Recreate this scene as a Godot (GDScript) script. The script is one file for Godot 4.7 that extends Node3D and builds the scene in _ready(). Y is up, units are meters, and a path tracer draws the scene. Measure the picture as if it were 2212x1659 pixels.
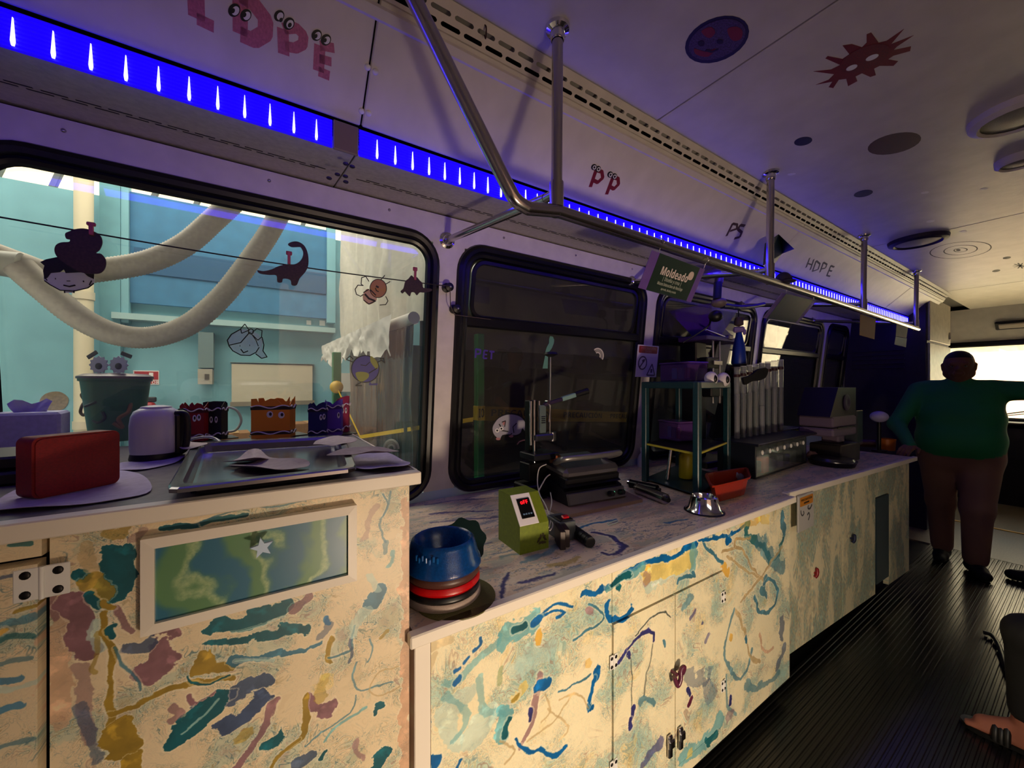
extends Node3D
# A bus fitted out as a recycling workshop. x runs from the window side (negative) to the door side, y is up, the bus runs along -z.
# "s" below is the way forward along the bus (s = -z), "a" the way from the camera to the window side (a = -x).
const F := 831.0
const CX := 1106.0
const CY := 829.5
const CAM_Y := 1.45
const LED_E := 0.03        # each metre of the blue strip
const HALL_E := 17.0       # light of the hall roof
const LAMP_E := 2.9
const WTOP := 0.926        # low worktop
const NTOP := 1.265        # tall counter
const CEIL := 2.37
var turn := atan(1279.0 / 831.0)
var M := {}
var used := {}
var rng := RandomNumberGenerator.new()

# ---------------------------------------------------------------- from a pixel of the photograph to a place on a known surface
func ray(px: float, py: float) -> Vector3:
	var u := (px - CX) / F
	return Vector3(-sin(turn) + u * cos(turn), (CY - py) / F, -(cos(turn) + u * sin(turn)))
func eye() -> Vector3:
	return Vector3(0, CAM_Y, 0)
func at_y(px: float, py: float, y: float) -> Vector3:
	var d := ray(px, py)
	return eye() + d * ((y - CAM_Y) / d.y)
func at_a(px: float, py: float, a: float) -> Vector3:
	var d := ray(px, py)
	return eye() + d * (-a / d.x)
func at_s(px: float, py: float, s: float) -> Vector3:
	var d := ray(px, py)
	return eye() + d * (s / -d.z)
func at_pl(px: float, py: float, p: Vector3, n: Vector3) -> Vector3:
	var d := ray(px, py)
	return eye() + d * ((p - eye()).dot(n) / d.dot(n))
func mpp(p: Vector3) -> float:
	return (p - eye()).dot(Vector3(-sin(turn), 0, -cos(turn))) / F
# the window wall leans inwards towards the top
func wall_a(y: float) -> float:
	return 1.606 - 0.107 * (y - CAM_Y)
func at_wall(px: float, py: float, off := 0.0) -> Vector3:
	return at_pl(px, py, Vector3(-1.606, CAM_Y, 0) + wall_n() * off, wall_n())
func wall_n() -> Vector3:
	return Vector3(1, -0.107, 0).normalized()
func wall_up() -> Vector3:
	return Vector3(0.107, 1, 0).normalized()
func wall_frame(p: Vector3) -> Transform3D:   # x forward along the bus, y up the wall, z into the room
	return Transform3D(Basis(Vector3(0, 0, -1), wall_up(), wall_n()), p)

# ---------------------------------------------------------------- mesh builder
class MB:
	var v := PackedVector3Array()
	var n := PackedVector3Array()
	var t := PackedVector2Array()
	var c := PackedColorArray()
	var tint := Color(1, 1, 1)
	var tinted := false
	func tri(a: Vector3, b: Vector3, d: Vector3, na: Vector3, nb: Vector3, nd: Vector3, ta := Vector2.ZERO, tb := Vector2.ZERO, td := Vector2.ZERO) -> void:
		if (d - a).cross(b - a).dot(na + nb + nd) < 0.0:
			v.append_array(PackedVector3Array([a, d, b])); n.append_array(PackedVector3Array([na, nd, nb])); t.append_array(PackedVector2Array([ta, td, tb]))
		else:
			v.append_array(PackedVector3Array([a, b, d])); n.append_array(PackedVector3Array([na, nb, nd])); t.append_array(PackedVector2Array([ta, tb, td]))
		if tinted:
			c.append_array(PackedColorArray([tint, tint, tint]))
	func quad(a: Vector3, b: Vector3, d: Vector3, e: Vector3, out := Vector3.ZERO) -> void:
		var m := (b - a).cross(e - a)
		if m.length_squared() < 1e-18:
			m = (d - b).cross(e - b)
		m = m.normalized()
		if out != Vector3.ZERO and m.dot(out) < 0:
			m = -m
		tri(a, b, d, m, m, m, Vector2(0, 1), Vector2(1, 1), Vector2(1, 0))
		tri(a, d, e, m, m, m, Vector2(0, 1), Vector2(1, 0), Vector2(0, 0))
	func box(xf: Transform3D, size: Vector3, bev := 0.0) -> void:
		var h := size * 0.5
		bev = minf(bev, minf(h.x, minf(h.y, h.z)) * 0.98)
		for ax in 3:
			for sg in [-1.0, 1.0]:
				var i := (ax + 1) % 3
				var j := (ax + 2) % 3
				var o := Vector3.ZERO; o[ax] = sg
				var p := []
				for k in [[-1, -1], [1, -1], [1, 1], [-1, 1]]:
					var q := Vector3.ZERO
					q[ax] = sg * h[ax]; q[i] = k[0] * (h[i] - bev); q[j] = k[1] * (h[j] - bev)
					p.append(xf * q)
				quad(p[0], p[1], p[2], p[3], xf.basis * o)
		if bev <= 0.0:
			return
		for ax in 3:
			var i := (ax + 1) % 3
			var j := (ax + 2) % 3
			for si in [-1.0, 1.0]:
				for sj in [-1.0, 1.0]:
					var p := []
					for e in [[-1.0, 0], [1.0, 0], [1.0, 1], [-1.0, 1]]:
						var q := Vector3.ZERO
						q[ax] = e[0] * (h[ax] - bev)
						q[i] = si * (h[i] if e[1] == 0 else h[i] - bev)
						q[j] = sj * (h[j] - bev if e[1] == 0 else h[j])
						p.append(xf * q)
					var o := Vector3.ZERO; o[i] = si; o[j] = sj
					quad(p[0], p[1], p[2], p[3], xf.basis * o)
		for sx in [-1.0, 1.0]:
			for sy in [-1.0, 1.0]:
				for sz in [-1.0, 1.0]:
					var k := Vector3(sx, sy, sz)
					var a := xf * (k * Vector3(h.x, h.y - bev, h.z - bev))
					var b := xf * (k * Vector3(h.x - bev, h.y, h.z - bev))
					var d := xf * (k * Vector3(h.x - bev, h.y - bev, h.z))
					var o := (xf.basis * k).normalized()
					tri(a, b, d, o, o, o)
	func bx(center: Vector3, size: Vector3, bev := 0.0, yaw := 0.0) -> void:
		box(Transform3D(Basis(Vector3.UP, yaw), center), size, bev)
	func cyl(p0: Vector3, p1: Vector3, r0: float, r1 := -1.0, seg := 16, cap := true) -> void:
		if r1 < 0:
			r1 = r0
		var d := (p1 - p0).normalized()
		var e1 := d.cross(Vector3.UP if absf(d.y) < 0.9 else Vector3.RIGHT).normalized()
		var e2 := d.cross(e1)
		for k in seg:
			var w0 := TAU * k / seg
			var w1 := TAU * (k + 1) / seg
			var n0 := e1 * cos(w0) + e2 * sin(w0)
			var n1 := e1 * cos(w1) + e2 * sin(w1)
			var a := p0 + n0 * r0
			var b := p0 + n1 * r0
			var g := p1 + n1 * r1
			var h := p1 + n0 * r1
			var tu := Vector2(float(k) / seg, 0); var tw := Vector2(float(k + 1) / seg, 0)
			tri(a, b, g, n0, n1, n1, tu, tw, tw + Vector2(0, 1)); tri(a, g, h, n0, n1, n0, tu, tw + Vector2(0, 1), tu + Vector2(0, 1))
			if cap:
				if r0 > 1e-5: tri(p0, a, b, -d, -d, -d)
				if r1 > 1e-5: tri(p1, g, h, d, d, d)
	func tube(pts: Array, r, seg := 10, cap := true) -> void:
		var m := pts.size()
		var rings := []
		var norms := []
		var e1 := Vector3.ZERO
		for i in m:
			var p: Vector3 = pts[i]
			var d: Vector3 = (pts[min(i + 1, m - 1)] - pts[max(i - 1, 0)]).normalized()
			if i == 0:
				e1 = d.cross(Vector3.UP if absf(d.y) < 0.9 else Vector3.RIGHT).normalized()
			else:
				e1 = (e1 - d * e1.dot(d)).normalized()
			var e2 := d.cross(e1)
			var rr: float = r[i] if r is Array else r
			var ring := PackedVector3Array(); var nn := PackedVector3Array()
			for k in seg:
				var o := e1 * cos(TAU * k / seg) + e2 * sin(TAU * k / seg)
				ring.append(p + o * rr); nn.append(o)
			rings.append(ring); norms.append(nn)
		for i in m - 1:
			for k in seg:
				var l := (k + 1) % seg
				tri(rings[i][k], rings[i][l], rings[i + 1][l], norms[i][k], norms[i][l], norms[i + 1][l])
				tri(rings[i][k], rings[i + 1][l], rings[i + 1][k], norms[i][k], norms[i + 1][l], norms[i + 1][k])
		if cap:
			for e in [0, m - 1]:
				var d: Vector3 = (pts[0] - pts[1]).normalized() if e == 0 else (pts[m - 1] - pts[m - 2]).normalized()
				for k in seg:
					tri(pts[e], rings[e][k], rings[e][(k + 1) % seg], d, d, d)
	func lathe(xf: Transform3D, prof: Array, seg := 28, crease := 0.7) -> void:
		var m := prof.size()
		var sn := []
		for i in m - 1:
			var d: Vector2 = prof[i + 1] - prof[i]
			sn.append(Vector2(d.y, -d.x).normalized())
		for i in m - 1:
			var na: Vector2 = sn[i]; var nb: Vector2 = sn[i]
			if i > 0 and sn[i].dot(sn[i - 1]) > crease: na = (sn[i] + sn[i - 1]).normalized()
			if i < m - 2 and sn[i].dot(sn[i + 1]) > crease: nb = (sn[i] + sn[i + 1]).normalized()
			var p: Vector2 = prof[i]; var q: Vector2 = prof[i + 1]
			for k in seg:
				var w0 := TAU * k / seg; var w1 := TAU * (k + 1) / seg
				var c0 := Vector3(cos(w0), 0, sin(w0)); var c1 := Vector3(cos(w1), 0, sin(w1))
				var a := xf * (c0 * p.x + Vector3.UP * p.y); var b := xf * (c1 * p.x + Vector3.UP * p.y)
				var g := xf * (c1 * q.x + Vector3.UP * q.y); var h := xf * (c0 * q.x + Vector3.UP * q.y)
				var a0 := (xf.basis * (c0 * na.x + Vector3.UP * na.y)).normalized(); var a1 := (xf.basis * (c1 * na.x + Vector3.UP * na.y)).normalized()
				var b0 := (xf.basis * (c0 * nb.x + Vector3.UP * nb.y)).normalized(); var b1 := (xf.basis * (c1 * nb.x + Vector3.UP * nb.y)).normalized()
				var u0 := float(k) / seg; var u1 := float(k + 1) / seg; var v0 := float(i) / (m - 1); var v1 := float(i + 1) / (m - 1)
				if p.x > 1e-6: tri(a, b, g, a0, a1, b1, Vector2(u0, v0), Vector2(u1, v0), Vector2(u1, v1))
				if q.x > 1e-6: tri(a, g, h, a0, b1, b0, Vector2(u0, v0), Vector2(u1, v1), Vector2(u0, v1))
	# a flat outline in local x, y pushed out from z = 0 to z = depth
	func prism(xf: Transform3D, poly: PackedVector2Array, depth: float, smooth := false) -> void:
		var idx := Geometry2D.triangulate_polygon(poly)
		var zn := xf.basis.z.normalized()
		var lo := poly[0]; var hi := poly[0]
		for p in poly:
			lo = lo.min(p); hi = hi.max(p)
		var ext := hi - lo
		for k in range(0, idx.size(), 3):
			var q := [poly[idx[k]], poly[idx[k + 1]], poly[idx[k + 2]]]
			var uv := []
			for p in q:
				uv.append(Vector2((p.x - lo.x) / maxf(ext.x, 1e-6), 1.0 - (p.y - lo.y) / maxf(ext.y, 1e-6)))
			tri(xf * Vector3(q[0].x, q[0].y, depth), xf * Vector3(q[1].x, q[1].y, depth), xf * Vector3(q[2].x, q[2].y, depth), zn, zn, zn, uv[0], uv[1], uv[2])
			if depth > 1e-6:
				tri(xf * Vector3(q[0].x, q[0].y, 0), xf * Vector3(q[1].x, q[1].y, 0), xf * Vector3(q[2].x, q[2].y, 0), -zn, -zn, -zn, uv[0], uv[1], uv[2])
		if depth <= 1e-6:
			return
		var m := poly.size()
		var cw := 1.0 if Geometry2D.is_polygon_clockwise(poly) else -1.0
		for i in m:
			var a := poly[i]; var b := poly[(i + 1) % m]
			var e := (b - a).normalized()
			var o := Vector2(e.y, -e.x) * -cw
			var n0 := o; var n1 := o
			if smooth:
				var z := (a - poly[(i + m - 1) % m]).normalized(); var y := (poly[(i + 2) % m] - b).normalized()
				var o0 := Vector2(z.y, -z.x) * -cw; var o1 := Vector2(y.y, -y.x) * -cw
				if o0.dot(o) > 0.6: n0 = (o0 + o).normalized()
				if o1.dot(o) > 0.6: n1 = (o1 + o).normalized()
			var g0 := (xf.basis * Vector3(n0.x, n0.y, 0)).normalized(); var g1 := (xf.basis * Vector3(n1.x, n1.y, 0)).normalized()
			var p0 := xf * Vector3(a.x, a.y, 0); var p1 := xf * Vector3(b.x, b.y, 0); var p2 := xf * Vector3(b.x, b.y, depth); var p3 := xf * Vector3(a.x, a.y, depth)
			tri(p0, p1, p2, g0, g1, g1); tri(p0, p2, p3, g0, g1, g0)
	func ball(xf: Transform3D, seg := 16, rings := 10, from := 0.0, to := 1.0) -> void:
		var bi := xf.basis.inverse().transposed()
		for i in rings:
			var f0 := PI * lerpf(from, to, float(i) / rings); var f1 := PI * lerpf(from, to, float(i + 1) / rings)
			for k in seg:
				var w0 := TAU * k / seg; var w1 := TAU * (k + 1) / seg
				var q := [Vector3(sin(f0) * cos(w0), cos(f0), sin(f0) * sin(w0)), Vector3(sin(f0) * cos(w1), cos(f0), sin(f0) * sin(w1)), Vector3(sin(f1) * cos(w1), cos(f1), sin(f1) * sin(w1)), Vector3(sin(f1) * cos(w0), cos(f1), sin(f1) * sin(w0))]
				var nn := []
				for p in q: nn.append((bi * p).normalized())
				if f0 > 1e-4: tri(xf * q[0], xf * q[1], xf * q[2], nn[0], nn[1], nn[2])
				if f1 < PI - 1e-4: tri(xf * q[0], xf * q[2], xf * q[3], nn[0], nn[2], nn[3])
	func orb(p: Vector3, r: float, seg := 14, rings := 9) -> void:
		ball(Transform3D(Basis.from_scale(Vector3(r, r, r)), p), seg, rings)
	# grid of points rows x cols, smooth
	func grid(pts: Array, cols: int, out := Vector3.ZERO) -> void:
		var rows := pts.size() / cols
		var nn := []
		for i in rows:
			for j in cols:
				var du: Vector3 = pts[i * cols + mini(j + 1, cols - 1)] - pts[i * cols + maxi(j - 1, 0)]
				var dv: Vector3 = pts[mini(i + 1, rows - 1) * cols + j] - pts[maxi(i - 1, 0) * cols + j]
				var m := du.cross(dv).normalized()
				if out != Vector3.ZERO and m.dot(out) < 0: m = -m
				nn.append(m)
		for i in rows - 1:
			for j in cols - 1:
				var a := i * cols + j; var b := a + 1; var d := a + cols + 1; var e := a + cols
				var ta := Vector2(float(j) / (cols - 1), float(i) / (rows - 1)); var tb := Vector2(float(j + 1) / (cols - 1), float(i) / (rows - 1))
				var td := Vector2(float(j + 1) / (cols - 1), float(i + 1) / (rows - 1)); var te := Vector2(float(j) / (cols - 1), float(i + 1) / (rows - 1))
				tri(pts[a], pts[b], pts[d], nn[a], nn[b], nn[d], ta, tb, td); tri(pts[a], pts[d], pts[e], nn[a], nn[d], nn[e], ta, td, te)
	func add_mesh(src: Mesh, xf: Transform3D) -> void:
		for si in src.get_surface_count():
			var arr := src.surface_get_arrays(si)
			var vs: PackedVector3Array = arr[Mesh.ARRAY_VERTEX]; var ns: PackedVector3Array = arr[Mesh.ARRAY_NORMAL]
			var ix: PackedInt32Array = arr[Mesh.ARRAY_INDEX] if arr[Mesh.ARRAY_INDEX] != null else PackedInt32Array(range(vs.size()))
			for k in range(0, ix.size(), 3):
				tri(xf * vs[ix[k]], xf * vs[ix[k + 1]], xf * vs[ix[k + 2]], (xf.basis * ns[ix[k]]).normalized(), (xf.basis * ns[ix[k + 1]]).normalized(), (xf.basis * ns[ix[k + 2]]).normalized())
	func mesh(inv := Transform3D.IDENTITY) -> ArrayMesh:
		var arr := []
		arr.resize(Mesh.ARRAY_MAX)
		if inv != Transform3D.IDENTITY:
			for i in v.size():
				v[i] = inv * v[i]; n[i] = (inv.basis * n[i]).normalized()
		arr[Mesh.ARRAY_VERTEX] = v; arr[Mesh.ARRAY_NORMAL] = n; arr[Mesh.ARRAY_TEX_UV] = t
		if tinted: arr[Mesh.ARRAY_COLOR] = c
		var m := ArrayMesh.new()
		m.add_surface_from_arrays(Mesh.PRIMITIVE_TRIANGLES, arr)
		return m

# ---------------------------------------------------------------- things, parts, labels
func numbered(called: String) -> String:
	if not used.has(called):
		used[called] = 0
		return called
	used[called] += 1
	return "%s_%03d" % [called, used[called]]
func thing(called: String, label: String, category: String, at := Vector3.ZERO, yaw := 0.0, group := "") -> Node3D:
	var o := Node3D.new()
	o.name = numbered(called)
	add_child(o)
	o.position = at; o.rotation.y = yaw
	tag(o, label, category, group)
	return o
func tag(o: Node, label: String, category: String, group := "") -> void:
	if label: o.set_meta("label", label)
	if category: o.set_meta("category", category)
	if group: o.set_meta("group", group)
func part(p: Node3D, called: String, b: MB, m: Material, label := "") -> MeshInstance3D:
	var o := MeshInstance3D.new()
	o.name = called
	o.mesh = b.mesh()
	o.material_override = m
	p.add_child(o, true)
	if label: o.set_meta("label", label)
	return o
# the same for a shape laid out in the room's own coordinates
func wpart(p: Node3D, called: String, b: MB, m: Material, label := "") -> MeshInstance3D:
	var o := MeshInstance3D.new()
	o.name = called
	var xf := p.transform
	if p.get_parent() is Node3D and p.get_parent() != self: xf = p.get_parent().transform * xf
	o.mesh = b.mesh(xf.affine_inverse())
	o.material_override = m
	p.add_child(o, true)
	if label: o.set_meta("label", label)
	return o
func solo(called: String, label: String, category: String, at: Vector3, b: MB, m: Material, group := "") -> MeshInstance3D:
	var o := MeshInstance3D.new()
	o.name = numbered(called)
	o.position = at
	o.mesh = b.mesh(Transform3D(Basis.IDENTITY, -at))
	o.material_override = m
	add_child(o)
	tag(o, label, category, group)
	return o
func struct_node(called: String) -> Node3D:
	var o := Node3D.new()
	o.name = numbered(called)
	add_child(o)
	o.set_meta("kind", "structure")
	return o
func struct(called: String, b: MB, m: Material) -> MeshInstance3D:
	var o := MeshInstance3D.new()
	o.name = numbered(called)
	o.mesh = b.mesh()
	o.material_override = m
	add_child(o)
	o.set_meta("kind", "structure")
	return o

# ---------------------------------------------------------------- materials
var noise_tex := {}
func noise(freq: float, as_normal := false, bump := 1.0, kind := FastNoiseLite.TYPE_SIMPLEX_SMOOTH, sd := 3, lo := 0.8, hi := 1.0, size := 256) -> NoiseTexture2D:
	var key := "%f %s %f %d %d %f %f %d" % [freq, as_normal, bump, kind, sd, lo, hi, size]
	if noise_tex.has(key): return noise_tex[key]
	var f := FastNoiseLite.new()
	f.noise_type = kind; f.frequency = freq; f.seed = sd; f.fractal_octaves = 4
	var x := NoiseTexture2D.new()
	x.width = size; x.height = size; x.seamless = true; x.noise = f
	if as_normal:
		x.as_normal_map = true; x.bump_strength = bump
	else:
		var g := Gradient.new()
		g.set_color(0, Color(lo, lo, lo)); g.set_color(1, Color(hi, hi, hi))
		x.color_ramp = g
	noise_tex[key] = x
	return x
func mat(col: Color, rough := 0.6, metal := 0.0) -> StandardMaterial3D:
	var m := StandardMaterial3D.new()
	m.albedo_color = col; m.roughness = rough; m.metallic = metal
	return m
func grained(m: StandardMaterial3D, scale := 4.0, lo := 0.82, bump := 0.0, freq := 0.02) -> StandardMaterial3D:
	m.albedo_texture = noise(freq, false, 1.0, FastNoiseLite.TYPE_SIMPLEX_SMOOTH, 3, lo, 1.0)
	if bump > 0.0:
		m.normal_enabled = true; m.normal_texture = noise(freq * 3.0, true, bump); m.normal_scale = 0.5
	m.uv1_triplanar = true; m.uv1_world_triplanar = true; m.uv1_scale = Vector3(scale, scale, scale)
	return m
func glow(col: Color, e: float) -> StandardMaterial3D:
	var m := mat(col, 0.5)
	m.emission_enabled = true; m.emission = col; m.emission_energy_multiplier = e
	return m
func clear(col: Color, alpha: float, rough := 0.02) -> StandardMaterial3D:
	var m := mat(Color(col, alpha), rough)
	m.transparency = BaseMaterial3D.TRANSPARENCY_ALPHA
	return m
func textured(img: Image, rough := 0.5) -> StandardMaterial3D:
	var m := mat(Color.WHITE, rough)
	img.generate_mipmaps()
	m.albedo_texture = ImageTexture.create_from_image(img)
	return m
func poly(a: Array) -> PackedVector2Array:
	var p := PackedVector2Array()
	for k in range(0, a.size(), 2): p.append(Vector2(a[k], a[k + 1]))
	return p
func round_rect(w: float, h: float, r: float, k := 6) -> PackedVector2Array:
	var p := PackedVector2Array()
	for q in 4:
		var c := Vector2((w * 0.5 - r) * (1 if q in [0, 3] else -1), (h * 0.5 - r) * (1 if q < 2 else -1))
		for i in k + 1:
			var w0 := PI * 0.5 * (q + float(i) / k)
			p.append(c + Vector2(cos(w0), sin(w0)) * r)
	return p
func curve(pts: Array, per := 8) -> Array:   # smooth line through points
	var out := []
	var m := pts.size()
	for i in m - 1:
		var p0: Vector3 = pts[max(i - 1, 0)]; var p1: Vector3 = pts[i]; var p2: Vector3 = pts[i + 1]; var p3: Vector3 = pts[min(i + 2, m - 1)]
		for k in per:
			out.append(p1.cubic_interpolate(p2, p0, p3, float(k) / per))
	out.append(pts[m - 1])
	return out
func curve2(a: Array, per := 6, closed := true) -> PackedVector2Array:
	var pts := poly(a)
	var out := PackedVector2Array()
	var m := pts.size()
	for i in (m if closed else m - 1):
		var p0 := pts[(i + m - 1) % m] if closed else pts[maxi(i - 1, 0)]
		var p3 := pts[(i + 2) % m] if closed else pts[mini(i + 2, m - 1)]
		for k in per:
			out.append(pts[i].cubic_interpolate(pts[(i + 1) % m], p0, p3, float(k) / per))
	if not closed: out.append(pts[m - 1])
	return out
# a ring with a shaped section that runs round a rounded rectangle (w x h at its outer edge); prof is a list of (inset, height)
func ring(b: MB, xf: Transform3D, w: float, h: float, r: float, prof: Array) -> void:
	var rows := []
	for q in prof:
		var ins: float = q.x
		rows.append([round_rect(w - 2 * ins, h - 2 * ins, maxf(r - ins, 0.004), 8), q.y])
	var m: int = rows[0][0].size()
	for i in rows.size() - 1:
		var d: Vector2 = prof[i + 1] - prof[i]
		for k in m:
			var l := (k + 1) % m
			var pk: Vector2 = rows[i][0][k]; var pl: Vector2 = rows[i][0][l]; var qk: Vector2 = rows[i + 1][0][k]; var ql: Vector2 = rows[i + 1][0][l]
			var tk: Vector2 = (rows[0][0][l] - rows[0][0][(k + m - 1) % m]).normalized()
			var tl: Vector2 = (rows[0][0][(l + 1) % m] - rows[0][0][k]).normalized()
			var ok := Vector2(tk.y, -tk.x); var ol := Vector2(tl.y, -tl.x)
			var sl := Vector2(d.y, d.x).normalized()    # outward and height share of the normal
			var nk := (xf.basis * Vector3(ok.x * sl.x, ok.y * sl.x, sl.y)).normalized()
			var nl := (xf.basis * Vector3(ol.x * sl.x, ol.y * sl.x, sl.y)).normalized()
			var a := xf * Vector3(pk.x, pk.y, rows[i][1]); var e := xf * Vector3(pl.x, pl.y, rows[i][1])
			var f := xf * Vector3(ql.x, ql.y, rows[i + 1][1]); var g := xf * Vector3(qk.x, qk.y, rows[i + 1][1])
			b.tri(a, e, f, nk, nl, nl); b.tri(a, f, g, nk, nl, nk)
func lettering(txt: String, height: float, depth := 0.002, bold := true, serif := false) -> TextMesh:
	var x := TextMesh.new()
	var f := SystemFont.new()
	f.font_names = PackedStringArray(["Droid Serif" if serif else "Droid Sans"])
	f.font_weight = 700 if bold else 400
	x.font = f; x.text = txt; x.font_size = 64; x.pixel_size = height / 46.0; x.depth = depth; x.curve_step = 2.0
	return x
func area_light(called: String, at: Vector3, towards: Vector3, size: Vector2, col: Color, e: float, up := Vector3.UP) -> AreaLight3D:
	var l := AreaLight3D.new()
	l.name = called
	add_child(l)
	l.look_at_from_position(at, at + towards, up)
	l.area_size = size; l.light_color = col; l.light_energy = e; l.shadow_enabled = true
	l.area_range = 14.0
	return l

# ================================================================ the scene
func _ready() -> void:
	rng.seed = 20240
	camera_and_light()
	make_materials()
	shell()
	windows()
	bus_front()
	warehouse()
	counters()
	led_strip()
	rails()
	ceiling_art()
	duct_letters()
	tall_counter_things()
	window_hangings()
	low_counter_things()
	far_counter_things()
	hung_things()
	people()

func camera_and_light() -> void:
	var cam := Camera3D.new()
	cam.name = "camera"
	add_child(cam)
	cam.position = eye()
	cam.rotation.y = turn
	cam.fov = rad_to_deg(2.0 * atan(829.5 / F))
	cam.near = 0.02
	cam.current = true
	var we := WorldEnvironment.new()
	we.name = "surroundings"
	var env := Environment.new()
	env.tonemap_mode = Environment.TONE_MAPPER_LINEAR
	env.tonemap_exposure = 0.9
	env.sdfgi_enabled = true; env.ssao_enabled = true; env.ssil_enabled = true
	env.background_mode = Environment.BG_SKY
	var sky := Sky.new()
	var sm := ProceduralSkyMaterial.new()
	sm.sky_top_color = Color(0.90, 0.89, 0.84); sm.sky_horizon_color = Color(0.98, 0.94, 0.84)
	sm.ground_bottom_color = Color(0.6, 0.58, 0.54); sm.ground_horizon_color = Color(0.9, 0.92, 0.92)
	sm.sky_energy_multiplier = 2.2; sm.ground_energy_multiplier = 2.2
	sky.sky_material = sm
	env.sky = sky
	we.environment = env
	add_child(we)
	# daylight falls on the yard in front of the bus from high behind it
	var sun := DirectionalLight3D.new()
	sun.name = "sun"
	add_child(sun)
	sun.look_at_from_position(Vector3.ZERO, Vector3(0.18, -1.0, -0.75), Vector3.UP)
	sun.light_energy = 12.0; sun.light_color = Color(1.0, 0.94, 0.80); sun.light_angular_distance = 1.0; sun.shadow_enabled = true
	# work lamp on the door side, translucent roof sheets of the hall, the blue light strip: see work_lamp(), warehouse(), led_strip()

func make_materials() -> void:
	M.cream = grained(mat(Color(0.86, 0.83, 0.79), 0.42), 1.5, 0.9, 0.35, 0.02)
	M.ceil = grained(mat(Color(0.80, 0.78, 0.74), 0.38), 1.2, 0.92, 0.3, 0.02)
	M.soffit = grained(mat(Color(0.80, 0.77, 0.75), 0.45), 3.0, 0.85, 1.2, 0.05)
	M.sill = mat(Color(0.70, 0.78, 0.84), 0.5)
	M.rubber = mat(Color(0.018, 0.018, 0.022), 0.34)
	M.floor = grained(mat(Color(0.10, 0.097, 0.09), 0.26), 6.0, 0.7, 0.25, 0.05)
	M.floor2 = grained(mat(Color(0.46, 0.41, 0.33), 0.4), 5.0, 0.75, 0.8, 0.05)
	M.dark = mat(Color(0.02, 0.02, 0.022), 0.6)
	M.black = mat(Color(0.012, 0.012, 0.014), 0.45)
	M.steel = mat(Color(0.74, 0.72, 0.72), 0.22, 1.0)
	M.chrome = mat(Color(0.85, 0.85, 0.86), 0.1, 1.0)
	M.white = mat(Color(0.88, 0.87, 0.85), 0.45)
	M.glass = clear(Color(0.75, 0.85, 0.85), 0.06, 0.01)
	M.dim_glass = clear(Color(0.28, 0.27, 0.24), 0.25, 0.01)
	M.strip = mat(Color(0.90, 0.86, 0.80), 0.4)
	M.purple = grained(mat(Color(0.17, 0.13, 0.22), 0.55), 2.0, 0.85)

func outline_strip(b: MB, prof: Array, s0: float, s1: float) -> void:   # sheet through points (a, height over the camera) of the cross-section
	for i in prof.size() - 1:
		var p: Vector2 = prof[i]; var q: Vector2 = prof[i + 1]
		b.quad(Vector3(-p.x, CAM_Y + p.y, -s0), Vector3(-p.x, CAM_Y + p.y, -s1), Vector3(-q.x, CAM_Y + q.y, -s1), Vector3(-q.x, CAM_Y + q.y, -s0))
func plate(b: MB, p: Vector2, q: Vector2, s0: float, s1: float, th: float, bev := 0.0) -> void:   # flat panel between two points of the cross-section, its face towards the room
	var u := Vector3(-(q.x - p.x), q.y - p.y, 0)
	var len := u.length()
	u /= len
	var w := Vector3(0, 0, -1)
	var nrm := w.cross(u).normalized()
	var mid := Vector3(-(p.x + q.x) * 0.5, CAM_Y + (p.y + q.y) * 0.5, -(s0 + s1) * 0.5)
	if (eye() - mid).dot(nrm) < 0: nrm = -nrm
	b.box(Transform3D(Basis(w, u, nrm), mid - nrm * th * 0.5), Vector3(absf(s1 - s0), len, th), bev)

const WINS := [[-0.65, 0.64], [0.718, 2.008], [2.10, 3.39], [3.48, 4.77], [4.86, 5.46]]
const WY0 := 0.93
const WY1 := 2.085

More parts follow.
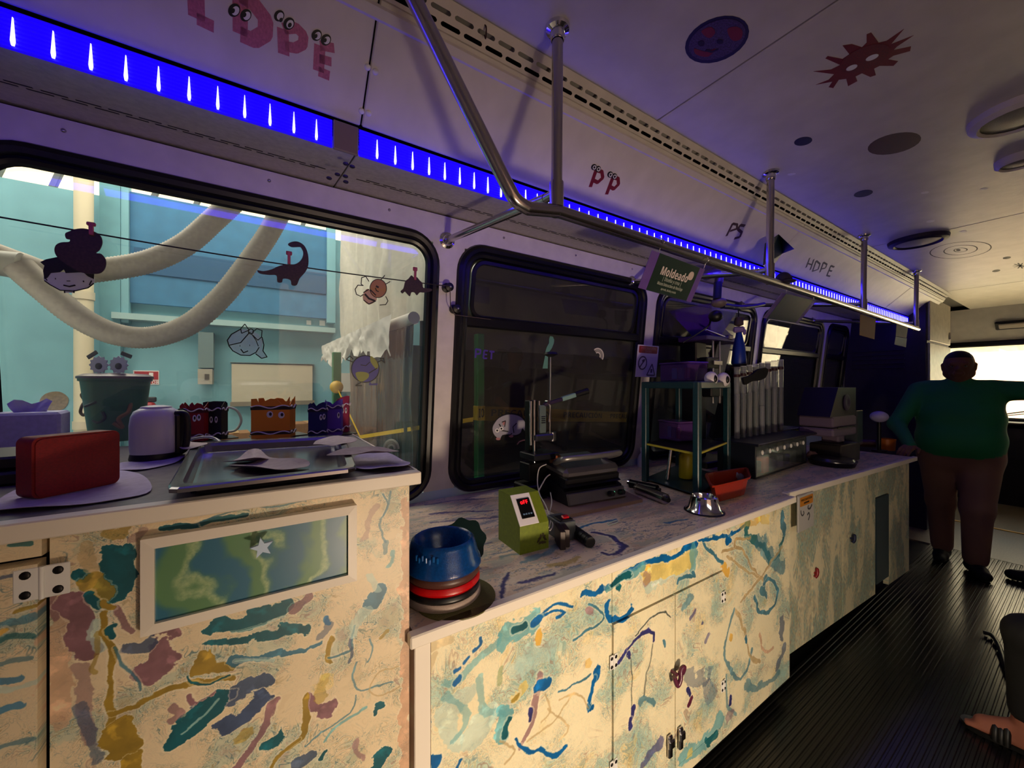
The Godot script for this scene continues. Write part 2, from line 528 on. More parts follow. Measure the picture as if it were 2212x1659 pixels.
func shell() -> void:
	# floor: smooth slab, with a ribbed rubber mat along the aisle
	var fl := struct_node("floor")
	var b := MB.new()
	b.bx(Vector3(-0.4, -0.06, -3.2), Vector3(2.6, 0.1, 9.6))
	part(fl, "slab", b, M.floor)
	b = MB.new()
	var pts := []
	var xs := []
	var x := -0.86
	while x < 0.5:
		for k in [[0.0, 0.0], [0.003, 0.0035], [0.0135, 0.0035], [0.0165, 0.0]]: xs.append([x + k[0], k[1]])
		x += 0.022
	for i in xs.size() - 1:
		b.quad(Vector3(xs[i][0], xs[i][1], 1.2), Vector3(xs[i + 1][0], xs[i + 1][1], 1.2), Vector3(xs[i + 1][0], xs[i + 1][1], -5.08), Vector3(xs[i][0], xs[i][1], -5.08), Vector3.UP)
	part(fl, "ribbed_mat", b, M.floor, "black ribbed rubber floor mat")
	b = MB.new()
	b.bx(Vector3(-0.4, -0.004, -5.62), Vector3(2.5, 0.012, 1.06))
	part(fl, "front_mat", b, M.floor2)
	b = MB.new()
	b.bx(Vector3(-0.4, 0.004, -6.15), Vector3(2.5, 0.012, 0.03), 0.004)
	part(fl, "step_edge", b, mat(Color(0.85, 0.68, 0.3), 0.5), "yellow floor edge strip")
	b = MB.new()
	b.bx(Vector3(-0.4, -0.004, -6.85), Vector3(2.5, 0.012, 1.38))
	part(fl, "cab_mat", b, M.floor2)
	# window wall: sill, posts between windows, header
	var wl := struct_node("wall_left")
	var top := 0.715
	b = MB.new()
	plate(b, Vector2(wall_a(0.0), -CAM_Y), Vector2(wall_a(WY0 + 0.035), WY0 + 0.035 - CAM_Y), -1.5, 7.9, 0.04)
	part(wl, "sill_panel", b, M.sill, "pale blue lower wall panel")
	b = MB.new()
	plate(b, Vector2(wall_a(WY1 - 0.035), WY1 - 0.035 - CAM_Y), Vector2(wall_a(CAM_Y + top), top), -1.5, 7.9, 0.04)
	part(wl, "header_panel", b, M.cream)
	var edges := [-1.5]
	for w in WINS:
		edges.append(w[0] + 0.035); edges.append(w[1] - 0.035)
	edges.append(7.9)
	for k in range(0, edges.size(), 2):
		b = MB.new()
		plate(b, Vector2(wall_a(WY0 + 0.035), WY0 + 0.035 - CAM_Y), Vector2(wall_a(WY1 - 0.035), WY1 - 0.035 - CAM_Y), edges[k], edges[k + 1], 0.04)
		part(wl, "window_post", b, M.cream)
	# screws in the header
	for s in [-0.45, 0.02, 0.42, 0.95, 1.4, 1.85, 2.3, 2.8]:
		b = MB.new()
		var p := Vector3(-wall_a(2.135), 2.135, -s)
		b.ball(Transform3D(Basis.from_scale(Vector3(0.006, 0.006, 0.006)), p), 8, 5)
		part(wl, "screw", b, M.steel)
	# ceiling: sloping panel over the windows, slanted panel with the letters, vent strip, flat ceiling sheets
	var cl := struct_node("ceiling")
	for k in 4:
		var s0: float = [-1.5, 0.222, 2.49, 4.75][k]; var s1: float = [0.222, 2.49, 4.75, 5.9][k]
		b = MB.new()
		plate(b, Vector2(1.56, 0.728), Vector2(1.10, 0.636), s0 + 0.002, s1 - 0.002, 0.012, 0.002)
		part(cl, "soffit_panel", b, M.soffit)
		b = MB.new()
		plate(b, Vector2(1.085, 0.690), Vector2(0.888, 0.870), s0 + 0.002, s1 - 0.002, 0.012, 0.003)
		part(cl, "slanted_panel", b, M.cream)
	b = MB.new()   # lip along the upper edge of the slanted panels
	plate(b, Vector2(0.915, 0.838), Vector2(0.893, 0.858), -1.5, 5.9, 0.02, 0.005)
	part(cl, "edge_bead", b, M.cream)
	vent_strip(cl)
	for k in 4:
		var s0: float = [-1.5, 1.16, 3.43, 5.7][k]; var s1: float = [1.16, 3.43, 5.7, 7.95][k]
		b = MB.new()
		b.bx(Vector3(0.03, CEIL + 0.02, -(s0 + s1) * 0.5), Vector3(1.86, 0.04, s1 - s0 - 0.006), 0.003)
		part(cl, "ceiling_sheet", b, M.ceil)
	b = MB.new()   # roof skin over the sheets, closing the joints and the space over the slanted panels
	b.bx(Vector3(-0.35, CEIL + 0.07, -3.2), Vector3(2.75, 0.05, 9.5))
	b.bx(Vector3(-1.655, 2.30, -3.2), Vector3(0.05, 0.36, 9.5))
	part(cl, "roof_skin", b, M.dark)
	b = MB.new()   # dark plenum behind the vents
	b.bx(Vector3(-1.0, 2.345, -2.2), Vector3(0.02, 0.05, 7.4))
	part(cl, "plenum", b, M.dark)
	# two rows of punched slots along the sloping panel
	var slot := MB.new()
	slot.bx(Vector3.ZERO, Vector3(0.006, 0.0012, 0.044), 0.0005)
	var sm := slot.mesh()
	for k in 2:
		var sa: float = [1.372, 1.354][k]
		for i in 74:
			var s := -0.72 + 0.056 * i + 0.028 * k
			if absf(s - 0.222) < 0.06: continue
			var o := MeshInstance3D.new()
			o.name = "punched_slot"; o.mesh = sm; o.material_override = M.dark
			cl.add_child(o, true)
			o.position = Vector3(-sa, CAM_Y + 0.636 + (sa - 1.10) * 0.2 - 0.0004, -s)
			o.rotation.z = -0.197
	# rivets either side of a panel joint
	for k in [[794, 145], [811, 155], [781, 240], [796, 245]]:
		b = MB.new()
		var nrm := Vector3(0.675, -0.738, 0)
		var p := at_pl(k[0], k[1], Vector3(-1.085, CAM_Y + 0.69, 0), nrm)
		var e1 := Vector3(0, 0, -1)
		b.ball(Transform3D(Basis(e1 * 0.0075, nrm * 0.004, e1.cross(nrm) * 0.0075), p), 12, 6)
		part(cl, "rivet", b, M.white)
	for k in [[747, 354], [761, 360], [729, 377], [746, 381], [711, 385], [747, 393]]:
		b = MB.new()
		var p := at_pl(k[0], k[1], Vector3(-1.10, CAM_Y + 0.636, 0), Vector3(0.196, -0.98, 0))
		b.ball(Transform3D(Basis.from_scale(Vector3(0.008, 0.004, 0.008)), p), 10, 6)
		part(cl, "rivet", b, M.purple)
	# rear wall, door-side wall
	b = MB.new()
	b.bx(Vector3(-0.4, 1.2, 1.5), Vector3(2.7, 2.5, 0.06))
	struct("wall_back", b, M.cream)
	# door-side wall with an open doorway beside the photographer
	b = MB.new()
	b.bx(Vector3(0.93, 1.2, 0.70), Vector3(0.05, 2.5, 1.66))
	b.bx(Vector3(0.93, 1.2, -4.6), Vector3(0.05, 2.5, 6.6))
	b.bx(Vector3(0.93, 2.22, -0.72), Vector3(0.05, 0.46, 1.2))
	struct("wall_right", b, M.cream)
	b = MB.new()
	b.bx(Vector3(3.4, -0.75, -0.5), Vector3(5.2, 0.1, 14.6))
	struct("floor_pavement", b, grained(mat(Color(0.24, 0.21, 0.18), 0.8), 1.0, 0.8))
	b = MB.new()
	b.bx(Vector3(3.6, 1.0, -0.5), Vector3(0.2, 3.5, 14.6))
	struct("wall_pavement", b, grained(mat(Color(0.50, 0.38, 0.33), 0.8), 1.0, 0.8))

func vent_strip(cl: Node3D) -> void:
	# a strip with two rows of rounded slots, each an opening into the dark space behind
	var p := Vector2(0.888, 0.870); var q := Vector2(0.850, 0.918)
	var u := Vector3(-(q.x - p.x), q.y - p.y, 0); var len := u.length(); u /= len
	var o := Vector3(-p.x, CAM_Y + p.y, 0)
	var b := MB.new()
	var nrm := Vector3(0.784, -0.62, 0)
	var pitch := 0.062; var sl := 0.052; var sh := 0.0095
	var rows := [[0.013, 0.0], [0.036, 0.031]]
	var bands := [0.0, 0.0245, len]
	var s_end := 5.85
	for ri in 2:
		var y0: float = bands[ri]; var y1: float = bands[ri + 1]; var yc: float = rows[ri][0]
		var s := -1.5 + float(rows[ri][1])
		while s < s_end:
			var hole := PackedVector2Array()
			for i in 6: hole.append(Vector2(s + pitch * 0.5 + (sl - sh) * 0.5 + cos(-PI / 2 + PI * i / 5) * sh * 0.5, yc + sin(-PI / 2 + PI * i / 5) * sh * 0.5))
			for i in 6: hole.append(Vector2(s + pitch * 0.5 - (sl - sh) * 0.5 + cos(PI / 2 + PI * i / 5) * sh * 0.5, yc + sin(PI / 2 + PI * i / 5) * sh * 0.5))
			# right half and left half round the opening
			var mid := s + pitch * 0.5
			var P := func(w: Vector2) -> Vector3: return o + Vector3(0, 0, -w.x) + u * w.y
			var outer := [Vector2(mid, y0), Vector2(s + pitch, y0), Vector2(s + pitch, yc - sh * 0.5), Vector2(s + pitch, yc - sh * 0.25), Vector2(s + pitch, yc), Vector2(s + pitch, yc + sh * 0.25), Vector2(s + pitch, yc + sh * 0.5), Vector2(s + pitch, y1), Vector2(mid, y1)]
			var inner := [Vector2(mid, yc - sh * 0.5), hole[0], hole[0], hole[1], hole[2], hole[3], hole[5], hole[5], Vector2(mid, yc + sh * 0.5)]
			for side in [1.0, -1.0]:
				for i in 8:
					var g := []
					for w in [outer[i], outer[i + 1], inner[i + 1], inner[i]]: g.append(P.call(Vector2(mid + (w.x - mid) * side, w.y)))
					b.tri(g[0], g[1], g[2], nrm, nrm, nrm); b.tri(g[0], g[2], g[3], nrm, nrm, nrm)
			s += pitch
	part(cl, "vent_strip", b, M.cream, "slotted vent strip along the ceiling")

func windows() -> void:
	for k in WINS.size():
		var w: Array = WINS[k]
		var n := struct_node("window_%d" % (k + 1))
		var yc := (WY0 + WY1) * 0.5
		var xf := wall_frame(Vector3(-wall_a(yc), yc, -(w[0] + w[1]) * 0.5))
		var ww: float = w[1] - w[0]; var hh := (WY1 - WY0) / wall_up().y
		var b := MB.new()
		var wd := 0.066 if k > 0 else 0.064
		ring(b, xf, ww, hh, 0.135, [Vector2(0, -0.002), Vector2(0.006, 0.012), Vector2(0.02, 0.02), Vector2(0.034, 0.016), Vector2(0.04, 0.008), Vector2(0.048, 0.012), Vector2(wd - 0.006, 0.008), Vector2(wd, -0.004), Vector2(wd - 0.014, -0.035)])
		part(n, "rubber_gasket", b, M.rubber, "black rubber window gasket")
		var gx := Transform3D(xf.basis, xf.origin - xf.basis.z * 0.022)
		if k == 0:
			b = MB.new()
			b.prism(gx, round_rect(ww - 0.12, hh - 0.12, 0.08), 0.004, true)
			part(n, "pane", b, M.glass)
		else:
			# a top-hung vent light over a fixed pane, with a bar between
			var iw := ww - 2 * wd
			var y_bar := (1.735 - yc) / wall_up().y
			var y_top := hh * 0.5 - wd
			b = MB.new()
			b.box(Transform3D(xf.basis, xf * Vector3(0, y_bar, -0.006)), Vector3(iw + 0.03, 0.05, 0.03), 0.008)
			part(n, "crossbar", b, M.rubber)
			b = MB.new()
			b.prism(gx * Transform3D(Basis.IDENTITY, Vector3(0, (y_bar - hh * 0.5 + wd) * 0.5, 0)), round_rect(iw + 0.02, y_bar + hh * 0.5 - wd, 0.05), 0.004, true)
			part(n, "pane", b, M.dim_glass)
			var vh := y_top - y_bar
			var vx := gx * Transform3D(Basis(Vector3.RIGHT, 0.06), Vector3(0, y_bar + vh * 0.5 + 0.005, 0.008))
			var sash: Node3D = Node3D.new(); sash.name = "vent_sash"; n.add_child(sash, true)
			b = MB.new()
			ring(b, vx, iw - 0.02, vh - 0.01, 0.07, [Vector2(0, -0.004), Vector2(0.0, 0.008), Vector2(0.005, 0.012), Vector2(0.02, 0.012), Vector2(0.024, 0.002), Vector2(0.024, -0.004)])
			part(sash, "sash_frame", b, M.rubber)
			b = MB.new()
			b.prism(vx, round_rect(iw - 0.05, vh - 0.04, 0.05), 0.004, true)
			part(sash, "pane", b, M.dim_glass)

func bus_front() -> void:
	# front wall with the windscreen opening, dashboard, the daylight outside
	var b := MB.new()
	b.bx(Vector3(-0.3, 0.52, -7.86), Vector3(2.8, 1.0, 0.06))
	b.bx(Vector3(-0.3, 2.2, -7.86), Vector3(2.8, 0.5, 0.06))
	b.bx(Vector3(-1.45, 1.5, -7.86), Vector3(0.6, 2.2, 0.06))
	struct("wall_front", b, M.cream)
	var n := struct_node("window_windscreen")
	b = MB.new()
	b.bx(Vector3(-0.2, 1.965, -7.80), Vector3(1.95, 0.07, 0.06), 0.015)
	b.bx(Vector3(-0.2, 1.0, -7.80), Vector3(1.95, 0.06, 0.06), 0.015)
	part(n, "frame", b, M.rubber)
	b = MB.new()
	b.bx(Vector3(-0.2, 1.48, -7.84), Vector3(1.95, 0.92, 0.005))
	part(n, "pane", b, M.glass)
	# sloping header over the windscreen with a destination-sign slot
	b = MB.new()
	b.quad(Vector3(-1.5, CEIL, -7.3), Vector3(0.9, CEIL, -7.3), Vector3(0.9, 2.0, -7.78), Vector3(-1.5, 2.0, -7.78), Vector3(0, -1, 1))
	struct("trim_windscreen_header", b, M.cream)
	var d := thing("interior_lamp", "pale oblong interior lamp in a dark frame over the windscreen", "lamp", Vector3(-0.42, 2.16, -7.55))
	var tilt := Basis(Vector3.RIGHT, atan2(0.37, 0.48) - PI / 2)
	b = MB.new()
	b.box(Transform3D(Basis(Vector3.RIGHT, 0.9), Vector3.ZERO), Vector3(0.62, 0.14, 0.03), 0.012)
	part(d, "housing", b, M.black)
	b = MB.new()
	b.box(Transform3D(Basis(Vector3.RIGHT, 0.9), Vector3(0, -0.012, 0.016)), Vector3(0.56, 0.08, 0.02), 0.008)
	part(d, "cover", b, mat(Color(0.85, 0.8, 0.74), 0.4))
	var ds := thing("dashboard", "black bus dashboard and front panel under the windscreen", "dashboard", Vector3(-0.3, 0, -7.62))
	b = MB.new()
	b.prism(Transform3D(Basis(Vector3(0, 0, 1), Vector3.UP, Vector3(-1, 0, 0)), Vector3(1.0, 0, 0)), poly([-0.18, 0, 0.14, 0.0, 0.16, 0.55, 0.12, 0.92, -0.02, 0.97, -0.18, 0.97]), 2.0)
	part(ds, "panel", b, mat(Color(0.02, 0.02, 0.022), 0.5))
	b = MB.new()
	b.bx(Vector3(0, 0.98, 0.02), Vector3(2.0, 0.02, 0.3), 0.006)
	part(ds, "ledge", b, mat(Color(0.35, 0.33, 0.3), 0.3))
	# windscreen wiper
	var wp := thing("windscreen_wiper", "thin wiper arm resting across the windscreen", "wiper", Vector3(-0.4, 1.05, -7.9))
	b = MB.new()
	b.cyl(Vector3(-0.35, 0.0, 0.0), Vector3(0.45, 0.22, 0), 0.008)
	b.cyl(Vector3(-0.35, -0.02, 0.0), Vector3(0.45, 0.17, 0), 0.006)
	part(wp, "arm", b, M.dark)
	# the yard in front: pale ground, sunlit building with a roller shutter
	b = MB.new()
	b.bx(Vector3(-1.0, -0.75, -14.5), Vector3(16, 0.1, 12.6))
	struct("floor_yard", b, grained(mat(Color(0.76, 0.70, 0.58), 0.8), 1.0, 0.8))
	var h := thing("yard_building", "pale sunlit building with a white roller shutter beyond the windscreen", "building", Vector3(-1.0, -0.7, -15.0))
	b = MB.new()
	b.bx(Vector3(0, 3.0, -0.2), Vector3(14, 6, 0.4))
	part(h, "wall", b, grained(mat(Color(0.86, 0.83, 0.76), 0.8), 1.0, 0.85))
	b = MB.new()
	b.bx(Vector3(0, 3.3, 0.05), Vector3(14, 0.4, 0.15))
	part(h, "fascia", b, mat(Color(0.35, 0.72, 0.74), 0.6), "turquoise fascia band")
	b = MB.new()
	b.bx(Vector3(0.0, 2.1, 0.04), Vector3(1.7, 1.6, 0.1), 0.02)
	part(h, "notice_panel", b, mat(Color(0.80, 0.62, 0.52), 0.6), "faded salmon panel")
	b = MB.new()
	b.bx(Vector3(1.15, 1.6, 0.06), Vector3(0.3, 3.2, 0.14), 0.02)
	part(h, "pilaster", b, mat(Color(0.85, 0.88, 0.84), 0.6))
	var sh := MB.new()
	for k in 22:
		sh = MB.new()
		sh.bx(Vector3(2.4, 0.1 + 0.14 * k, 0.03 + 0.0), Vector3(2.1, 0.12, 0.08), 0.03)
		part(h, "shutter_slat", sh, mat(Color(0.86, 0.85, 0.8), 0.5) if k == 0 else (h.get_node("shutter_slat") as MeshInstance3D).material_override)
	# tall cupboard behind the worktop: dark side towards the workshop, pale doors towards the aisle
	var cp := thing("tall_cupboard", "tall cupboard with a dark purple side and pale doors behind the far worktop end", "cupboard", Vector3(-1.27, 0, -6.0))
	b = MB.new()
	b.bx(Vector3(-0.005, 1.17, 0.0), Vector3(0.64, 2.34, 0.98), 0.008)
	part(cp, "body", b, M.purple)
	var dm := grained(mat(Color(0.78, 0.75, 0.68), 0.45), 2.0, 0.86)
	for k in [[0.1, 1.40], [1.42, 1.86], [1.88, 2.32]]:
		b = MB.new()
		b.bx(Vector3(0.323, (k[0] + k[1]) * 0.5, 0.0), Vector3(0.02, k[1] - k[0], 0.93), 0.006)
		var dr := part(cp, "door", b, dm)
		b = MB.new()
		b.bx(Vector3(0.34, k[0] + 0.1, -0.38), Vector3(0.016, 0.08, 0.016), 0.005)
		part(dr, "handle", b, M.steel)
	for k in 5:
		b = MB.new()
		b.bx(Vector3(-0.05, 1.62 + 0.045 * k, 0.493), Vector3(0.42, 0.014, 0.014), 0.004)
		part(cp, "vent_louvre", b, M.purple)

func rect_on(b: MB, xf: Transform3D, x0: float, y0: float, x1: float, y1: float, th: float) -> void:   # upright rectangle between two corners given in pixels
	var p := on_plane(xf, [x0, y0, x1, y1])
	b.prism(xf, PackedVector2Array([p[0], Vector2(p[1].x, p[0].y), p[1], Vector2(p[0].x, p[1].y)]), th)
func hung_film(p: Vector3, q: Vector3, y0: float, y1: float, amp: float, sd: int, ragged := 0.0) -> MB:   # hanging plastic film in loose folds
	var nz := FastNoiseLite.new(); nz.seed = sd; nz.frequency = 1.0
	var b := MB.new()
	var pts := []
	var cols := 44; var rows := 12
	var d := (q - p); d.y = 0
	var nrm := Vector3(-d.z, 0, d.x).normalized()
	for i in rows:
		for j in cols:
			var f := float(j) / (cols - 1); var g := float(i) / (rows - 1)
			var at := p.lerp(q, f)
			var low := y0 + ragged * nz.get_noise_2d(f * 9.0, 7.0)
			var w := d.length() * f
			at.y = lerpf(y1, low, g)
			pts.append(at + nrm * amp * (nz.get_noise_2d(w * 3.4 + g * 0.5, g * 1.2) + 0.5 * nz.get_noise_2d(w * 9.0, g * 2.2 + 5.0)) * (0.25 + 0.75 * g))
	b.grid(pts, cols)
	return b
func frame_x(a: float) -> Transform3D:   # upright plane at distance a on the window side, facing the bus
	return Transform3D(Basis(Vector3(0, 0, -1), Vector3.UP, Vector3(1, 0, 0)), Vector3(-a, CAM_Y, 0))

func warehouse() -> void:
	# hall beside the bus: blue wall under a bright clerestory, pipes and hoses; a bay hung with dark film further on
	var b := MB.new()
	b.bx(Vector3(-4.2, -0.75, -0.6), Vector3(5.0, 0.1, 12.2))
	struct("floor_hall", b, grained(mat(Color(0.34, 0.33, 0.31), 0.8), 1.0, 0.75))
	var wm := grained(mat(Color(0.47, 0.68, 0.72), 0.75), 0.8, 0.93, 0.0, 0.01)
	b = MB.new(); b.bx(Vector3(-5.3, 1.255, -0.6), Vector3(0.2, 3.97, 12.2))
	struct("wall_hall", b, wm)
	b = MB.new(); b.bx(Vector3(-3.4, 1.75, 5.4), Vector3(4.2, 5.0, 0.1))
	struct("wall_hall_rear", b, wm)
	var grey := mat(Color(0.6, 0.6, 0.58), 0.8)
	b = MB.new(); b.bx(Vector3(-3.6, 4.3, -0.6), Vector3(4.4, 0.1, 12.2))
	struct("ceiling_hall", b, grey)
	b = MB.new(); b.bx(Vector3(-1.52, 3.38, -0.6), Vector3(0.05, 1.8, 12.2))
	struct("wall_hall_over_bus", b, grey)
	# light: clerestory over the blue wall and translucent sheets in the roof
	var cs := thing("clerestory", "bright translucent clerestory with roof struts above the blue hall wall", "clerestory", Vector3(-5.35, 3.24, 0))
	b = MB.new(); b.bx(Vector3(-0.06, 0.45, 0.6), Vector3(0.03, 0.9, 10.0)); part(cs, "sheet", b, glow(Color(1.0, 0.95, 0.82), 0.9))
	b = MB.new(); b.bx(Vector3(0.12, 0.30, 0.6), Vector3(0.05, 0.05, 10.0), 0.01); part(cs, "rail", b, mat(Color(0.42, 0.44, 0.44), 0.6))
	for i in 16:
		b = MB.new(); sq_bar(b, Vector3(0.12, -0.02, 2.6 - 0.33 * i), Vector3(0.12, 0.32, 2.5 - 0.33 * i), 0.045); part(cs, "strut", b, mat(Color(0.35, 0.38, 0.38), 0.6))
	area_light("clerestory_light", Vector3(-5.33, 3.70, 0.6), Vector3(1, -0.5, 0), Vector2(9.0, 0.8), Color(1.0, 0.95, 0.84), HALL_E * 0.4)
	var sk := thing("roof_light_sheet", "glowing translucent roof sheet high in the hall", "roof light", Vector3(-3.9, 4.22, 0.6))
	b = MB.new(); b.bx(Vector3.ZERO, Vector3(1.8, 0.02, 5.0), 0.004); part(sk, "sheet", b, glow(Color(1.0, 0.97, 0.88), 1.0))
	area_light("roof_light", Vector3(-3.9, 4.19, 0.6), Vector3.DOWN, Vector2(1.8, 5.0), Color(1.0, 0.97, 0.9), HALL_E, Vector3.FORWARD)
	# on the blue wall
	var w5 := frame_x(5.2)
	var t := thing("blue_door", "large deep blue sliding door on the hall wall", "door", at_pl(495, 690, w5.origin, w5.basis.z))
	var blue := grained(mat(Color(0.22, 0.47, 0.62), 0.7), 1.0, 0.88, 0.0, 0.02)
	b = MB.new(); rect_on(b, lifted(w5, 0.02), 284, 418, 708, 690, 0.05); wpart(t, "leaf", b, blue)
	for x in [[268, 284], [704, 722]]:
		b = MB.new(); rect_on(b, lifted(w5, 0.01), x[0], 400, x[1], 700, 0.10); wpart(t, "jamb", b, wm)
	b = MB.new(); rect_on(b, lifted(w5, 0.0), 252, 692, 720, 712, 0.16); wpart(t, "ledge", b, mat(Color(0.60, 0.72, 0.72), 0.6))
	b = MB.new(); rect_on(b, lifted(w5, 0.075), 290, 588, 704, 592, 0.008); wpart(t, "seam", b, mat(Color(0.12, 0.32, 0.46), 0.7))
	t = thing("wall_column", "pale blue pilaster beside the white pipe", "pilaster", at_pl(248, 800, w5.origin, w5.basis.z))
	b = MB.new(); rect_on(b, w5, 224, 380, 268, 960, 0.12); wpart(t, "shaft", b, grained(mat(Color(0.40, 0.62, 0.66), 0.75), 1.0, 0.9))
	var c := at_a(181, 900, 4.95); c.y = -0.7
	t = thing("white_pipe", "thick cream vertical pipe on the hall wall", "pipe", c)
	b = MB.new(); b.cyl(Vector3.ZERO, Vector3(0, 4.0, 0), 0.062, 0.062, 20); part(t, "pipe", b, mat(Color(0.82, 0.78, 0.66), 0.5))
	for y in [1.0, 1.75, 2.9]:
		b = MB.new(); b.cyl(Vector3(0, y, 0), Vector3(0, y + 0.07, 0), 0.07, 0.07, 20); part(t, "coupling", b, mat(Color(0.78, 0.74, 0.64), 0.5))
	# flexible white hoses
	var hm := grained(mat(Color(0.70, 0.67, 0.60), 0.6), 6.0, 0.85)
	for q in [["corrugated cream hose rising to the roof", [-30, 545, 40, 570, 110, 590, 220, 583, 320, 565, 400, 528, 462, 475, 510, 430, 540, 395], 3.0, 0.060], ["corrugated cream hose hanging in a deep loop", [40, 575, 90, 620, 170, 685, 250, 722, 330, 728, 410, 700, 480, 640, 535, 570, 580, 505, 615, 440, 635, 400], 2.85, 0.056]]:
		var pts := []
		for i in range(0, q[1].size(), 2): pts.append(at_a(q[1][i], q[1][i + 1], q[2]))
		var path := curve(pts, 26)
		var rad := []
		for i in path.size(): rad.append(q[3] * (1.0 + (0.055 if i % 2 == 0 else -0.02)))
		b = MB.new(); b.tube(path, rad, 18)
		solo("duct_hose", q[0], "hose", pts[0], b, hm, "cream hoses in the hall")
	b = MB.new(); b.cyl(at_a(-60, 560, 2.95), at_a(45, 575, 2.95), 0.055, 0.066, 18)
	solo("hose_joint", "grey pipe joint feeding the two cream hoses", "pipe joint", at_a(45, 575, 2.95), b, mat(Color(0.55, 0.55, 0.50), 0.5))
	# small fittings on the wall
	t = thing("power_meter", "grey electric meter box on the hall wall", "meter", at_pl(448, 830, w5.origin, w5.basis.z))
	b = MB.new(); rect_on(b, w5, 432, 720, 464, 796, 0.14); wpart(t, "glass_case", b, mat(Color(0.42, 0.50, 0.50), 0.3))
	b = MB.new(); rect_on(b, w5, 432, 798, 462, 830, 0.17); wpart(t, "lower_box", b, mat(Color(0.62, 0.60, 0.54), 0.5))
	b = MB.new(); rect_on(b, lifted(w5, 0.171), 442, 808, 452, 820, 0.004); wpart(t, "label_plate", b, mat(Color(0.3, 0.28, 0.24), 0.5))
	t = thing("whiteboard", "cream whiteboard leaning on the hall wall", "board", at_pl(585, 872, w5.origin, w5.basis.z))
	b = MB.new(); rect_on(b, w5, 501, 786, 674, 870, 0.05); wpart(t, "board", b, mat(Color(0.74, 0.71, 0.62), 0.5))
	for q in [[498, 783, 678, 788], [498, 868, 678, 873]]:
		b = MB.new(); rect_on(b, w5, q[0], q[1], q[2], q[3], 0.06); wpart(t, "frame_bar", b, mat(Color(0.5, 0.47, 0.40), 0.5))
	t = thing("extinguisher_sign", "red and white fire extinguisher sign on the hall wall", "sign", at_pl(320, 815, w5.origin, w5.basis.z))
	b = MB.new(); rect_on(b, w5, 288, 800, 344, 831, 0.006); wpart(t, "board", b, M.white)
	b = MB.new(); rect_on(b, lifted(w5, 0.0065), 290, 802, 342, 820, 0.003); rect_on(b, lifted(w5, 0.0065), 290, 822, 342, 829, 0.003); wpart(t, "red_panels", b, mat(Color(0.62, 0.09, 0.10), 0.5))
	var sx := Transform3D(w5.basis, at_pl(316, 826, w5.origin, w5.basis.z) + Vector3(0.0085, 0, 0))
	b = MB.new(); words(b, sx, "EXTINTOR", 0, 0, 0.028, 0.19); rect_on(b, lifted(w5, 0.010), 322, 805, 331, 818, 0.002); wpart(t, "words", b, M.white)
	t = thing("fire_extinguisher", "red fire extinguisher hanging on the hall wall", "extinguisher", at_a(322, 930, 5.05))
	b = MB.new(); var ec := at_a(320, 872, 5.05)
	b.lathe(Transform3D(Basis.IDENTITY, ec + Vector3(0, -0.28, 0)), [Vector2(0, 0), Vector2(0.075, 0.01), Vector2(0.075, 0.24), Vector2(0.045, 0.29), Vector2(0, 0.3)], 20); wpart(t, "cylinder", b, mat(Color(0.55, 0.06, 0.06), 0.4))
	b = MB.new(); b.bx(ec + Vector3(0, 0.04, 0), Vector3(0.04, 0.05, 0.12), 0.008); wpart(t, "valve", b, M.black)
	b = MB.new(); b.bx(ec + Vector3(-0.11, -0.08, 0), Vector3(0.09, 0.04, 0.06)); wpart(t, "bracket", b, M.black)
	t = thing("electrical_cabinet", "white square switch panel on the hall wall", "switch panel", at_pl(745, 838, w5.origin, w5.basis.z))
	b = MB.new(); rect_on(b, w5, 734, 806, 766, 846, 0.04); wpart(t, "panel", b, mat(Color(0.72, 0.73, 0.70), 0.5))
	for q in [[735, 668, 745, 678], [662, 692, 672, 702], [690, 692, 702, 704], [850, 735, 862, 750]]:
		b = MB.new(); rect_on(b, w5, q[0], q[1], q[2], q[3], 0.006)
		solo("wall_notice", "small white notice taped to the hall wall", "notice", at_pl(q[0], q[3], w5.origin, w5.basis.z), b, M.white, "white notices on the hall wall")
	# patch of bare plaster, cardboard boxes on a bench, brick-red bin
	b = MB.new(); shape_on(b, w5, [86, 866, 100, 850, 128, 846, 148, 860, 142, 880, 120, 888, 95, 884], 0.006, 4)
	solo("plaster_patch", "patch of bare tan plaster on the hall wall", "plaster", at_pl(118, 868, w5.origin, w5.basis.z), b, grained(mat(Color(0.55, 0.48, 0.36), 0.8), 6.0, 0.7))
	t = thing("hall_bench", "long grey bench under the whiteboard", "bench", at_y(600, 1000, -0.7) * Vector3(0, 0, 0) + Vector3(-4.5, -0.7, -0.2))
	b = MB.new(); b.bx(Vector3(0, 1.52, 0), Vector3(0.7, 0.04, 3.2), 0.006); part(t, "top", b, mat(Color(0.50, 0.50, 0.47), 0.6))
	for z in [-1.4, 0.0, 1.4]:
		b = MB.new(); b.bx(Vector3(0, 0.75, z), Vector3(0.6, 1.5, 0.08), 0.006); part(t, "leg", b, mat(Color(0.3, 0.3, 0.3), 0.6))
	var card := grained(mat(Color(0.56, 0.40, 0.25), 0.8), 6.0, 0.85)
	for q in [[665, 900, 0.30, 0.22, "tan cardboard box beside the blue crayon box"], [742, 905, 0.28, 0.18, "wide tan cardboard box below the globe sticker"], [508, 905, 0.22, 0.16, "small grey-tan cardboard box behind the ring handle"], [792, 935, 0.20, 0.12, "flat tan cardboard box near the yellow tape"]]:
		c = at_a(q[0], q[1], 4.45); c.y = 0.842
		t = thing("cardboard_box", q[4], "box", c, 0.1, "cardboard boxes on the hall bench")
		b = MB.new(); b.bx(Vector3(0, q[3] * 0.5, 0), Vector3(0.26, q[3], q[2]), 0.006); part(t, "carton", b, card)
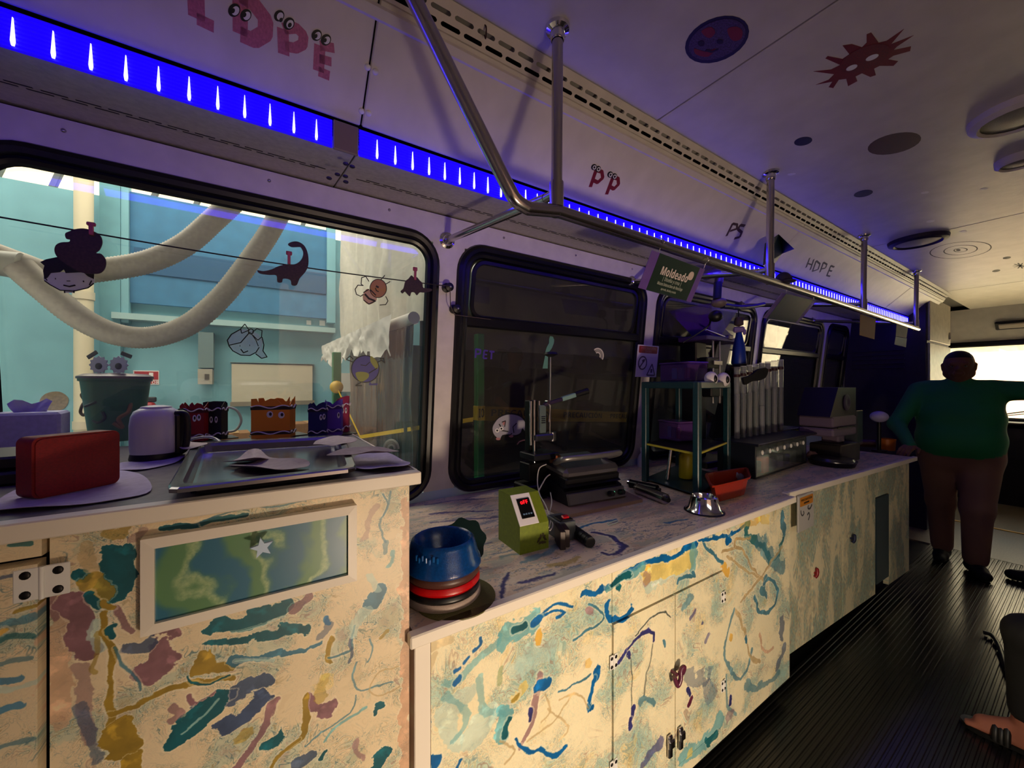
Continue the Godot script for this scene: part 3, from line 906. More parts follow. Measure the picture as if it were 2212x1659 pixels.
		b = MB.new(); b.bx(Vector3(0, q[3] + 0.001, 0), Vector3(0.262, 0.003, 0.05)); part(t, "tape", b, mat(Color(0.66, 0.52, 0.34), 0.4))
	# bay: white tarpaulin over a pole, black film below, dark film all along behind the other windows
	var P1 := Vector3(-4.6, 1.86, -0.61); var P2 := Vector3(-2.10, 1.82, -0.712)
	b = MB.new(); b.cyl(P1, P2, 0.035, 0.035, 14)
	solo("tarp_pole", "white pole carrying the tarpaulin at the edge of the bay", "pole", P1, b, mat(Color(0.72, 0.70, 0.66), 0.5))
	solo("white_tarp", "large white tarpaulin hanging above the pole", "tarpaulin", P1, hung_film(P1 + Vector3(0, 0, -0.12), P2 + Vector3(0, 0, -0.12), 1.84, 4.2, 0.10, 5), grained(mat(Color(0.78, 0.76, 0.70), 0.55), 3.0, 0.9))
	solo("tarp_flap", "ragged white flap of tarpaulin hanging below the pole", "tarpaulin", P1, hung_film(P1 + Vector3(0, -0.04, 0.07), P1.lerp(P2, 0.93) + Vector3(0, -0.04, 0.07), 1.66, 1.86, 0.04, 9, 0.14), mat(Color(0.80, 0.78, 0.74), 0.5))
	var film := mat(Color(0.035, 0.035, 0.035), 0.16)
	var Q := P1.lerp(P2, 0.70)
	solo("black_film", "glossy black plastic film hanging beside the large window", "plastic film", Q, hung_film(Q, P2, -0.6, 1.80, 0.10, 15), film)
	solo("brown_film", "smoky brown plastic film hanging behind the globe sticker", "plastic film", P1.lerp(P2, 0.45), hung_film(P1.lerp(P2, 0.40), Q, -0.6, 1.80, 0.12, 19), clear(Color(0.36, 0.26, 0.20), 0.82, 0.25))
	solo("dark_film_wall", "long wall of dark wrinkled plastic film outside the far windows", "plastic film", Vector3(-2.9, -0.6, -3.2), hung_film(Vector3(-2.9, 0, -0.72), Vector3(-2.9, 0, -6.2), -0.6, 1.75, 0.14, 23), mat(Color(0.05, 0.05, 0.045), 0.22))
	solo("grey_film_wall", "grey wrinkled plastic sheet outside the vent lights", "plastic film", Vector3(-2.5, 1.7, -3.2), hung_film(Vector3(-2.5, 0, -0.86), Vector3(-2.5, 0, -6.2), 1.70, 3.0, 0.14, 29), mat(Color(0.30, 0.29, 0.26), 0.35))
	b = MB.new(); b.bx(Vector3(-2.2, 3.05, -3.6), Vector3(1.5, 0.02, 5.4)); b.bx(Vector3(-3.7, 3.05, -3.6), Vector3(1.6, 0.02, 5.4)); b.bx(Vector3(-4.3, 1.2, -6.3), Vector3(2.0, 3.8, 0.03))
	b.bx(Vector3(-2.3, 1.2, -6.5), Vector3(1.5, 3.8, 0.03))
	struct("ceiling_bay", b, mat(Color(0.10, 0.10, 0.10), 0.6))
	# green posts and yellow warning tape
	var gp := at_a(1035, 900, 1.98); gp.y = -0.7
	b = MB.new(); b.bx(gp + Vector3(0, 1.2, 0), Vector3(0.05, 2.48, 0.045), 0.004)
	solo("green_post", "bright green post right outside the dark window", "post", gp, b, mat(Color(0.07, 0.42, 0.22), 0.5))
	var gq := at_a(727, 850, 3.3); gq.y = -0.7
	b = MB.new(); b.bx(gq + Vector3(0, 1.2, 0), Vector3(0.06, 2.4, 0.06), 0.004)
	solo("green_post", "green post in the hall behind the globe sticker", "post", gq, b, mat(Color(0.07, 0.42, 0.22), 0.5))
	t = thing("warning_tape", "yellow warning tape stretched between the green posts", "tape", gp + Vector3(0, 1.95, 0))
	var tp := [at_a(727, 836, 3.26), at_a(778, 944, 2.8), at_a(905, 924, 2.1), at_a(1022, 906, 1.95)]
	b = MB.new()
	for i in 3: b.quad(tp[i] + Vector3(0, 0.012, 0), tp[i + 1] + Vector3(0, 0.012, 0), tp[i + 1] - Vector3(0, 0.012, 0), tp[i] - Vector3(0, 0.012, 0), Vector3(1, 0, 0))
	wpart(t, "rolled_run", b, mat(Color(0.85, 0.68, 0.08), 0.45))
	b = MB.new(); b.bx(Vector3(gp.x, at_a(1035, 893, 1.95).y, gp.z), Vector3(0.056, 0.085, 0.051), 0.003); wpart(t, "wrap", b, mat(Color(0.80, 0.66, 0.10), 0.45))
	var ra := at_a(1042, 893, 1.96); var rb2 := at_a(1385, 902, 2.7)
	b = MB.new(); b.quad(ra + Vector3(0, 0.042, 0), rb2 + Vector3(0, 0.05, 0), rb2 - Vector3(0, 0.05, 0), ra - Vector3(0, 0.042, 0), Vector3(1, 0, 0)); wpart(t, "flat_run", b, mat(Color(0.62, 0.48, 0.06), 0.45))
	var fx := sign_frame(ra + Vector3(0, 0.04, 0), rb2 + Vector3(0, 0.04, 0), ra - Vector3(0, 0.04, 0))
	b = MB.new()
	for i in 3: words(b, fx[0], "PRECAUCIÓN", fx[1] * (-0.34 + 0.33 * i), 0.006, 0.04, fx[1] * 0.26)
	wpart(t, "words", b, M.black)
	b = MB.new(); words(b, Transform3D(Basis(Vector3(0, 0, -1), Vector3.UP, Vector3(1, 0, 0)), Vector3(gp.x + 0.0275, at_a(1035, 893, 1.95).y, gp.z)), "IO", 0, 0, 0.05, 0.034); wpart(t, "words", b, M.black)
	b = MB.new(); b.orb(tp[0], 0.05, 10, 7); wpart(t, "knot", b, mat(Color(0.75, 0.6, 0.12), 0.5))
	# black seats along the door side, seen mirrored in the dark panes
	for i in 3:
		t = thing("bus_seat", "black high-backed seat on the door side of the bus", "seat", Vector3(0.58, 0.0, -1.75 - 0.62 * i), -PI / 2, "seats on the door side")
		b = MB.new(); b.bx(Vector3(0, 0.40, 0.0), Vector3(0.44, 0.09, 0.44), 0.03); part(t, "cushion", b, mat(Color(0.03, 0.03, 0.034), 0.7))
		b = MB.new(); b.prism(Transform3D(Basis(Vector3.RIGHT, -0.12), Vector3(0, 0.80, -0.22)), round_rect(0.42, 0.66, 0.14), 0.07, true); part(t, "backrest", b, mat(Color(0.03, 0.03, 0.034), 0.7))
		b = MB.new(); b.bx(Vector3(0, 0.2, 0), Vector3(0.36, 0.39, 0.34), 0.01); part(t, "pedestal", b, M.dark)

func work_lamp() -> void:
	# LED flood lamp on a low stand by the door side, out of view to the photographer's right, turned on the low cabinets
	var p := Vector3(0.80, 0.55, -0.55)
	var aim := Vector3(-0.80, 0.50, -1.05)
	var t := thing("work_lamp", "warm round LED flood lamp on a low floor stand", "lamp", Vector3(0.80, 0, -0.55))
	var d := (aim - p).normalized()
	var xf := Transform3D(Basis(d.cross(Vector3.UP).normalized(), d, d.cross(Vector3.UP).normalized().cross(d)), Vector3(0, 0.55, 0))
	var b := MB.new()
	b.lathe(xf, [Vector2(0.0, -0.07), Vector2(0.06, -0.065), Vector2(0.10, -0.02), Vector2(0.10, 0.0), Vector2(0.09, 0.0), Vector2(0.088, -0.012)], 28)
	part(t, "housing", b, M.black)
	b = MB.new()
	b.lathe(xf, [Vector2(0.088, -0.010), Vector2(0.0, -0.008)], 28)
	part(t, "diffuser", b, glow(Color(1.0, 0.89, 0.76), 3.0))
	b = MB.new()
	b.cyl(Vector3(0.05, 0.02, 0), Vector3(0.05, 0.5, 0), 0.012)
	b.bx(Vector3(0.03, 0.01, 0), Vector3(0.2, 0.02, 0.3), 0.006)
	part(t, "stand", b, M.black)
	var l := SpotLight3D.new()
	l.name = "work_light"
	add_child(l)
	l.look_at_from_position(p + d * 0.012, aim, Vector3.UP)
	l.spot_range = 9.0; l.spot_attenuation = 2.0; l.spot_angle = 60.0; l.spot_angle_attenuation = 1.0
	l.light_size = 0.085; l.light_color = Color(1.0, 0.89, 0.76); l.light_energy = LAMP_E; l.shadow_enabled = true

# ---------------------------------------------------------------- poured paint: cream ground, washes, veins, then single strokes traced from the photograph
const PAINT := {
	"teal": Color(0.05, 0.33, 0.37), "slate": Color(0.24, 0.30, 0.42), "blue": Color(0.03, 0.36, 0.60), "navy": Color(0.20, 0.20, 0.42), "mauve": Color(0.52, 0.37, 0.40),
	"olive": Color(0.60, 0.49, 0.17), "ochre": Color(0.88, 0.68, 0.28), "yellow": Color(0.90, 0.78, 0.40), "sea": Color(0.36, 0.63, 0.67), "pale": Color(0.70, 0.80, 0.76),
	"peach": Color(0.78, 0.60, 0.48), "sand": Color(0.72, 0.62, 0.44), "greyblue": Color(0.25, 0.45, 0.53), "plum": Color(0.34, 0.13, 0.22), "dark": Color(0.16, 0.20, 0.20), "green": Color(0.42, 0.52, 0.33)}

func layer(sd: int, freq: float, w: int, h: int, warp: float, octaves := 3) -> PackedByteArray:
	var f := FastNoiseLite.new()
	f.seed = sd; f.frequency = freq; f.noise_type = FastNoiseLite.TYPE_SIMPLEX_SMOOTH; f.fractal_octaves = octaves
	if warp > 0.0:
		f.domain_warp_enabled = true; f.domain_warp_amplitude = warp; f.domain_warp_frequency = freq * 1.1; f.domain_warp_fractal_octaves = 2 if octaves == 1 else 3
	var im := f.get_image(w, h, false, false, true)
	im.convert(Image.FORMAT_L8)
	return im.get_data()
func mixc(p: PackedByteArray, i: int, c: Color, k: float) -> void:
	p[i] = int(lerpf(p[i], c.r8, k)); p[i + 1] = int(lerpf(p[i + 1], c.g8, k)); p[i + 2] = int(lerpf(p[i + 2], c.b8, k))
# colour and cover for each level of a noise layer: bands [colour, level, half width, cover] and washes [colour, from, cover]
func lut(bands: Array, washes: Array) -> PackedFloat32Array:
	var t := PackedFloat32Array(); t.resize(1024)
	for v in 256:
		var r := 0.0; var g := 0.0; var b := 0.0; var a := 0.0
		for q in washes + bands:
			var k := 0.0
			if q.size() == 3: k = clampf((v - q[1]) / 30.0, 0.0, 1.0) * q[2]
			else: k = clampf(1.3 - absf(v - q[1]) / q[2], 0.0, 1.0) * q[3]
			if k <= 0.0: continue
			var c: Color = q[0]
			var na := a + k * (1.0 - a)
			r = lerpf(r, c.r, k / na); g = lerpf(g, c.g, k / na); b = lerpf(b, c.b, k / na); a = na
		t[v * 4] = r * 255.0; t[v * 4 + 1] = g * 255.0; t[v * 4 + 2] = b * 255.0; t[v * 4 + 3] = a
	return t
func rings(cols: Array, from: int, to: int, step: int, half: float, k: float) -> Array:
	var o := []
	var i := 0
	for v in range(from, to, step):
		o.append([cols[i % cols.size()], v, half * (1.0 + 0.5 * ((i * 7) % 3) / 2.0), k * (0.6 + 0.4 * ((i * 5) % 4) / 3.0)]); i += 1
	return o
func poured(w: int, h: int, sd: int, base: Color, la: PackedFloat32Array, lb: PackedFloat32Array, lc: PackedFloat32Array, freq := 0.006) -> PackedByteArray:
	var out := PackedByteArray()
	out.resize(w * h * 3)
	var n1 := layer(sd, freq, w, h, 70.0, 1)
	var n2 := layer(sd + 7, freq * 0.6, w, h, 90.0)
	var n3 := layer(sd + 13, freq * 2.4, w, h, 34.0, 1)
	var br := base.r * 255.0; var bg := base.g * 255.0; var bb := base.b * 255.0
	for i in w * h:
		var ia := n1[i] * 4; var ib := n2[i] * 4; var ic := n3[i] * 4
		var m := clampf((n2[i] - 70) / 90.0, 0.12, 1.0)
		var k := lb[ib + 3]
		var r := lerpf(br, lb[ib], k); var g := lerpf(bg, lb[ib + 1], k); var b := lerpf(bb, lb[ib + 2], k)
		k = la[ia + 3] * m
		r = lerpf(r, la[ia], k); g = lerpf(g, la[ia + 1], k); b = lerpf(b, la[ia + 2], k)
		k = lc[ic + 3] * m
		var j := i * 3
		out[j] = int(lerpf(r, lc[ic], k)); out[j + 1] = int(lerpf(g, lc[ic + 1], k)); out[j + 2] = int(lerpf(b, lc[ic + 2], k))
	return out
# strokes: [colour, width or [first, last], points in pixels of the photograph, cover]; the edges run with the swirl of two noise layers
func strokes(p: PackedByteArray, w: int, h: int, to_uv: Callable, list: Array, wob: PackedByteArray, wob2: PackedByteArray) -> void:
	for q in list:
		var col: Color = PAINT[q[0]]
		var k: float = q[3] if q.size() > 3 else 1.0
		var pts := []
		var rr := []
		var m: int = q[2].size() / 2
		for i in m:
			var r0: float = (q[1] if not q[1] is Array else lerpf(q[1][0], q[1][1], float(i) / maxi(m - 1, 1))) * 0.5
			var g: Array = to_uv.call(q[2][i * 2], q[2][i * 2 + 1], r0)
			pts.append(g[0]); rr.append(g[1])
		if m == 1:
			pts.append(pts[0] + Vector2(rr[0] * 0.5, rr[0] * 0.4)); rr.append(rr[0] * 0.8); m = 2
		var sp := []; var sr := []
		for i in m - 1:
			var p0: Vector2 = pts[maxi(i - 1, 0)]; var p3: Vector2 = pts[mini(i + 2, m - 1)]
			var n := 1 if m == 2 else 3
			for e in n:
				var f := float(e) / n
				sp.append((pts[i] as Vector2).cubic_interpolate(pts[i + 1], p0, p3, f)); sr.append(lerpf(rr[i], rr[i + 1], f))
		sp.append(pts[m - 1]); sr.append(rr[m - 1])
		var rmax := 0.0
		for r in sr: rmax = maxf(rmax, r)
		var amp := clampf(rmax * 1.5 + 7.0, 8.0, 34.0)
		var pad := rmax * 1.5 + 6.0 + amp * 0.5
		var lo := Vector2(1e9, 1e9); var hi := Vector2(-1e9, -1e9)
		for v in sp: lo = lo.min(v); hi = hi.max(v)
		var x0 := clampi(int(lo.x - pad), 0, w - 1); var x1 := clampi(int(hi.x + pad), 0, w - 1); var y0 := clampi(int(lo.y - pad), 0, h - 1); var y1 := clampi(int(hi.y + pad), 0, h - 1)
		var bw := x1 - x0 + 1
		var dist := PackedFloat32Array(); dist.resize(bw * (y1 - y0 + 1)); dist.fill(99.0)
		for i in sp.size() - 1:
			var a: Vector2 = sp[i]; var e: Vector2 = sp[i + 1] - a
			var ee := maxf(e.length_squared(), 1e-6)
			var ra: float = sr[i]; var rb: float = sr[i + 1]
			for y in range(maxi(y0, int(minf(a.y, a.y + e.y) - pad)), mini(y1, int(maxf(a.y, a.y + e.y) + pad)) + 1):
				for x in range(maxi(x0, int(minf(a.x, a.x + e.x) - pad)), mini(x1, int(maxf(a.x, a.x + e.x) + pad)) + 1):
					var o := y * w + x
					var v := Vector2(x + (wob[o] - 128) * 0.0039 * amp, y + (wob2[o] - 128) * 0.0039 * amp) - a
					var f := clampf(v.dot(e) / ee, 0.0, 1.0)
					var d := (v - e * f).length() - lerpf(ra, rb, f) * (0.75 + wob2[o] * 0.002)
					var z := (y - y0) * bw + x - x0
					if d < dist[z]: dist[z] = d
		for y in range(y0, y1 + 1):
			for x in range(x0, x1 + 1):
				var d := dist[(y - y0) * bw + x - x0]
				if d > 4.0: continue
				var o := y * w + x
				if d < 1.0:
					var shade := 0.86 + 0.28 * (wob[o] / 255.0)
					if wob2[o] > 168: shade += (wob2[o] - 168) * 0.006
					mixc(p, o * 3, Color(minf(col.r * shade, 1), minf(col.g * shade, 1), minf(col.b * shade, 1)), clampf((1.0 - d) * 0.7, 0.0, 1.0) * k)
				elif k > 0.7: mixc(p, o * 3, Color(0.92, 0.88, 0.78), 0.4)

class Canvas:
	var img: Image
	var s0: float; var s1: float; var y0: float; var y1: float
	func uv(s: float, y: float) -> Vector2:
		return Vector2((s - s0) / (s1 - s0), (y1 - y) / (y1 - y0))
# front board in the plane x = const, painted face towards the aisle
func board(c: Canvas, s0: float, s1: float, y0: float, y1: float, a: float, th: float, lean := 0.0) -> MB:
	var b := MB.new()
	var P := func(s: float, y: float, d: float) -> Vector3: return Vector3(-(a + (s - c.s0) * lean) - d, y, -s)
	var r := 0.0012
	var A: Vector3 = P.call(s0 + r, y0 + r, 0); var B: Vector3 = P.call(s1 - r, y0 + r, 0); var C: Vector3 = P.call(s1 - r, y1 - r, 0); var D: Vector3 = P.call(s0 + r, y1 - r, 0)
	var n := Vector3(1, 0, 0)
	b.tri(A, B, C, n, n, n, c.uv(s0, y0), c.uv(s1, y0), c.uv(s1, y1)); b.tri(A, C, D, n, n, n, c.uv(s0, y0), c.uv(s1, y1), c.uv(s0, y1))
	var E: Vector3 = P.call(s0, y0, th); var G: Vector3 = P.call(s1, y0, th); var H: Vector3 = P.call(s1, y1, th); var I: Vector3 = P.call(s0, y1, th)
	for q in [[A, B, G, E, Vector3(0, -1, 0)], [B, C, H, G, Vector3(0, 0, -1)], [C, D, I, H, Vector3(0, 1, 0)], [D, A, E, I, Vector3(0, 0, 1)], [E, G, H, I, Vector3(-1, 0, 0)]]:
		var z: int = b.t.size()
		b.quad(q[0], q[1], q[2], q[3], q[4])
		for i in range(z, b.t.size()): b.t[i] = c.uv(-b.v[i].z, b.v[i].y)
	return b

func hinge(p: Node3D, at: Vector3, w: float, h: float) -> void:
	var b := MB.new()
	b.bx(at + Vector3(0.0015, 0, -w * 0.28), Vector3(0.003, h, w * 0.48), 0.001)
	b.bx(at + Vector3(0.0015, 0, w * 0.28), Vector3(0.003, h, w * 0.48), 0.001)
	b.cyl(at + Vector3(0.003, -h * 0.5, 0), at + Vector3(0.003, h * 0.5, 0), 0.003, 0.003, 8)
	var o := wpart(p, "hinge", b, M.white, "white metal hinge")
	var sc := MB.new()
	for k in [[-1, -1], [1, -1], [-1, 1], [1, 1]]:
		sc = MB.new()
		sc.ball(Transform3D(Basis.from_scale(Vector3(0.002, h * 0.13, h * 0.13)), at + Vector3(0.003, h * 0.3 * k[0], w * 0.3 * k[1])), 10, 6)
		wpart2(o, "screw", sc, M.screw)
func wpart2(o: Node3D, called: String, b: MB, m: Material) -> MeshInstance3D:
	var x := MeshInstance3D.new()
	x.name = called
	var xf := o.transform
	var q := o.get_parent()
	while q != self:
		xf = (q as Node3D).transform * xf; q = q.get_parent()
	x.mesh = b.mesh(xf.affine_inverse()); x.material_override = m
	o.add_child(x, true)
	return x

func counters() -> void:
	work_lamp()
	M.screw = mat(Color(0.12, 0.11, 0.11), 0.4, 0.6)
	var t0 := Time.get_ticks_msec()
	# ---- paint on the near low cabinet
	var cw := 1320; var ch := 600
	var lo := Canvas.new()
	lo.s0 = 0.262; lo.s1 = 2.07; lo.y0 = 0.075; lo.y1 = 0.90
	var pt := PAINT
	var line_cols := [Color(0.66, 0.58, 0.42), Color(0.46, 0.62, 0.60), Color(0.56, 0.44, 0.38), Color(0.62, 0.74, 0.70), Color(0.76, 0.66, 0.44), Color(0.40, 0.52, 0.54)]
	var pix := poured(cw, ch, 21, Color(0.93, 0.885, 0.74), lut(rings(line_cols, 36, 236, 11, 2.6, 0.75), [[Color(0.90, 0.78, 0.50), 190, 0.5]]), lut([], [[Color(0.66, 0.79, 0.74), 148, 0.62], [Color(0.50, 0.70, 0.70), 196, 0.5]]), lut(rings(line_cols, 60, 210, 24, 3.5, 0.55), []), 0.010)
	var wob := layer(5, 0.016, cw, ch, 30.0); var wob2 := layer(6, 0.016, cw, ch, 30.0)
	var to_lo := func(px: float, py: float, r: float) -> Array:
		var q := at_a(px, py, 0.80)
		var g := lo.uv(-q.z, q.y)
		return [Vector2(g.x * cw, g.y * ch), r * mpp(q) * cw / (lo.s1 - lo.s0) * (1.0 + 0.35 * clampf(-q.z, 0, 1.5))]
	strokes(pix, cw, ch, to_lo, [
		["sea", 34, [1085, 1378, 1110, 1362, 1150, 1348], 0.75], ["sea", 16, [1075, 1381, 1037, 1421, 1002, 1454, 961, 1477], 0.6], ["pale", 40, [1000, 1500, 960, 1540, 990, 1600], 0.6], ["pale", 40, [1060, 1540, 1020, 1600], 0.6], ["pale", 46, [1180, 1400, 1120, 1440], 0.5], ["sea", 14, [960, 1500, 1010, 1550, 980, 1600], 0.5], ["sea", 12, [1030, 1470, 1040, 1530, 1085, 1545], 0.5],
		["pale", 30, [1400, 1260, 1450, 1230, 1490, 1210], 0.6], ["yellow", 34, [1400, 1235, 1440, 1225, 1485, 1208], 0.8], ["ochre", 18, [1395, 1222], 0.9], ["mauve", 18, [1395, 1250], 0.5], ["teal", 12, [1332, 1271]],
		["blue", 9, [1255, 1284, 1303, 1269, 1341, 1246, 1370, 1225, 1406, 1211, 1460, 1196, 1504, 1175]], ["sea", 14, [1310, 1270, 1350, 1246, 1390, 1225], 0.8], ["teal", 10, [1320, 1262, 1360, 1240]],
		["blue", 10, [1313, 1300, 1313, 1325, 1328, 1336, 1349, 1330, 1361, 1317]], ["blue", 5, [1171, 1328, 1189, 1307, 1209, 1298, 1235, 1306]], ["blue", 5, [1164, 1338, 1199, 1317, 1219, 1320, 1204, 1335]], ["blue", 12, [1150, 1350, 1166, 1338]], ["teal", 12, [1112, 1360, 1130, 1350]], ["greyblue", 4, [1275, 1304, 1300, 1318, 1303, 1332, 1288, 1348, 1240, 1380]],
		["blue", 6, [1035, 1373, 1032, 1392, 1022, 1404]], ["blue", 6, [1012, 1415, 1004, 1429]], ["blue", 5, [995, 1440, 981, 1449]], ["blue", 12, [980, 1472, 992, 1460]], ["mauve", 11, [1164, 1462, 1159, 1505, 1146, 1563, 1123, 1614], 0.75], ["blue", 14, [1160, 1488, 1181, 1477]], ["blue", 16, [1288, 1450, 1290, 1458]], ["blue", 9, [1284, 1465, 1280, 1490, 1270, 1528, 1278, 1530]], ["greyblue", 3, [1275, 1455, 1255, 1472, 1209, 1492]],
		["sea", 30, [1090, 1545, 1083, 1588], 0.8], ["teal", 10, [1098, 1555, 1090, 1590]], ["blue", 7, [1111, 1593, 1143, 1624, 1165, 1616, 1194, 1634, 1222, 1614]], ["blue", 22, [934, 1642, 936, 1655]], ["blue", 12, [922, 1545, 924, 1572]], ["blue", 8, [992, 1640, 985, 1658]], ["navy", 6, [1142, 1555, 1145, 1535]],
		["yellow", 14, [1108, 1507, 1133, 1480], 0.7], ["olive", 7, [1106, 1512, 1116, 1500], 0.8], ["ochre", 13, [1164, 1370, 1162, 1384], 0.9], ["green", 14, [1080, 1470, 1085, 1440], 0.45], ["sand", 18, [930, 1400, 970, 1385], 0.5], ["sand", 14, [925, 1450, 935, 1420], 0.5], ["ochre", 12, [1270, 1430], 0.5], ["mauve", 12, [1275, 1320], 0.7],
		["sand", 3, [1210, 1510, 1240, 1500, 1262, 1506, 1270, 1528], 0.8], ["sand", 3, [1175, 1500, 1190, 1530, 1170, 1560], 0.7], ["sand", 3, [1140, 1600, 1190, 1560, 1240, 1500], 0.7], ["sand", 3, [1185, 1530, 1230, 1570, 1210, 1600], 0.7], ["sand", 4, [1090, 1650, 1110, 1620, 1080, 1600], 0.7],
		["sea", 18, [1496, 1186, 1496, 1233], 0.7], ["greyblue", 5, [1465, 1256, 1470, 1248, 1500, 1245, 1496, 1236]], ["greyblue", 5, [1518, 1168, 1530, 1185, 1561, 1215]], ["ochre", 14, [1566, 1225, 1570, 1238], 0.9], ["blue", 5, [1511, 1165, 1545, 1160, 1576, 1154, 1612, 1132]], ["blue", 9, [1570, 1158, 1578, 1163, 1568, 1168]],
		["teal", 10, [1616, 1128, 1614, 1154, 1648, 1179, 1662, 1204], 0.8], ["greyblue", 13, [1691, 1112, 1691, 1157], 0.9], ["teal", 7, [1690, 1160, 1682, 1197, 1660, 1215], 0.8], ["greyblue", 22, [1640, 1165, 1660, 1200, 1690, 1225], 0.6], ["yellow", 14, [1640, 1120, 1660, 1118], 0.6], ["ochre", 10, [1600, 1135, 1640, 1122], 0.5], ["sand", 4, [1560, 1190, 1600, 1185, 1625, 1225, 1650, 1250], 0.9], ["sand", 4, [1585, 1180, 1590, 1165, 1620, 1160], 0.9], ["sand", 4, [1570, 1200, 1610, 1230, 1640, 1245], 0.8], ["sand", 4, [1690, 1180, 1640, 1250, 1600, 1300], 0.8],
		["greyblue", 10, [1655, 1250, 1645, 1275, 1655, 1285], 0.8], ["greyblue", 5, [1630, 1290, 1640, 1322, 1665, 1318, 1680, 1280, 1668, 1250, 1650, 1260], 0.9], ["greyblue", 5, [1585, 1320, 1565, 1390, 1570, 1430, 1590, 1465, 1612, 1450, 1625, 1400], 0.7], ["sand", 5, [1590, 1320, 1610, 1370, 1620, 1420, 1640, 1430], 0.8], ["ochre", 8, [1578, 1380, 1580, 1370], 0.8], ["greyblue", 7, [1610, 1375, 1613, 1385]], ["peach", 4, [1640, 1370, 1650, 1410, 1670, 1400], 0.7], ["slate", 12, [1690, 1330, 1688, 1380], 0.6], ["slate", 10, [1695, 1400, 1680, 1440], 0.6],
		["greyblue", 10, [1610, 1480, 1640, 1485, 1680, 1455], 0.6], ["navy", 5, [1578, 1505, 1576, 1520]], ["greyblue", 5, [1570, 1460, 1570, 1520, 1590, 1545], 0.6],
		["navy", 6, [1334, 1432, 1352, 1405]], ["navy", 5, [1355, 1400, 1375, 1372, 1405, 1362, 1410, 1382]], ["dark", 2, [1370, 1370, 1400, 1340, 1430, 1318, 1448, 1330], 0.8], ["dark", 3, [1408, 1390, 1402, 1430, 1394, 1460, 1390, 1500], 0.5], ["navy", 9, [1358, 1410, 1356, 1420]], ["dark", 2, [1360, 1420, 1363, 1480, 1362, 1530], 0.6], ["navy", 8, [1364, 1530, 1362, 1550]], ["navy", 11, [1358, 1555, 1362, 1570]], ["greyblue", 9, [1378, 1520, 1390, 1505, 1410, 1520], 0.7], ["navy", 14, [1385, 1650, 1400, 1632, 1430, 1600], 0.6], ["greyblue", 5, [1432, 1380, 1434, 1395], 0.9],
		["greyblue", 13, [1478, 1310, 1490, 1288], 0.6], ["navy", 6, [1500, 1320, 1490, 1335], 0.6], ["navy", 6, [1516, 1344], 0.7], ["navy", 8, [1524, 1385, 1530, 1372], 0.5], ["navy", 8, [1483, 1487, 1487, 1500]], ["plum", 6, [1486, 1522, 1492, 1508]], ["slate", 22, [1480, 1460, 1520, 1470], 0.4], ["slate", 20, [1520, 1480, 1535, 1500], 0.35],
		["sea", 24, [1475, 1636, 1510, 1612, 1540, 1578, 1552, 1555], 0.7], ["teal", 16, [1530, 1600, 1542, 1590], 0.8], ["yellow", 12, [1490, 1625], 0.7], ["mauve", 14, [1570, 1555, 1580, 1540], 0.5]], wob, wob2)
	lo.img = Image.create_from_data(cw, ch, false, Image.FORMAT_RGB8, pix)
	M.paint_low = textured(lo.img, 0.42)
	# ---- paint on the tall cabinet
	var hi := Canvas.new()
	hi.s0 = -0.36; hi.s1 = 0.262; hi.y0 = 0.60; hi.y1 = 1.245
	var hw := 880; var hh := 912
	line_cols = [Color(0.44, 0.50, 0.46), Color(0.60, 0.52, 0.36), Color(0.32, 0.44, 0.46), Color(0.66, 0.70, 0.60), Color(0.58, 0.46, 0.42)]
	pix = poured(hw, hh, 41, Color(0.88, 0.80, 0.66), lut(rings(line_cols, 60, 220, 15, 2.4, 0.85), [[Color(0.66, 0.60, 0.46), 196, 0.4]]), lut([], [[Color(0.70, 0.76, 0.68), 150, 0.6], [Color(0.66, 0.54, 0.50), 204, 0.5]]), lut(rings(line_cols, 80, 190, 30, 3.0, 0.6), []), 0.009)
	wob = layer(9, 0.014, hw, hh, 30.0); wob2 = layer(10, 0.014, hw, hh, 30.0)
	var to_hi := func(px: float, py: float, r: float) -> Array:
		var q := at_a(px, py, 0.80)
		var g := hi.uv(-q.z, q.y)
		return [Vector2(g.x * hw, g.y * hh), r * mpp(q) * hw / (hi.s1 - hi.s0)]
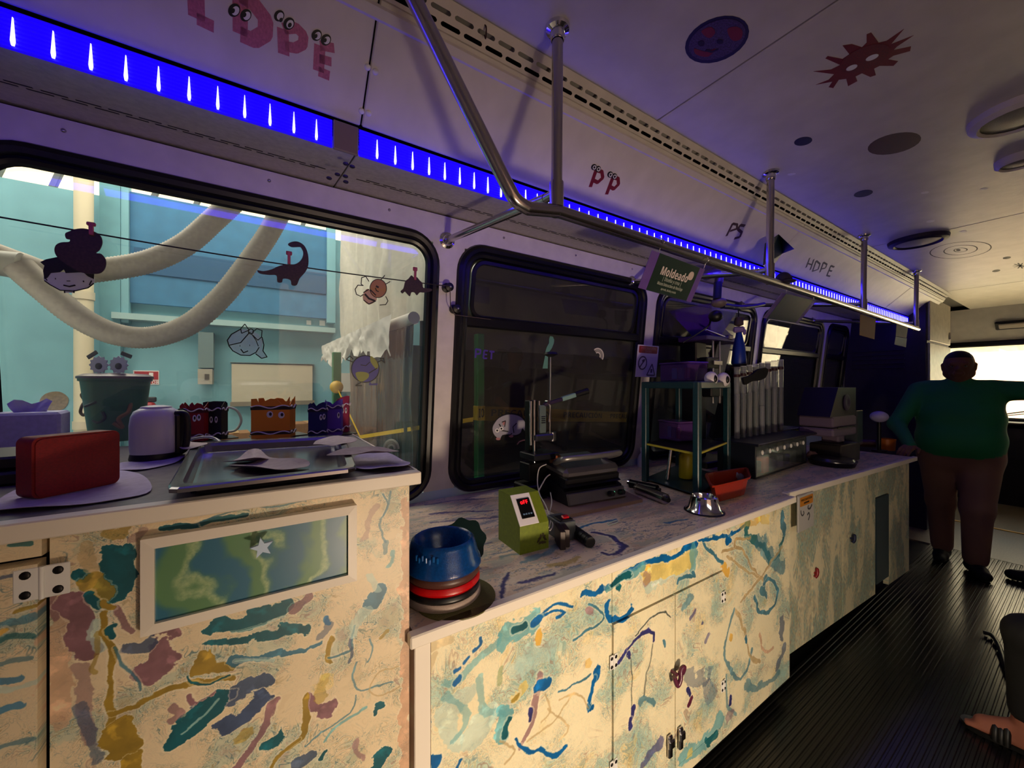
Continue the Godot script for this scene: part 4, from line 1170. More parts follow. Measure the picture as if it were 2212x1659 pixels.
	strokes(pix, hw, hh, to_hi, [
		["peach", 34, [118, 1300, 122, 1420, 128, 1560], 0.6], ["mauve", 16, [108, 1290, 112, 1330], 0.7], ["mauve", 44, [150, 1300, 168, 1345, 182, 1400]], ["mauve", 22, [165, 1440, 180, 1520, 190, 1600], 0.5], ["slate", 20, [172, 1530, 190, 1580, 205, 1640], 0.55], ["pale", 22, [205, 1340, 208, 1400], 0.7],
		["olive", 12, [220, 1323, 228, 1380, 243, 1430, 236, 1480, 240, 1530, 235, 1568]], ["olive", 64, [256, 1590, 262, 1612]], ["olive", 40, [278, 1644, 285, 1660]], ["olive", 11, [240, 1540, 291, 1522, 354, 1492, 405, 1477, 500, 1462]], ["olive", 8, [212, 1360, 200, 1420, 190, 1445, 200, 1455], 0.6],
		["mauve", 52, [345, 1388, 345, 1425, 322, 1452]], ["slate", 26, [272, 1402, 300, 1398, 318, 1385], 0.8], ["greyblue", 4, [242, 1400, 262, 1430, 290, 1460, 300, 1490], 0.8], ["mauve", 12, [250, 1310, 262, 1340, 285, 1360], 0.8], ["teal", 14, [238, 1350, 242, 1370]],
		["teal", 52, [242, 1205, 252, 1240, 250, 1272]], ["teal", 20, [168, 1240, 178, 1250]], ["olive", 34, [196, 1262, 226, 1278], 0.85], ["teal", 16, [190, 1290, 210, 1305]], ["sand", 20, [180, 1180, 195, 1230], 0.6], ["olive", 26, [228, 1140, 252, 1150], 0.6], ["olive", 14, [222, 1300, 240, 1312]],
		["olive", [46, 16], [432, 1436, 456, 1436, 482, 1442]], ["teal", 3, [402, 1460, 415, 1475, 455, 1475, 492, 1458]], ["teal", 32, [470, 1352, 540, 1338, 610, 1312]], ["teal", [8, 22], [448, 1388, 470, 1394, 527, 1381, 590, 1366, 660, 1360]], ["greyblue", [26, 8], [500, 1428, 552, 1418, 628, 1408, 696, 1386]], ["pale", 5, [505, 1428, 560, 1424, 590, 1428], 0.8], ["pale", 3, [500, 1365, 560, 1350, 615, 1330], 0.8],
		["slate", 34, [574, 1466, 540, 1482, 500, 1500], 0.9], ["slate", 16, [500, 1500, 450, 1510, 420, 1530], 0.8], ["mauve", 9, [408, 1502, 425, 1520, 463, 1497]], ["teal", 44, [382, 1590, 420, 1560, 462, 1520]], ["pale", 4, [395, 1580, 440, 1545, 470, 1510], 0.7], ["slate", 40, [486, 1566, 520, 1545, 560, 1516]], ["mauve", 16, [365, 1530, 385, 1545, 365, 1560], 0.7],
		["mauve", 26, [674, 1512, 694, 1538, 712, 1530]], ["olive", 13, [663, 1505, 658, 1555, 648, 1593, 625, 1615]], ["olive", 9, [640, 1600, 602, 1631, 585, 1655]], ["mauve", 14, [592, 1517, 575, 1560, 562, 1581, 540, 1620, 509, 1659], 0.9], ["teal", [12, 28], [607, 1578, 588, 1606]], ["greyblue", 28, [826, 1268, 812, 1290, 798, 1304]], ["teal", 26, [832, 1628, 815, 1652]], ["slate", 24, [640, 1655, 665, 1630], 0.8], ["teal", 9, [690, 1640, 700, 1620]],
		["mauve", 22, [666, 1288, 648, 1300, 635, 1315], 0.8], ["slate", 22, [710, 1345, 700, 1365], 0.5], ["blue", 14, [704, 1340], 0.7], ["olive", 10, [720, 1380, 712, 1400, 711, 1429]], ["greyblue", 4, [712, 1420, 730, 1414, 760, 1400, 762, 1370, 768, 1350], 0.8], ["olive", 26, [695, 1480, 700, 1500], 0.5], ["yellow", 24, [690, 1480, 715, 1470], 0.35], ["olive", 18, [535, 1578, 520, 1600], 0.6], ["mauve", 10, [775, 1600, 770, 1620, 785, 1640], 0.6], ["teal", 10, [808, 1540, 815, 1525, 830, 1520]], ["slate", 6, [758, 1380, 757, 1410, 752, 1430], 0.7],
		["pale", 22, [790, 1320, 770, 1340, 765, 1370], 0.6], ["pale", 16, [800, 1240, 815, 1270], 0.6], ["sea", 5, [700, 1600, 740, 1560, 790, 1530], 0.7], ["greyblue", 3, [770, 1430, 765, 1470, 780, 1490, 810, 1482, 850, 1470], 0.7], ["greyblue", 3, [770, 1500, 755, 1540, 700, 1580, 660, 1610], 0.7], ["sand", 3, [860, 1440, 820, 1450, 800, 1490, 830, 1500, 865, 1480], 0.7], ["greyblue", 3, [800, 1380, 806, 1405, 795, 1430], 0.7], ["olive", 9, [838, 1360, 825, 1375], 0.7],
		["teal", 14, [352, 1140, 385, 1134, 420, 1134]], ["teal", 9, [434, 1128, 470, 1118, 525, 1112], 0.9], ["greyblue", 3, [420, 1130, 510, 1100, 600, 1090, 660, 1080], 0.7], ["mauve", 18, [300, 1145, 280, 1165], 0.4], ["teal", 12, [20, 1178, 70, 1170], 0.7],
		["mauve", 16, [815, 1090, 800, 1120, 790, 1160], 0.35], ["greyblue", 3, [830, 1065, 838, 1085, 830, 1110], 0.8], ["greyblue", 4, [845, 1060, 836, 1100, 820, 1130, 835, 1170], 0.7], ["greyblue", 12, [838, 1170, 832, 1190], 0.6], ["sea", 9, [850, 1190, 842, 1220], 0.7], ["peach", 26, [880, 1080, 882, 1240, 878, 1500, 876, 1650], 0.75], ["green", 9, [901, 1060, 899, 1200, 896, 1362], 0.9],
		["blue", 18, [10, 1520, 60, 1500], 0.6], ["greyblue", 12, [10, 1340, 60, 1330, 90, 1320], 0.7], ["greyblue", 10, [10, 1420, 70, 1410], 0.6], ["teal", 12, [20, 1365, 80, 1360], 0.6], ["ochre", 10, [0, 1360, 20, 1352], 0.8], ["olive", 8, [50, 1310, 92, 1298], 0.8], ["slate", 8, [8, 1240, 40, 1228, 80, 1225], 0.7], ["blue", 14, [0, 1465, 50, 1450], 0.6], ["pale", 10, [0, 1480, 90, 1460], 0.6], ["greyblue", 8, [0, 1600, 80, 1580], 0.6]], wob, wob2)
	hi.img = Image.create_from_data(hw, hh, false, Image.FORMAT_RGB8, pix)
	M.paint_tall = textured(hi.img, 0.42)
	# ---- far cabinet: dense grey-green smears, upright
	var fc := Canvas.new()
	fc.s0 = 2.05; fc.s1 = 3.95; fc.y0 = 0.09; fc.y1 = 0.90
	line_cols = [Color(0.40, 0.52, 0.54), Color(0.46, 0.62, 0.60), Color(0.76, 0.66, 0.44), Color(0.56, 0.44, 0.38), Color(0.66, 0.58, 0.42)]
	pix = poured(640, 96, 61, Color(0.93, 0.885, 0.74), lut(rings(line_cols, 30, 236, 13, 5.0, 0.8), []), lut([], [[Color(0.66, 0.79, 0.74), 120, 0.62]]), lut(rings(line_cols, 40, 220, 26, 6.0, 0.6), []), 0.03)
	var fim := Image.create_from_data(640, 96, false, Image.FORMAT_RGB8, pix)
	fim.resize(640, 288, Image.INTERPOLATE_CUBIC)
	M.paint_far = textured(fim, 0.5)
	# ---- worktop: combed streaks along the board
	var tw := 1100; var th := 300
	var n1 := layer(71, 0.008, tw, th * 3, 80.0); var n2 := layer(72, 0.012, tw, th * 3, 50.0)
	pix = PackedByteArray(); pix.resize(tw * th * 3)
	for y in th:
		for x in tw:
			var a := n1[(y * 3) * tw + x]; var c := n2[((y * 3 + 64) % (th * 3)) * tw + x]
			var j := (y * tw + x) * 3
			var k := 0.92 + 0.08 * c / 255.0
			pix[j] = int(232 * k); pix[j + 1] = int(208 * k); pix[j + 2] = int(180 * k)
			if a > 150: mixc(pix, j, Color(0.66, 0.55, 0.50), minf(1.0, (a - 150) / 50.0) * 0.6)
			if absi(a - 112) < 5: mixc(pix, j, Color(0.30, 0.38, 0.52), 0.6)
			if absi(c - 142) < 4: mixc(pix, j, Color(0.34, 0.40, 0.50), 0.5)
			if c < 84: mixc(pix, j, Color(0.62, 0.66, 0.60), 0.5)
			if absi(c - 100) < 3: mixc(pix, j, Color(0.66, 0.55, 0.30), 0.5)
	var to_top := func(px: float, py: float, r: float) -> Array:
		var q := at_y(px, py, WTOP)
		return [Vector2((-q.z - 0.26) / 3.66 * tw, (-q.x - 0.78) / 0.90 * th), r * mpp(q) * tw / 3.66]
	wob = layer(77, 0.03, tw, th, 20.0); wob2 = layer(78, 0.03, tw, th, 20.0)
	strokes(pix, tw, th, to_top, [["navy", 9, [1280, 1150, 1320, 1160, 1350, 1185, 1330, 1200, 1300, 1195], 0.9], ["blue", 6, [1250, 1140, 1300, 1128, 1330, 1122], 0.8], ["navy", 8, [1100, 1240, 1090, 1270, 1082, 1295], 0.9], ["navy", 6, [1120, 1258, 1160, 1250, 1200, 1240], 0.9], ["navy", 6, [930, 1110, 1000, 1105, 1060, 1104], 0.7], ["navy", 8, [930, 1130, 1000, 1122, 1070, 1118], 0.6], ["navy", 5, [920, 1090, 1000, 1080, 1100, 1075], 0.6], ["olive", 12, [1190, 1225, 1240, 1212, 1250, 1205], 0.5], ["greyblue", 16, [1130, 1215, 1180, 1195, 1200, 1180], 0.6], ["slate", 14, [960, 1140, 1020, 1135], 0.5], ["blue", 5, [1440, 1130, 1480, 1122], 0.7], ["greyblue", 10, [1080, 1205, 1120, 1198], 0.5], ["dark", 12, [1500, 1085, 1560, 1090], 0.4], ["navy", 5, [1030, 1180, 1060, 1172], 0.6]], wob, wob2)
	M.paint_top = textured(Image.create_from_data(tw, th, false, Image.FORMAT_RGB8, pix), 0.35)
	# ---- drawer front: soft vertical waves of green and blue with speckled streaks
	var dw := 620; var dh := 300
	var m1 := layer(81, 0.004, dw, dh, 40.0); var m2 := layer(82, 0.05, dw, dh, 12.0)
	pix = PackedByteArray(); pix.resize(dw * dh * 3)
	for y in dh:
		for x in dw:
			var j := (y * dw + x) * 3
			var f := x / 44.0 + (m1[y * dw + x] - 128) / 120.0 + 0.7 * sin(y / 120.0 + x / 120.0)
			var g := sin(f * 1.7)
			var c1 := Color(0.36, 0.52, 0.36).lerp(Color(0.18, 0.40, 0.50), clampf(0.5 + 0.75 * g, 0, 1))
			var sp := sin(f * 1.7 + 2.1)
			if sp > 0.72: c1 = c1.lerp(Color(0.68, 0.74, 0.55), (sp - 0.72) * 2.6 * (0.4 + m2[y * dw + x] / 255.0))
			pix[j] = int(clampf(c1.r, 0, 1) * 255); pix[j + 1] = int(clampf(c1.g, 0, 1) * 255); pix[j + 2] = int(clampf(c1.b, 0, 1) * 255)
	M.paint_drawer = textured(Image.create_from_data(dw, dh, false, Image.FORMAT_RGB8, pix), 0.35)

	# ---- worktop
	var t := thing("worktop", "long low worktop with streaked paint and a white edge strip", "worktop", Vector3(-1.2, WTOP - 0.03, -2.0))
	var b := MB.new()
	var top := [Vector2(0.80, 0.268), Vector2(0.80, 2.068), Vector2(0.836, 2.10), Vector2(0.745, 3.92), Vector2(1.655, 3.92), Vector2(1.655, 0.268)]
	var pl := PackedVector2Array()
	for q in top: pl.append(Vector2(-q.x, -q.y))
	b.prism(Transform3D(Basis(Vector3(1, 0, 0), Vector3(0, 0, 1), Vector3(0, -1, 0)), Vector3(0, WTOP, 0)), pl, 0.028)
	for i in b.t.size(): b.t[i] = Vector2((-b.v[i].z - 0.26) / 3.66, (-b.v[i].x - 0.78) / 0.90)
	wpart(t, "top_board", b, M.paint_top)
	b = MB.new()
	b.bx(Vector3(-0.787, WTOP - 0.0105, -1.163), Vector3(0.026, 0.027, 1.815), 0.003)
	wpart(t, "edge_strip", b, M.strip)
	b = MB.new()
	b.box(Transform3D(Basis(Vector3.UP, atan2(-0.091, 1.82)), Vector3(-0.785, WTOP - 0.010, -3.01)), Vector3(0.026, 0.03, 1.84), 0.003)
	wpart(t, "edge_strip", b, M.strip)
	# ---- near low cabinet: carcass, stiles, painted boards, two doors
	t = thing("base_cabinet", "low cream cabinet poured with blue and yellow paint, plum bow handle", "cabinet", Vector3(-1.2, 0.0, -1.17))
	b = MB.new()
	b.bx(Vector3(-1.235, 0.485, -1.17), Vector3(0.78, 0.80, 1.795))
	wpart(t, "carcass", b, M.dark)
	b = MB.new()
	b.bx(Vector3(-1.235, 0.04, -1.17), Vector3(0.72, 0.075, 1.79))
	wpart(t, "plinth", b, M.dark)
	b = MB.new()
	b.bx(Vector3(-0.815, 0.485, -0.2885), Vector3(0.042, 0.82, 0.036), 0.002)
	wpart(t, "stile", b, M.strip)
	var dl := [[0.310, -at_a(1322, 1400, 0.80).z, 0.08, 0.895]]
	var d0: float = -at_a(1323, 1400, 0.80).z; var d1: float = -at_a(1457, 1400, 0.80).z; var d2: float = -at_a(1560, 1350, 0.80).z
	var dy: float = at_a(1390, 1316, 0.80).y
	b = board(lo, 0.308, d0 - 0.002, 0.08, 0.897, 0.80, 0.03)
	wpart(t, "side_panel", b, M.paint_low)
	b = board(lo, d0 - 0.002, d2 + 0.002, dy + 0.003, 0.897, 0.80, 0.03)
	wpart(t, "top_rail", b, M.paint_low)
	b = board(lo, d2 + 0.002, 2.066, 0.08, 0.897, 0.80, 0.03)
	wpart(t, "side_panel", b, M.paint_low)
	b = board(lo, d0 - 0.002, d2 + 0.002, 0.08, 0.135, 0.80, 0.03)
	wpart(t, "bottom_rail", b, M.paint_low)
	var door1 := wpart(t, "door", board(lo, d0 + 0.001, d1 - 0.002, 0.139, dy, 0.797, 0.028), M.paint_low)
	var door2 := wpart(t, "door", board(lo, d1 + 0.001, d2 - 0.001, 0.139, dy, 0.797, 0.028), M.paint_low)
	for q in [[1326, 1428], [1330, 1652], [1560, 1290], [1560, 1482]]:
		var g := at_a(q[0], q[1], 0.797)
		hinge(t, Vector3(g.x, g.y, -d0 if q[0] < 1400 else -d2), 0.03, 0.042)
	# bow-shaped plum knob and two draw latches
	var kb := MB.new()
	var kp := at_a(1463, 1458, 0.775)
	kb.tube(curve([kp + Vector3(0, 0.0, 0.016), kp + Vector3(0.006, -0.028, 0.008), kp + Vector3(0.008, -0.012, -0.006), kp + Vector3(0.004, 0.012, -0.014), kp + Vector3(0.006, 0.018, -0.03), kp + Vector3(0, -0.004, -0.028), kp + Vector3(0.002, 0.004, -0.012)]), 0.0075, 8)
	kb.cyl(kp, kp + Vector3(-0.03, 0, 0), 0.006)
	wpart2(door2, "handle", kb, mat(PAINT.plum, 0.3))
	for q in [[1447, 1612], [1470, 1594]]:
		var lb := MB.new()
		var lp := at_a(q[0], q[1], 0.79)
		lb.bx(lp, Vector3(0.012, 0.075, 0.022), 0.004); lb.bx(lp + Vector3(0.006, 0.012, 0), Vector3(0.012, 0.03, 0.03), 0.004)
		wpart(t, "latch", lb, M.steel)
	# ---- far cabinet, turned a little
	t = thing("far_cabinet", "cabinet covered in dense upright paint smears below the far worktop", "cabinet", Vector3(-1.2, 0.0, -3.0))
	var lean := -0.05
	b = MB.new()
	b.box(Transform3D(Basis(Vector3.UP, -0.05), Vector3(-1.245, 0.49, -3.01)), Vector3(0.76, 0.78, 1.80))
	wpart(t, "carcass", b, M.dark)
	var cuts := [2.09, -at_a(1753, 1200, 0.84).z, 2.80, 3.28, 3.50, 3.90]
	var nm := ["end_panel", "door", "door", "door", "side_panel"]
	for k in 5:
		if k == 3:
			b = board(fc, cuts[k] + 0.004, cuts[k + 1] - 0.004, 0.17, 0.72, 0.852, 0.02, lean)
			wpart(t, "door", b, mat(Color(0.10, 0.20, 0.25), 0.5), "dark teal cabinet door")
			b = board(fc, cuts[k], cuts[k + 1], 0.725, 0.897, 0.856, 0.024, lean)
			wpart(t, "top_rail", b, M.paint_far)
			continue
		b = board(fc, cuts[k] + 0.002, cuts[k + 1] - 0.002, 0.11, 0.897, 0.856, 0.026, lean)
		var dd := wpart(t, nm[k], b, M.paint_far)
		if nm[k] == "door":
			var g: Vector3 = at_a(1762, 1238, 0.83) if k == 1 else at_a(1843, 1164, 0.80)
			kb = MB.new()
			kb.tube(curve([g + Vector3(0, -0.02, 0.01), g + Vector3(0.006, -0.005, 0.0), g + Vector3(0.004, 0.02, -0.008), g + Vector3(0.002, 0.0, -0.02)]), 0.008, 8)
			kb.cyl(g, g + Vector3(-0.03, 0, 0), 0.006)
			wpart2(dd, "handle", kb, mat(Color(0.5, 0.06, 0.10), 0.35) if k == 1 else mat(Color(0.05, 0.09, 0.25), 0.4))
	# ---- tall cabinet with drawer and door
	t = thing("tall_cabinet", "tall cream cabinet poured with teal and mauve paint, green marbled drawer with star", "cabinet", Vector3(-1.2, 0.0, 0.12))
	b = MB.new()
	b.bx(Vector3(-1.20, 0.62, 0.125), Vector3(0.75, 1.225, 0.765))
	wpart(t, "carcass", b, M.dark)
	var ds: float = -at_a(100, 1300, 0.80).z
	b = board(hi, ds + 0.002, 0.262, 0.02, 1.243, 0.80, 0.025)
	wpart(t, "front_panel", b, M.paint_tall)
	b = board(hi, -0.5, ds - 0.003, at_a(95, 1205, 0.80).y + 0.002, 1.243, 0.80, 0.025)
	wpart(t, "top_rail", b, M.paint_tall)
	b = board(hi, -0.5, ds - 0.003, 0.02, at_a(95, 1205, 0.80).y - 0.002, 0.788, 0.022)
	wpart(t, "door", b, M.paint_tall)
	hinge(t, Vector3(at_a(100, 1255, 0.79).x, at_a(100, 1255, 0.79).y, -ds), 0.05, 0.044)
	var L: float = -at_a(306, 1200, 0.79).z; var R: float = -at_a(769, 1160, 0.79).z
	var TY: float = at_a(540, 1125, 0.79).y; var BY: float = at_a(540, 1310, 0.79).y
	var dr := Node3D.new(); dr.name = "drawer"; t.add_child(dr, true)
	var dp := MB.new()
	dp.bx(Vector3(-0.793, (TY + BY) * 0.5, -(L + R) * 0.5), Vector3(0.014, TY - BY - 0.004, R - L - 0.004))
	for i in dp.t.size(): dp.t[i] = Vector2((-dp.v[i].z - L) / (R - L), (TY - dp.v[i].y) / (TY - BY))
	wpart2(dr, "marbled_front", dp, M.paint_drawer)
	for q in 4:   # mitred moulding
		var mb := MB.new()
		var fw := 0.016
		var o := [Vector2(L, BY), Vector2(R, BY), Vector2(R, TY), Vector2(L, TY)]
		var n := [Vector2(L + fw, BY + fw), Vector2(R - fw, BY + fw), Vector2(R - fw, TY - fw), Vector2(L + fw, TY - fw)]
		var k: int = (q + 1) % 4
		var P := func(w: Vector2, d: float) -> Vector3: return Vector3(-0.793 + d, w.y, -w.x)
		mb.quad(P.call(o[q], 0.012), P.call(o[k], 0.012), P.call(n[k], 0.014), P.call(n[q], 0.014), Vector3.RIGHT)
		mb.quad(P.call(o[q], -0.004), P.call(o[k], -0.004), P.call(o[k], 0.012), P.call(o[q], 0.012))
		mb.quad(P.call(n[q], 0.0), P.call(n[k], 0.0), P.call(n[k], 0.014), P.call(n[q], 0.014))
		wpart2(dr, "moulding", mb, M.strip)
	var st := MB.new()
	var sp := PackedVector2Array()
	for i in 10: sp.append(Vector2(cos(PI / 2 + TAU * i / 10 + 0.15), sin(PI / 2 + TAU * i / 10 + 0.15)) * (0.017 if i % 2 == 0 else 0.0072))
	var sq := at_a(566, 1181, 0.765)
	st.prism(Transform3D(Basis(Vector3(0, 0, -1), Vector3.UP, Vector3(1, 0, 0)), sq), sp, 0.006)
	st.cyl(sq, sq + Vector3(-0.028, 0, 0), 0.004)
	wpart2(dr, "star_knob", st, mat(Color(0.72, 0.80, 0.90), 0.35))
	# top of the tall cabinet
	t = thing("tall_counter_top", "grey counter top with white edge on the tall cabinet by the window", "counter top", Vector3(-1.2, NTOP - 0.025, 0.12))
	b = MB.new()
	b.bx(Vector3(-1.202, NTOP - 0.0125, 0.115), Vector3(0.79, 0.023, 0.78))
	wpart(t, "top_board", b, grained(mat(Color(0.46, 0.44, 0.47), 0.3), 6.0, 0.75))
	b = MB.new()
	b.bx(Vector3(-0.793, NTOP - 0.0115, 0.115), Vector3(0.028, 0.026, 0.79), 0.002)
	wpart(t, "edge_strip", b, M.strip)
	b = MB.new()
	b.bx(Vector3(-1.202, NTOP - 0.0115, -0.279), Vector3(0.79, 0.026, 0.004), 0.001)
	wpart(t, "edge_strip", b, M.strip)

# ---------------------------------------------------------------- flat shapes traced in pixels of the photograph onto a known plane
func on_plane(xf: Transform3D, a: Array) -> PackedVector2Array:
	var p := PackedVector2Array()
	var inv := xf.affine_inverse()
	for k in range(0, a.size(), 2):
		var q := inv * at_pl(a[k], a[k + 1], xf.origin, xf.basis.z)
		p.append(Vector2(q.x, q.y))
	return p
func stroke_on(b: MB, xf: Transform3D, a: Array, width_px: float, th := 0.0008) -> void:
	var p := on_plane(xf, a)
	var k := mpp(at_pl(a[0], a[1], xf.origin, xf.basis.z))
	if p.size() == 1: p.append(p[0] + Vector2(0.0005, 0))
	ribbon(b, xf, p, width_px * k * 0.5, th)
func ribbon(b: MB, xf: Transform3D, p: PackedVector2Array, half: float, th: float) -> void:
	var got := Geometry2D.offset_polyline(p, half, Geometry2D.JOIN_ROUND, Geometry2D.END_ROUND)
	if got.size() > 1 and p.size() > 2:   # a closed loop: lay it in two halves
		var m := p.size() / 2
		ribbon(b, xf, p.slice(0, m + 1), half, th); ribbon(b, xf, p.slice(m), half, th)
		return
	for o in got:
		if not Geometry2D.is_polygon_clockwise(o): b.prism(xf, o, th)
func shape_on(b: MB, xf: Transform3D, a: Array, th := 0.0008, smooth := 0) -> void:
	var p := on_plane(xf, a)
	if smooth > 0:
		var f := []
		for q in p: f.append(q.x); f.append(q.y)
		p = curve2(f, smooth)
	b.prism(xf, p, th)
func disc_on(b: MB, xf: Transform3D, px: float, py: float, rx: float, ry := -1.0, th := 0.0008, rot := 0.0) -> void:   # radii in pixels
	var a := []
	if ry < 0: ry = rx
	for i in 24:
		var w := TAU * i / 24
		var o := Vector2(cos(w) * rx, sin(w) * ry).rotated(rot)
		a.append(px + o.x); a.append(py + o.y)
	b.prism(xf, on_plane(xf, a), th)
func lifted(xf: Transform3D, d: float) -> Transform3D:
	return Transform3D(xf.basis, xf.origin + xf.basis.z * d)
func duct_frame() -> Transform3D:
	return Transform3D(Basis(Vector3(0, 0, -1), Vector3(0.738, 0.675, 0), Vector3(0.675, -0.738, 0)), Vector3(-1.085, CAM_Y + 0.6903, 0))

func led_strip() -> void:
	var t := thing("led_light_strip", "glowing blue ribbed light strip between the slanted panels and the windows", "light strip", Vector3(-1.1, 2.1, -2.2))
	var b := MB.new()
	var gm := glow(Color(0.10, 0.0, 1.0), 0.85)
	for seg in [[-1.5, 0.150], [0.215, 5.45]]:
		b = MB.new()
		for k in 9:
			var h := 0.602 + 0.008 * k
			outline_strip(b, [Vector2(1.074, h), Vector2(1.070, h + 0.002), Vector2(1.070, h + 0.006), Vector2(1.074, h + 0.008)], seg[0], seg[1])
		outline_strip(b, [Vector2(1.074, 0.602), Vector2(1.096, 0.630)], seg[0], seg[1])
		wpart(t, "diffuser", b, gm)
	b = MB.new()
	plate(b, Vector2(1.070, 0.602), Vector2(1.067, 0.674), 0.152, 0.213, 0.01, 0.002)
	wpart(t, "joint_plate", b, mat(Color(0.55, 0.48, 0.62), 0.4, 0.3))
	var lm := glow(Color(0.62, 0.60, 1.0), 5.0)
	var s := -0.62
	var unit: ArrayMesh
	while s < 5.4:
		if s < 0.14 or s > 0.22:
			if unit == null:
				var q := MB.new()
				q.prism(Transform3D(Basis(Vector3(0, 0, -1), Vector3.UP, Vector3(1, 0, 0)), Vector3.ZERO), poly([-0.0018, 0, 0.0018, 0, 0.0030, 0.008, 0.0005, 0.050, -0.0005, 0.050, -0.0030, 0.008]), 0.003)
				unit = q.mesh()
			var o := MeshInstance3D.new()
			o.name = "led"; o.mesh = unit; o.material_override = lm
			t.add_child(o, true)
			o.position = Vector3(-1.0695, CAM_Y + 0.608, -s) - t.position
		s += 0.0489
	for k in 7:   # the strip shines into the room and back onto the panel over the windows
		area_light("led_light", Vector3(-1.062, CAM_Y + 0.640, 1.0 - k), Vector3(1, 0.25, 0), Vector2(0.98, 0.060), Color(0.24, 0.05, 1.0), LED_E)
		area_light("led_back_light", Vector3(-1.088, CAM_Y + 0.613, 1.0 - k), Vector3(-0.79, -0.62, 0), Vector2(0.98, 0.030), Color(0.24, 0.05, 1.0), LED_E * 2.2)

func rails() -> void:
	var ry := CAM_Y + 0.447
	var t := thing("grab_rail", "long polished steel grab rail with a bent end over the worktop", "rail", Vector3(-0.78, ry, -2.2))
	var b := MB.new()
	var e := at_a(1060, 330, 0.765); var f := at_a(893, -4, 0.765)
	var up := f + (f - e) * ((CEIL - f.y) / (f.y - e.y))
	b.tube(curve([up, f, e, at_a(1098, 405, 0.765), at_a(1115, 433, 0.767), at_a(1140, 450, 0.769)], 6) + [Vector3(-0.77, ry, -0.64), Vector3(-0.789, ry, -1.853), Vector3(-0.807, ry, -3.12), Vector3(-0.825, ry, -4.47)], 0.0165, 14)
	wpart(t, "tube", b, M.steel)
	var tops := [Vector3(-0.769, CEIL, -0.640), Vector3(-0.789, CEIL, -1.853), Vector3(-0.807, CEIL, -3.12), Vector3(-0.83, CEIL, -4.46)]
	var which := ["beside the rail bend", "beside the hanging green sign", "beside the grey letters", "nearest the tall cupboard"]
	for k in 4:
		var p: Vector3 = tops[k]
		var foot := Vector3(p.x - 0.004, ry, p.z)
		var q := thing("rail_post", "upright steel ceiling post %s" % which[k], "post", foot, 0, "ceiling posts of the grab rail")
		b = MB.new()
		b.cyl(foot + Vector3(0, -0.012, 0), p, 0.0145, 0.0145, 16)
		wpart(q, "tube", b, M.steel)
		b = MB.new()
		b.lathe(Transform3D(Basis.IDENTITY, p), [Vector2(0.016, -0.035), Vector2(0.019, -0.03), Vector2(0.019, -0.012), Vector2(0.03, -0.008), Vector2(0.032, 0.0)], 20)
		wpart(q, "flange", b, M.chrome)
		b = MB.new()
		b.cyl(foot + Vector3(0, 0.01, 0), foot + Vector3(0, 0.075, 0), 0.0185, 0.0185, 16)
		b.cyl(foot + Vector3(0, 0.05, 0), foot + Vector3(-0.05, 0.052, 0), 0.012)
		wpart(q, "clamp", b, M.steel)
		# brace to the window wall
		var wl := at_wall(965, 520) if k == 0 else Vector3(-wall_a(2.06), 2.06, p.z)
		var r := thing("rail_brace", "sloping steel brace from the window wall to the post %s" % which[k], "brace", wl, 0, "braces of the grab rail")
		b = MB.new()
		b.cyl(wl + wall_n() * 0.02, foot + Vector3(-0.045, 0.052, 0), 0.0135, 0.0135, 14)
		wpart(r, "tube", b, M.steel)
		b = MB.new()
		var fx := Transform3D(Basis(wall_n().cross(Vector3.FORWARD), wall_n(), Vector3.BACK), wl)
		b.lathe(fx, [Vector2(0.034, 0.0), Vector2(0.034, 0.006), Vector2(0.024, 0.01), Vector2(0.02, 0.026), Vector2(0.014, 0.03)], 18)
		wpart(r, "flange", b, M.chrome)
	# small spring hook in the vent strip
	b = MB.new()
	var h := at_pl(1045, 72, Vector3(-0.87, CAM_Y + 0.89, 0), Vector3(0.78, -0.62, 0))
	b.tube(curve([h + Vector3(0.0, 0.02, 0.004), h + Vector3(0.012, 0.008, 0), h + Vector3(0.01, -0.02, 0), h + Vector3(0.0, -0.004, -0.002)]), 0.0018, 6)
	solo("wire_hook", "small rusty wire hook in the vent strip", "hook", h, b, mat(Color(0.25, 0.14, 0.10), 0.6, 0.5))

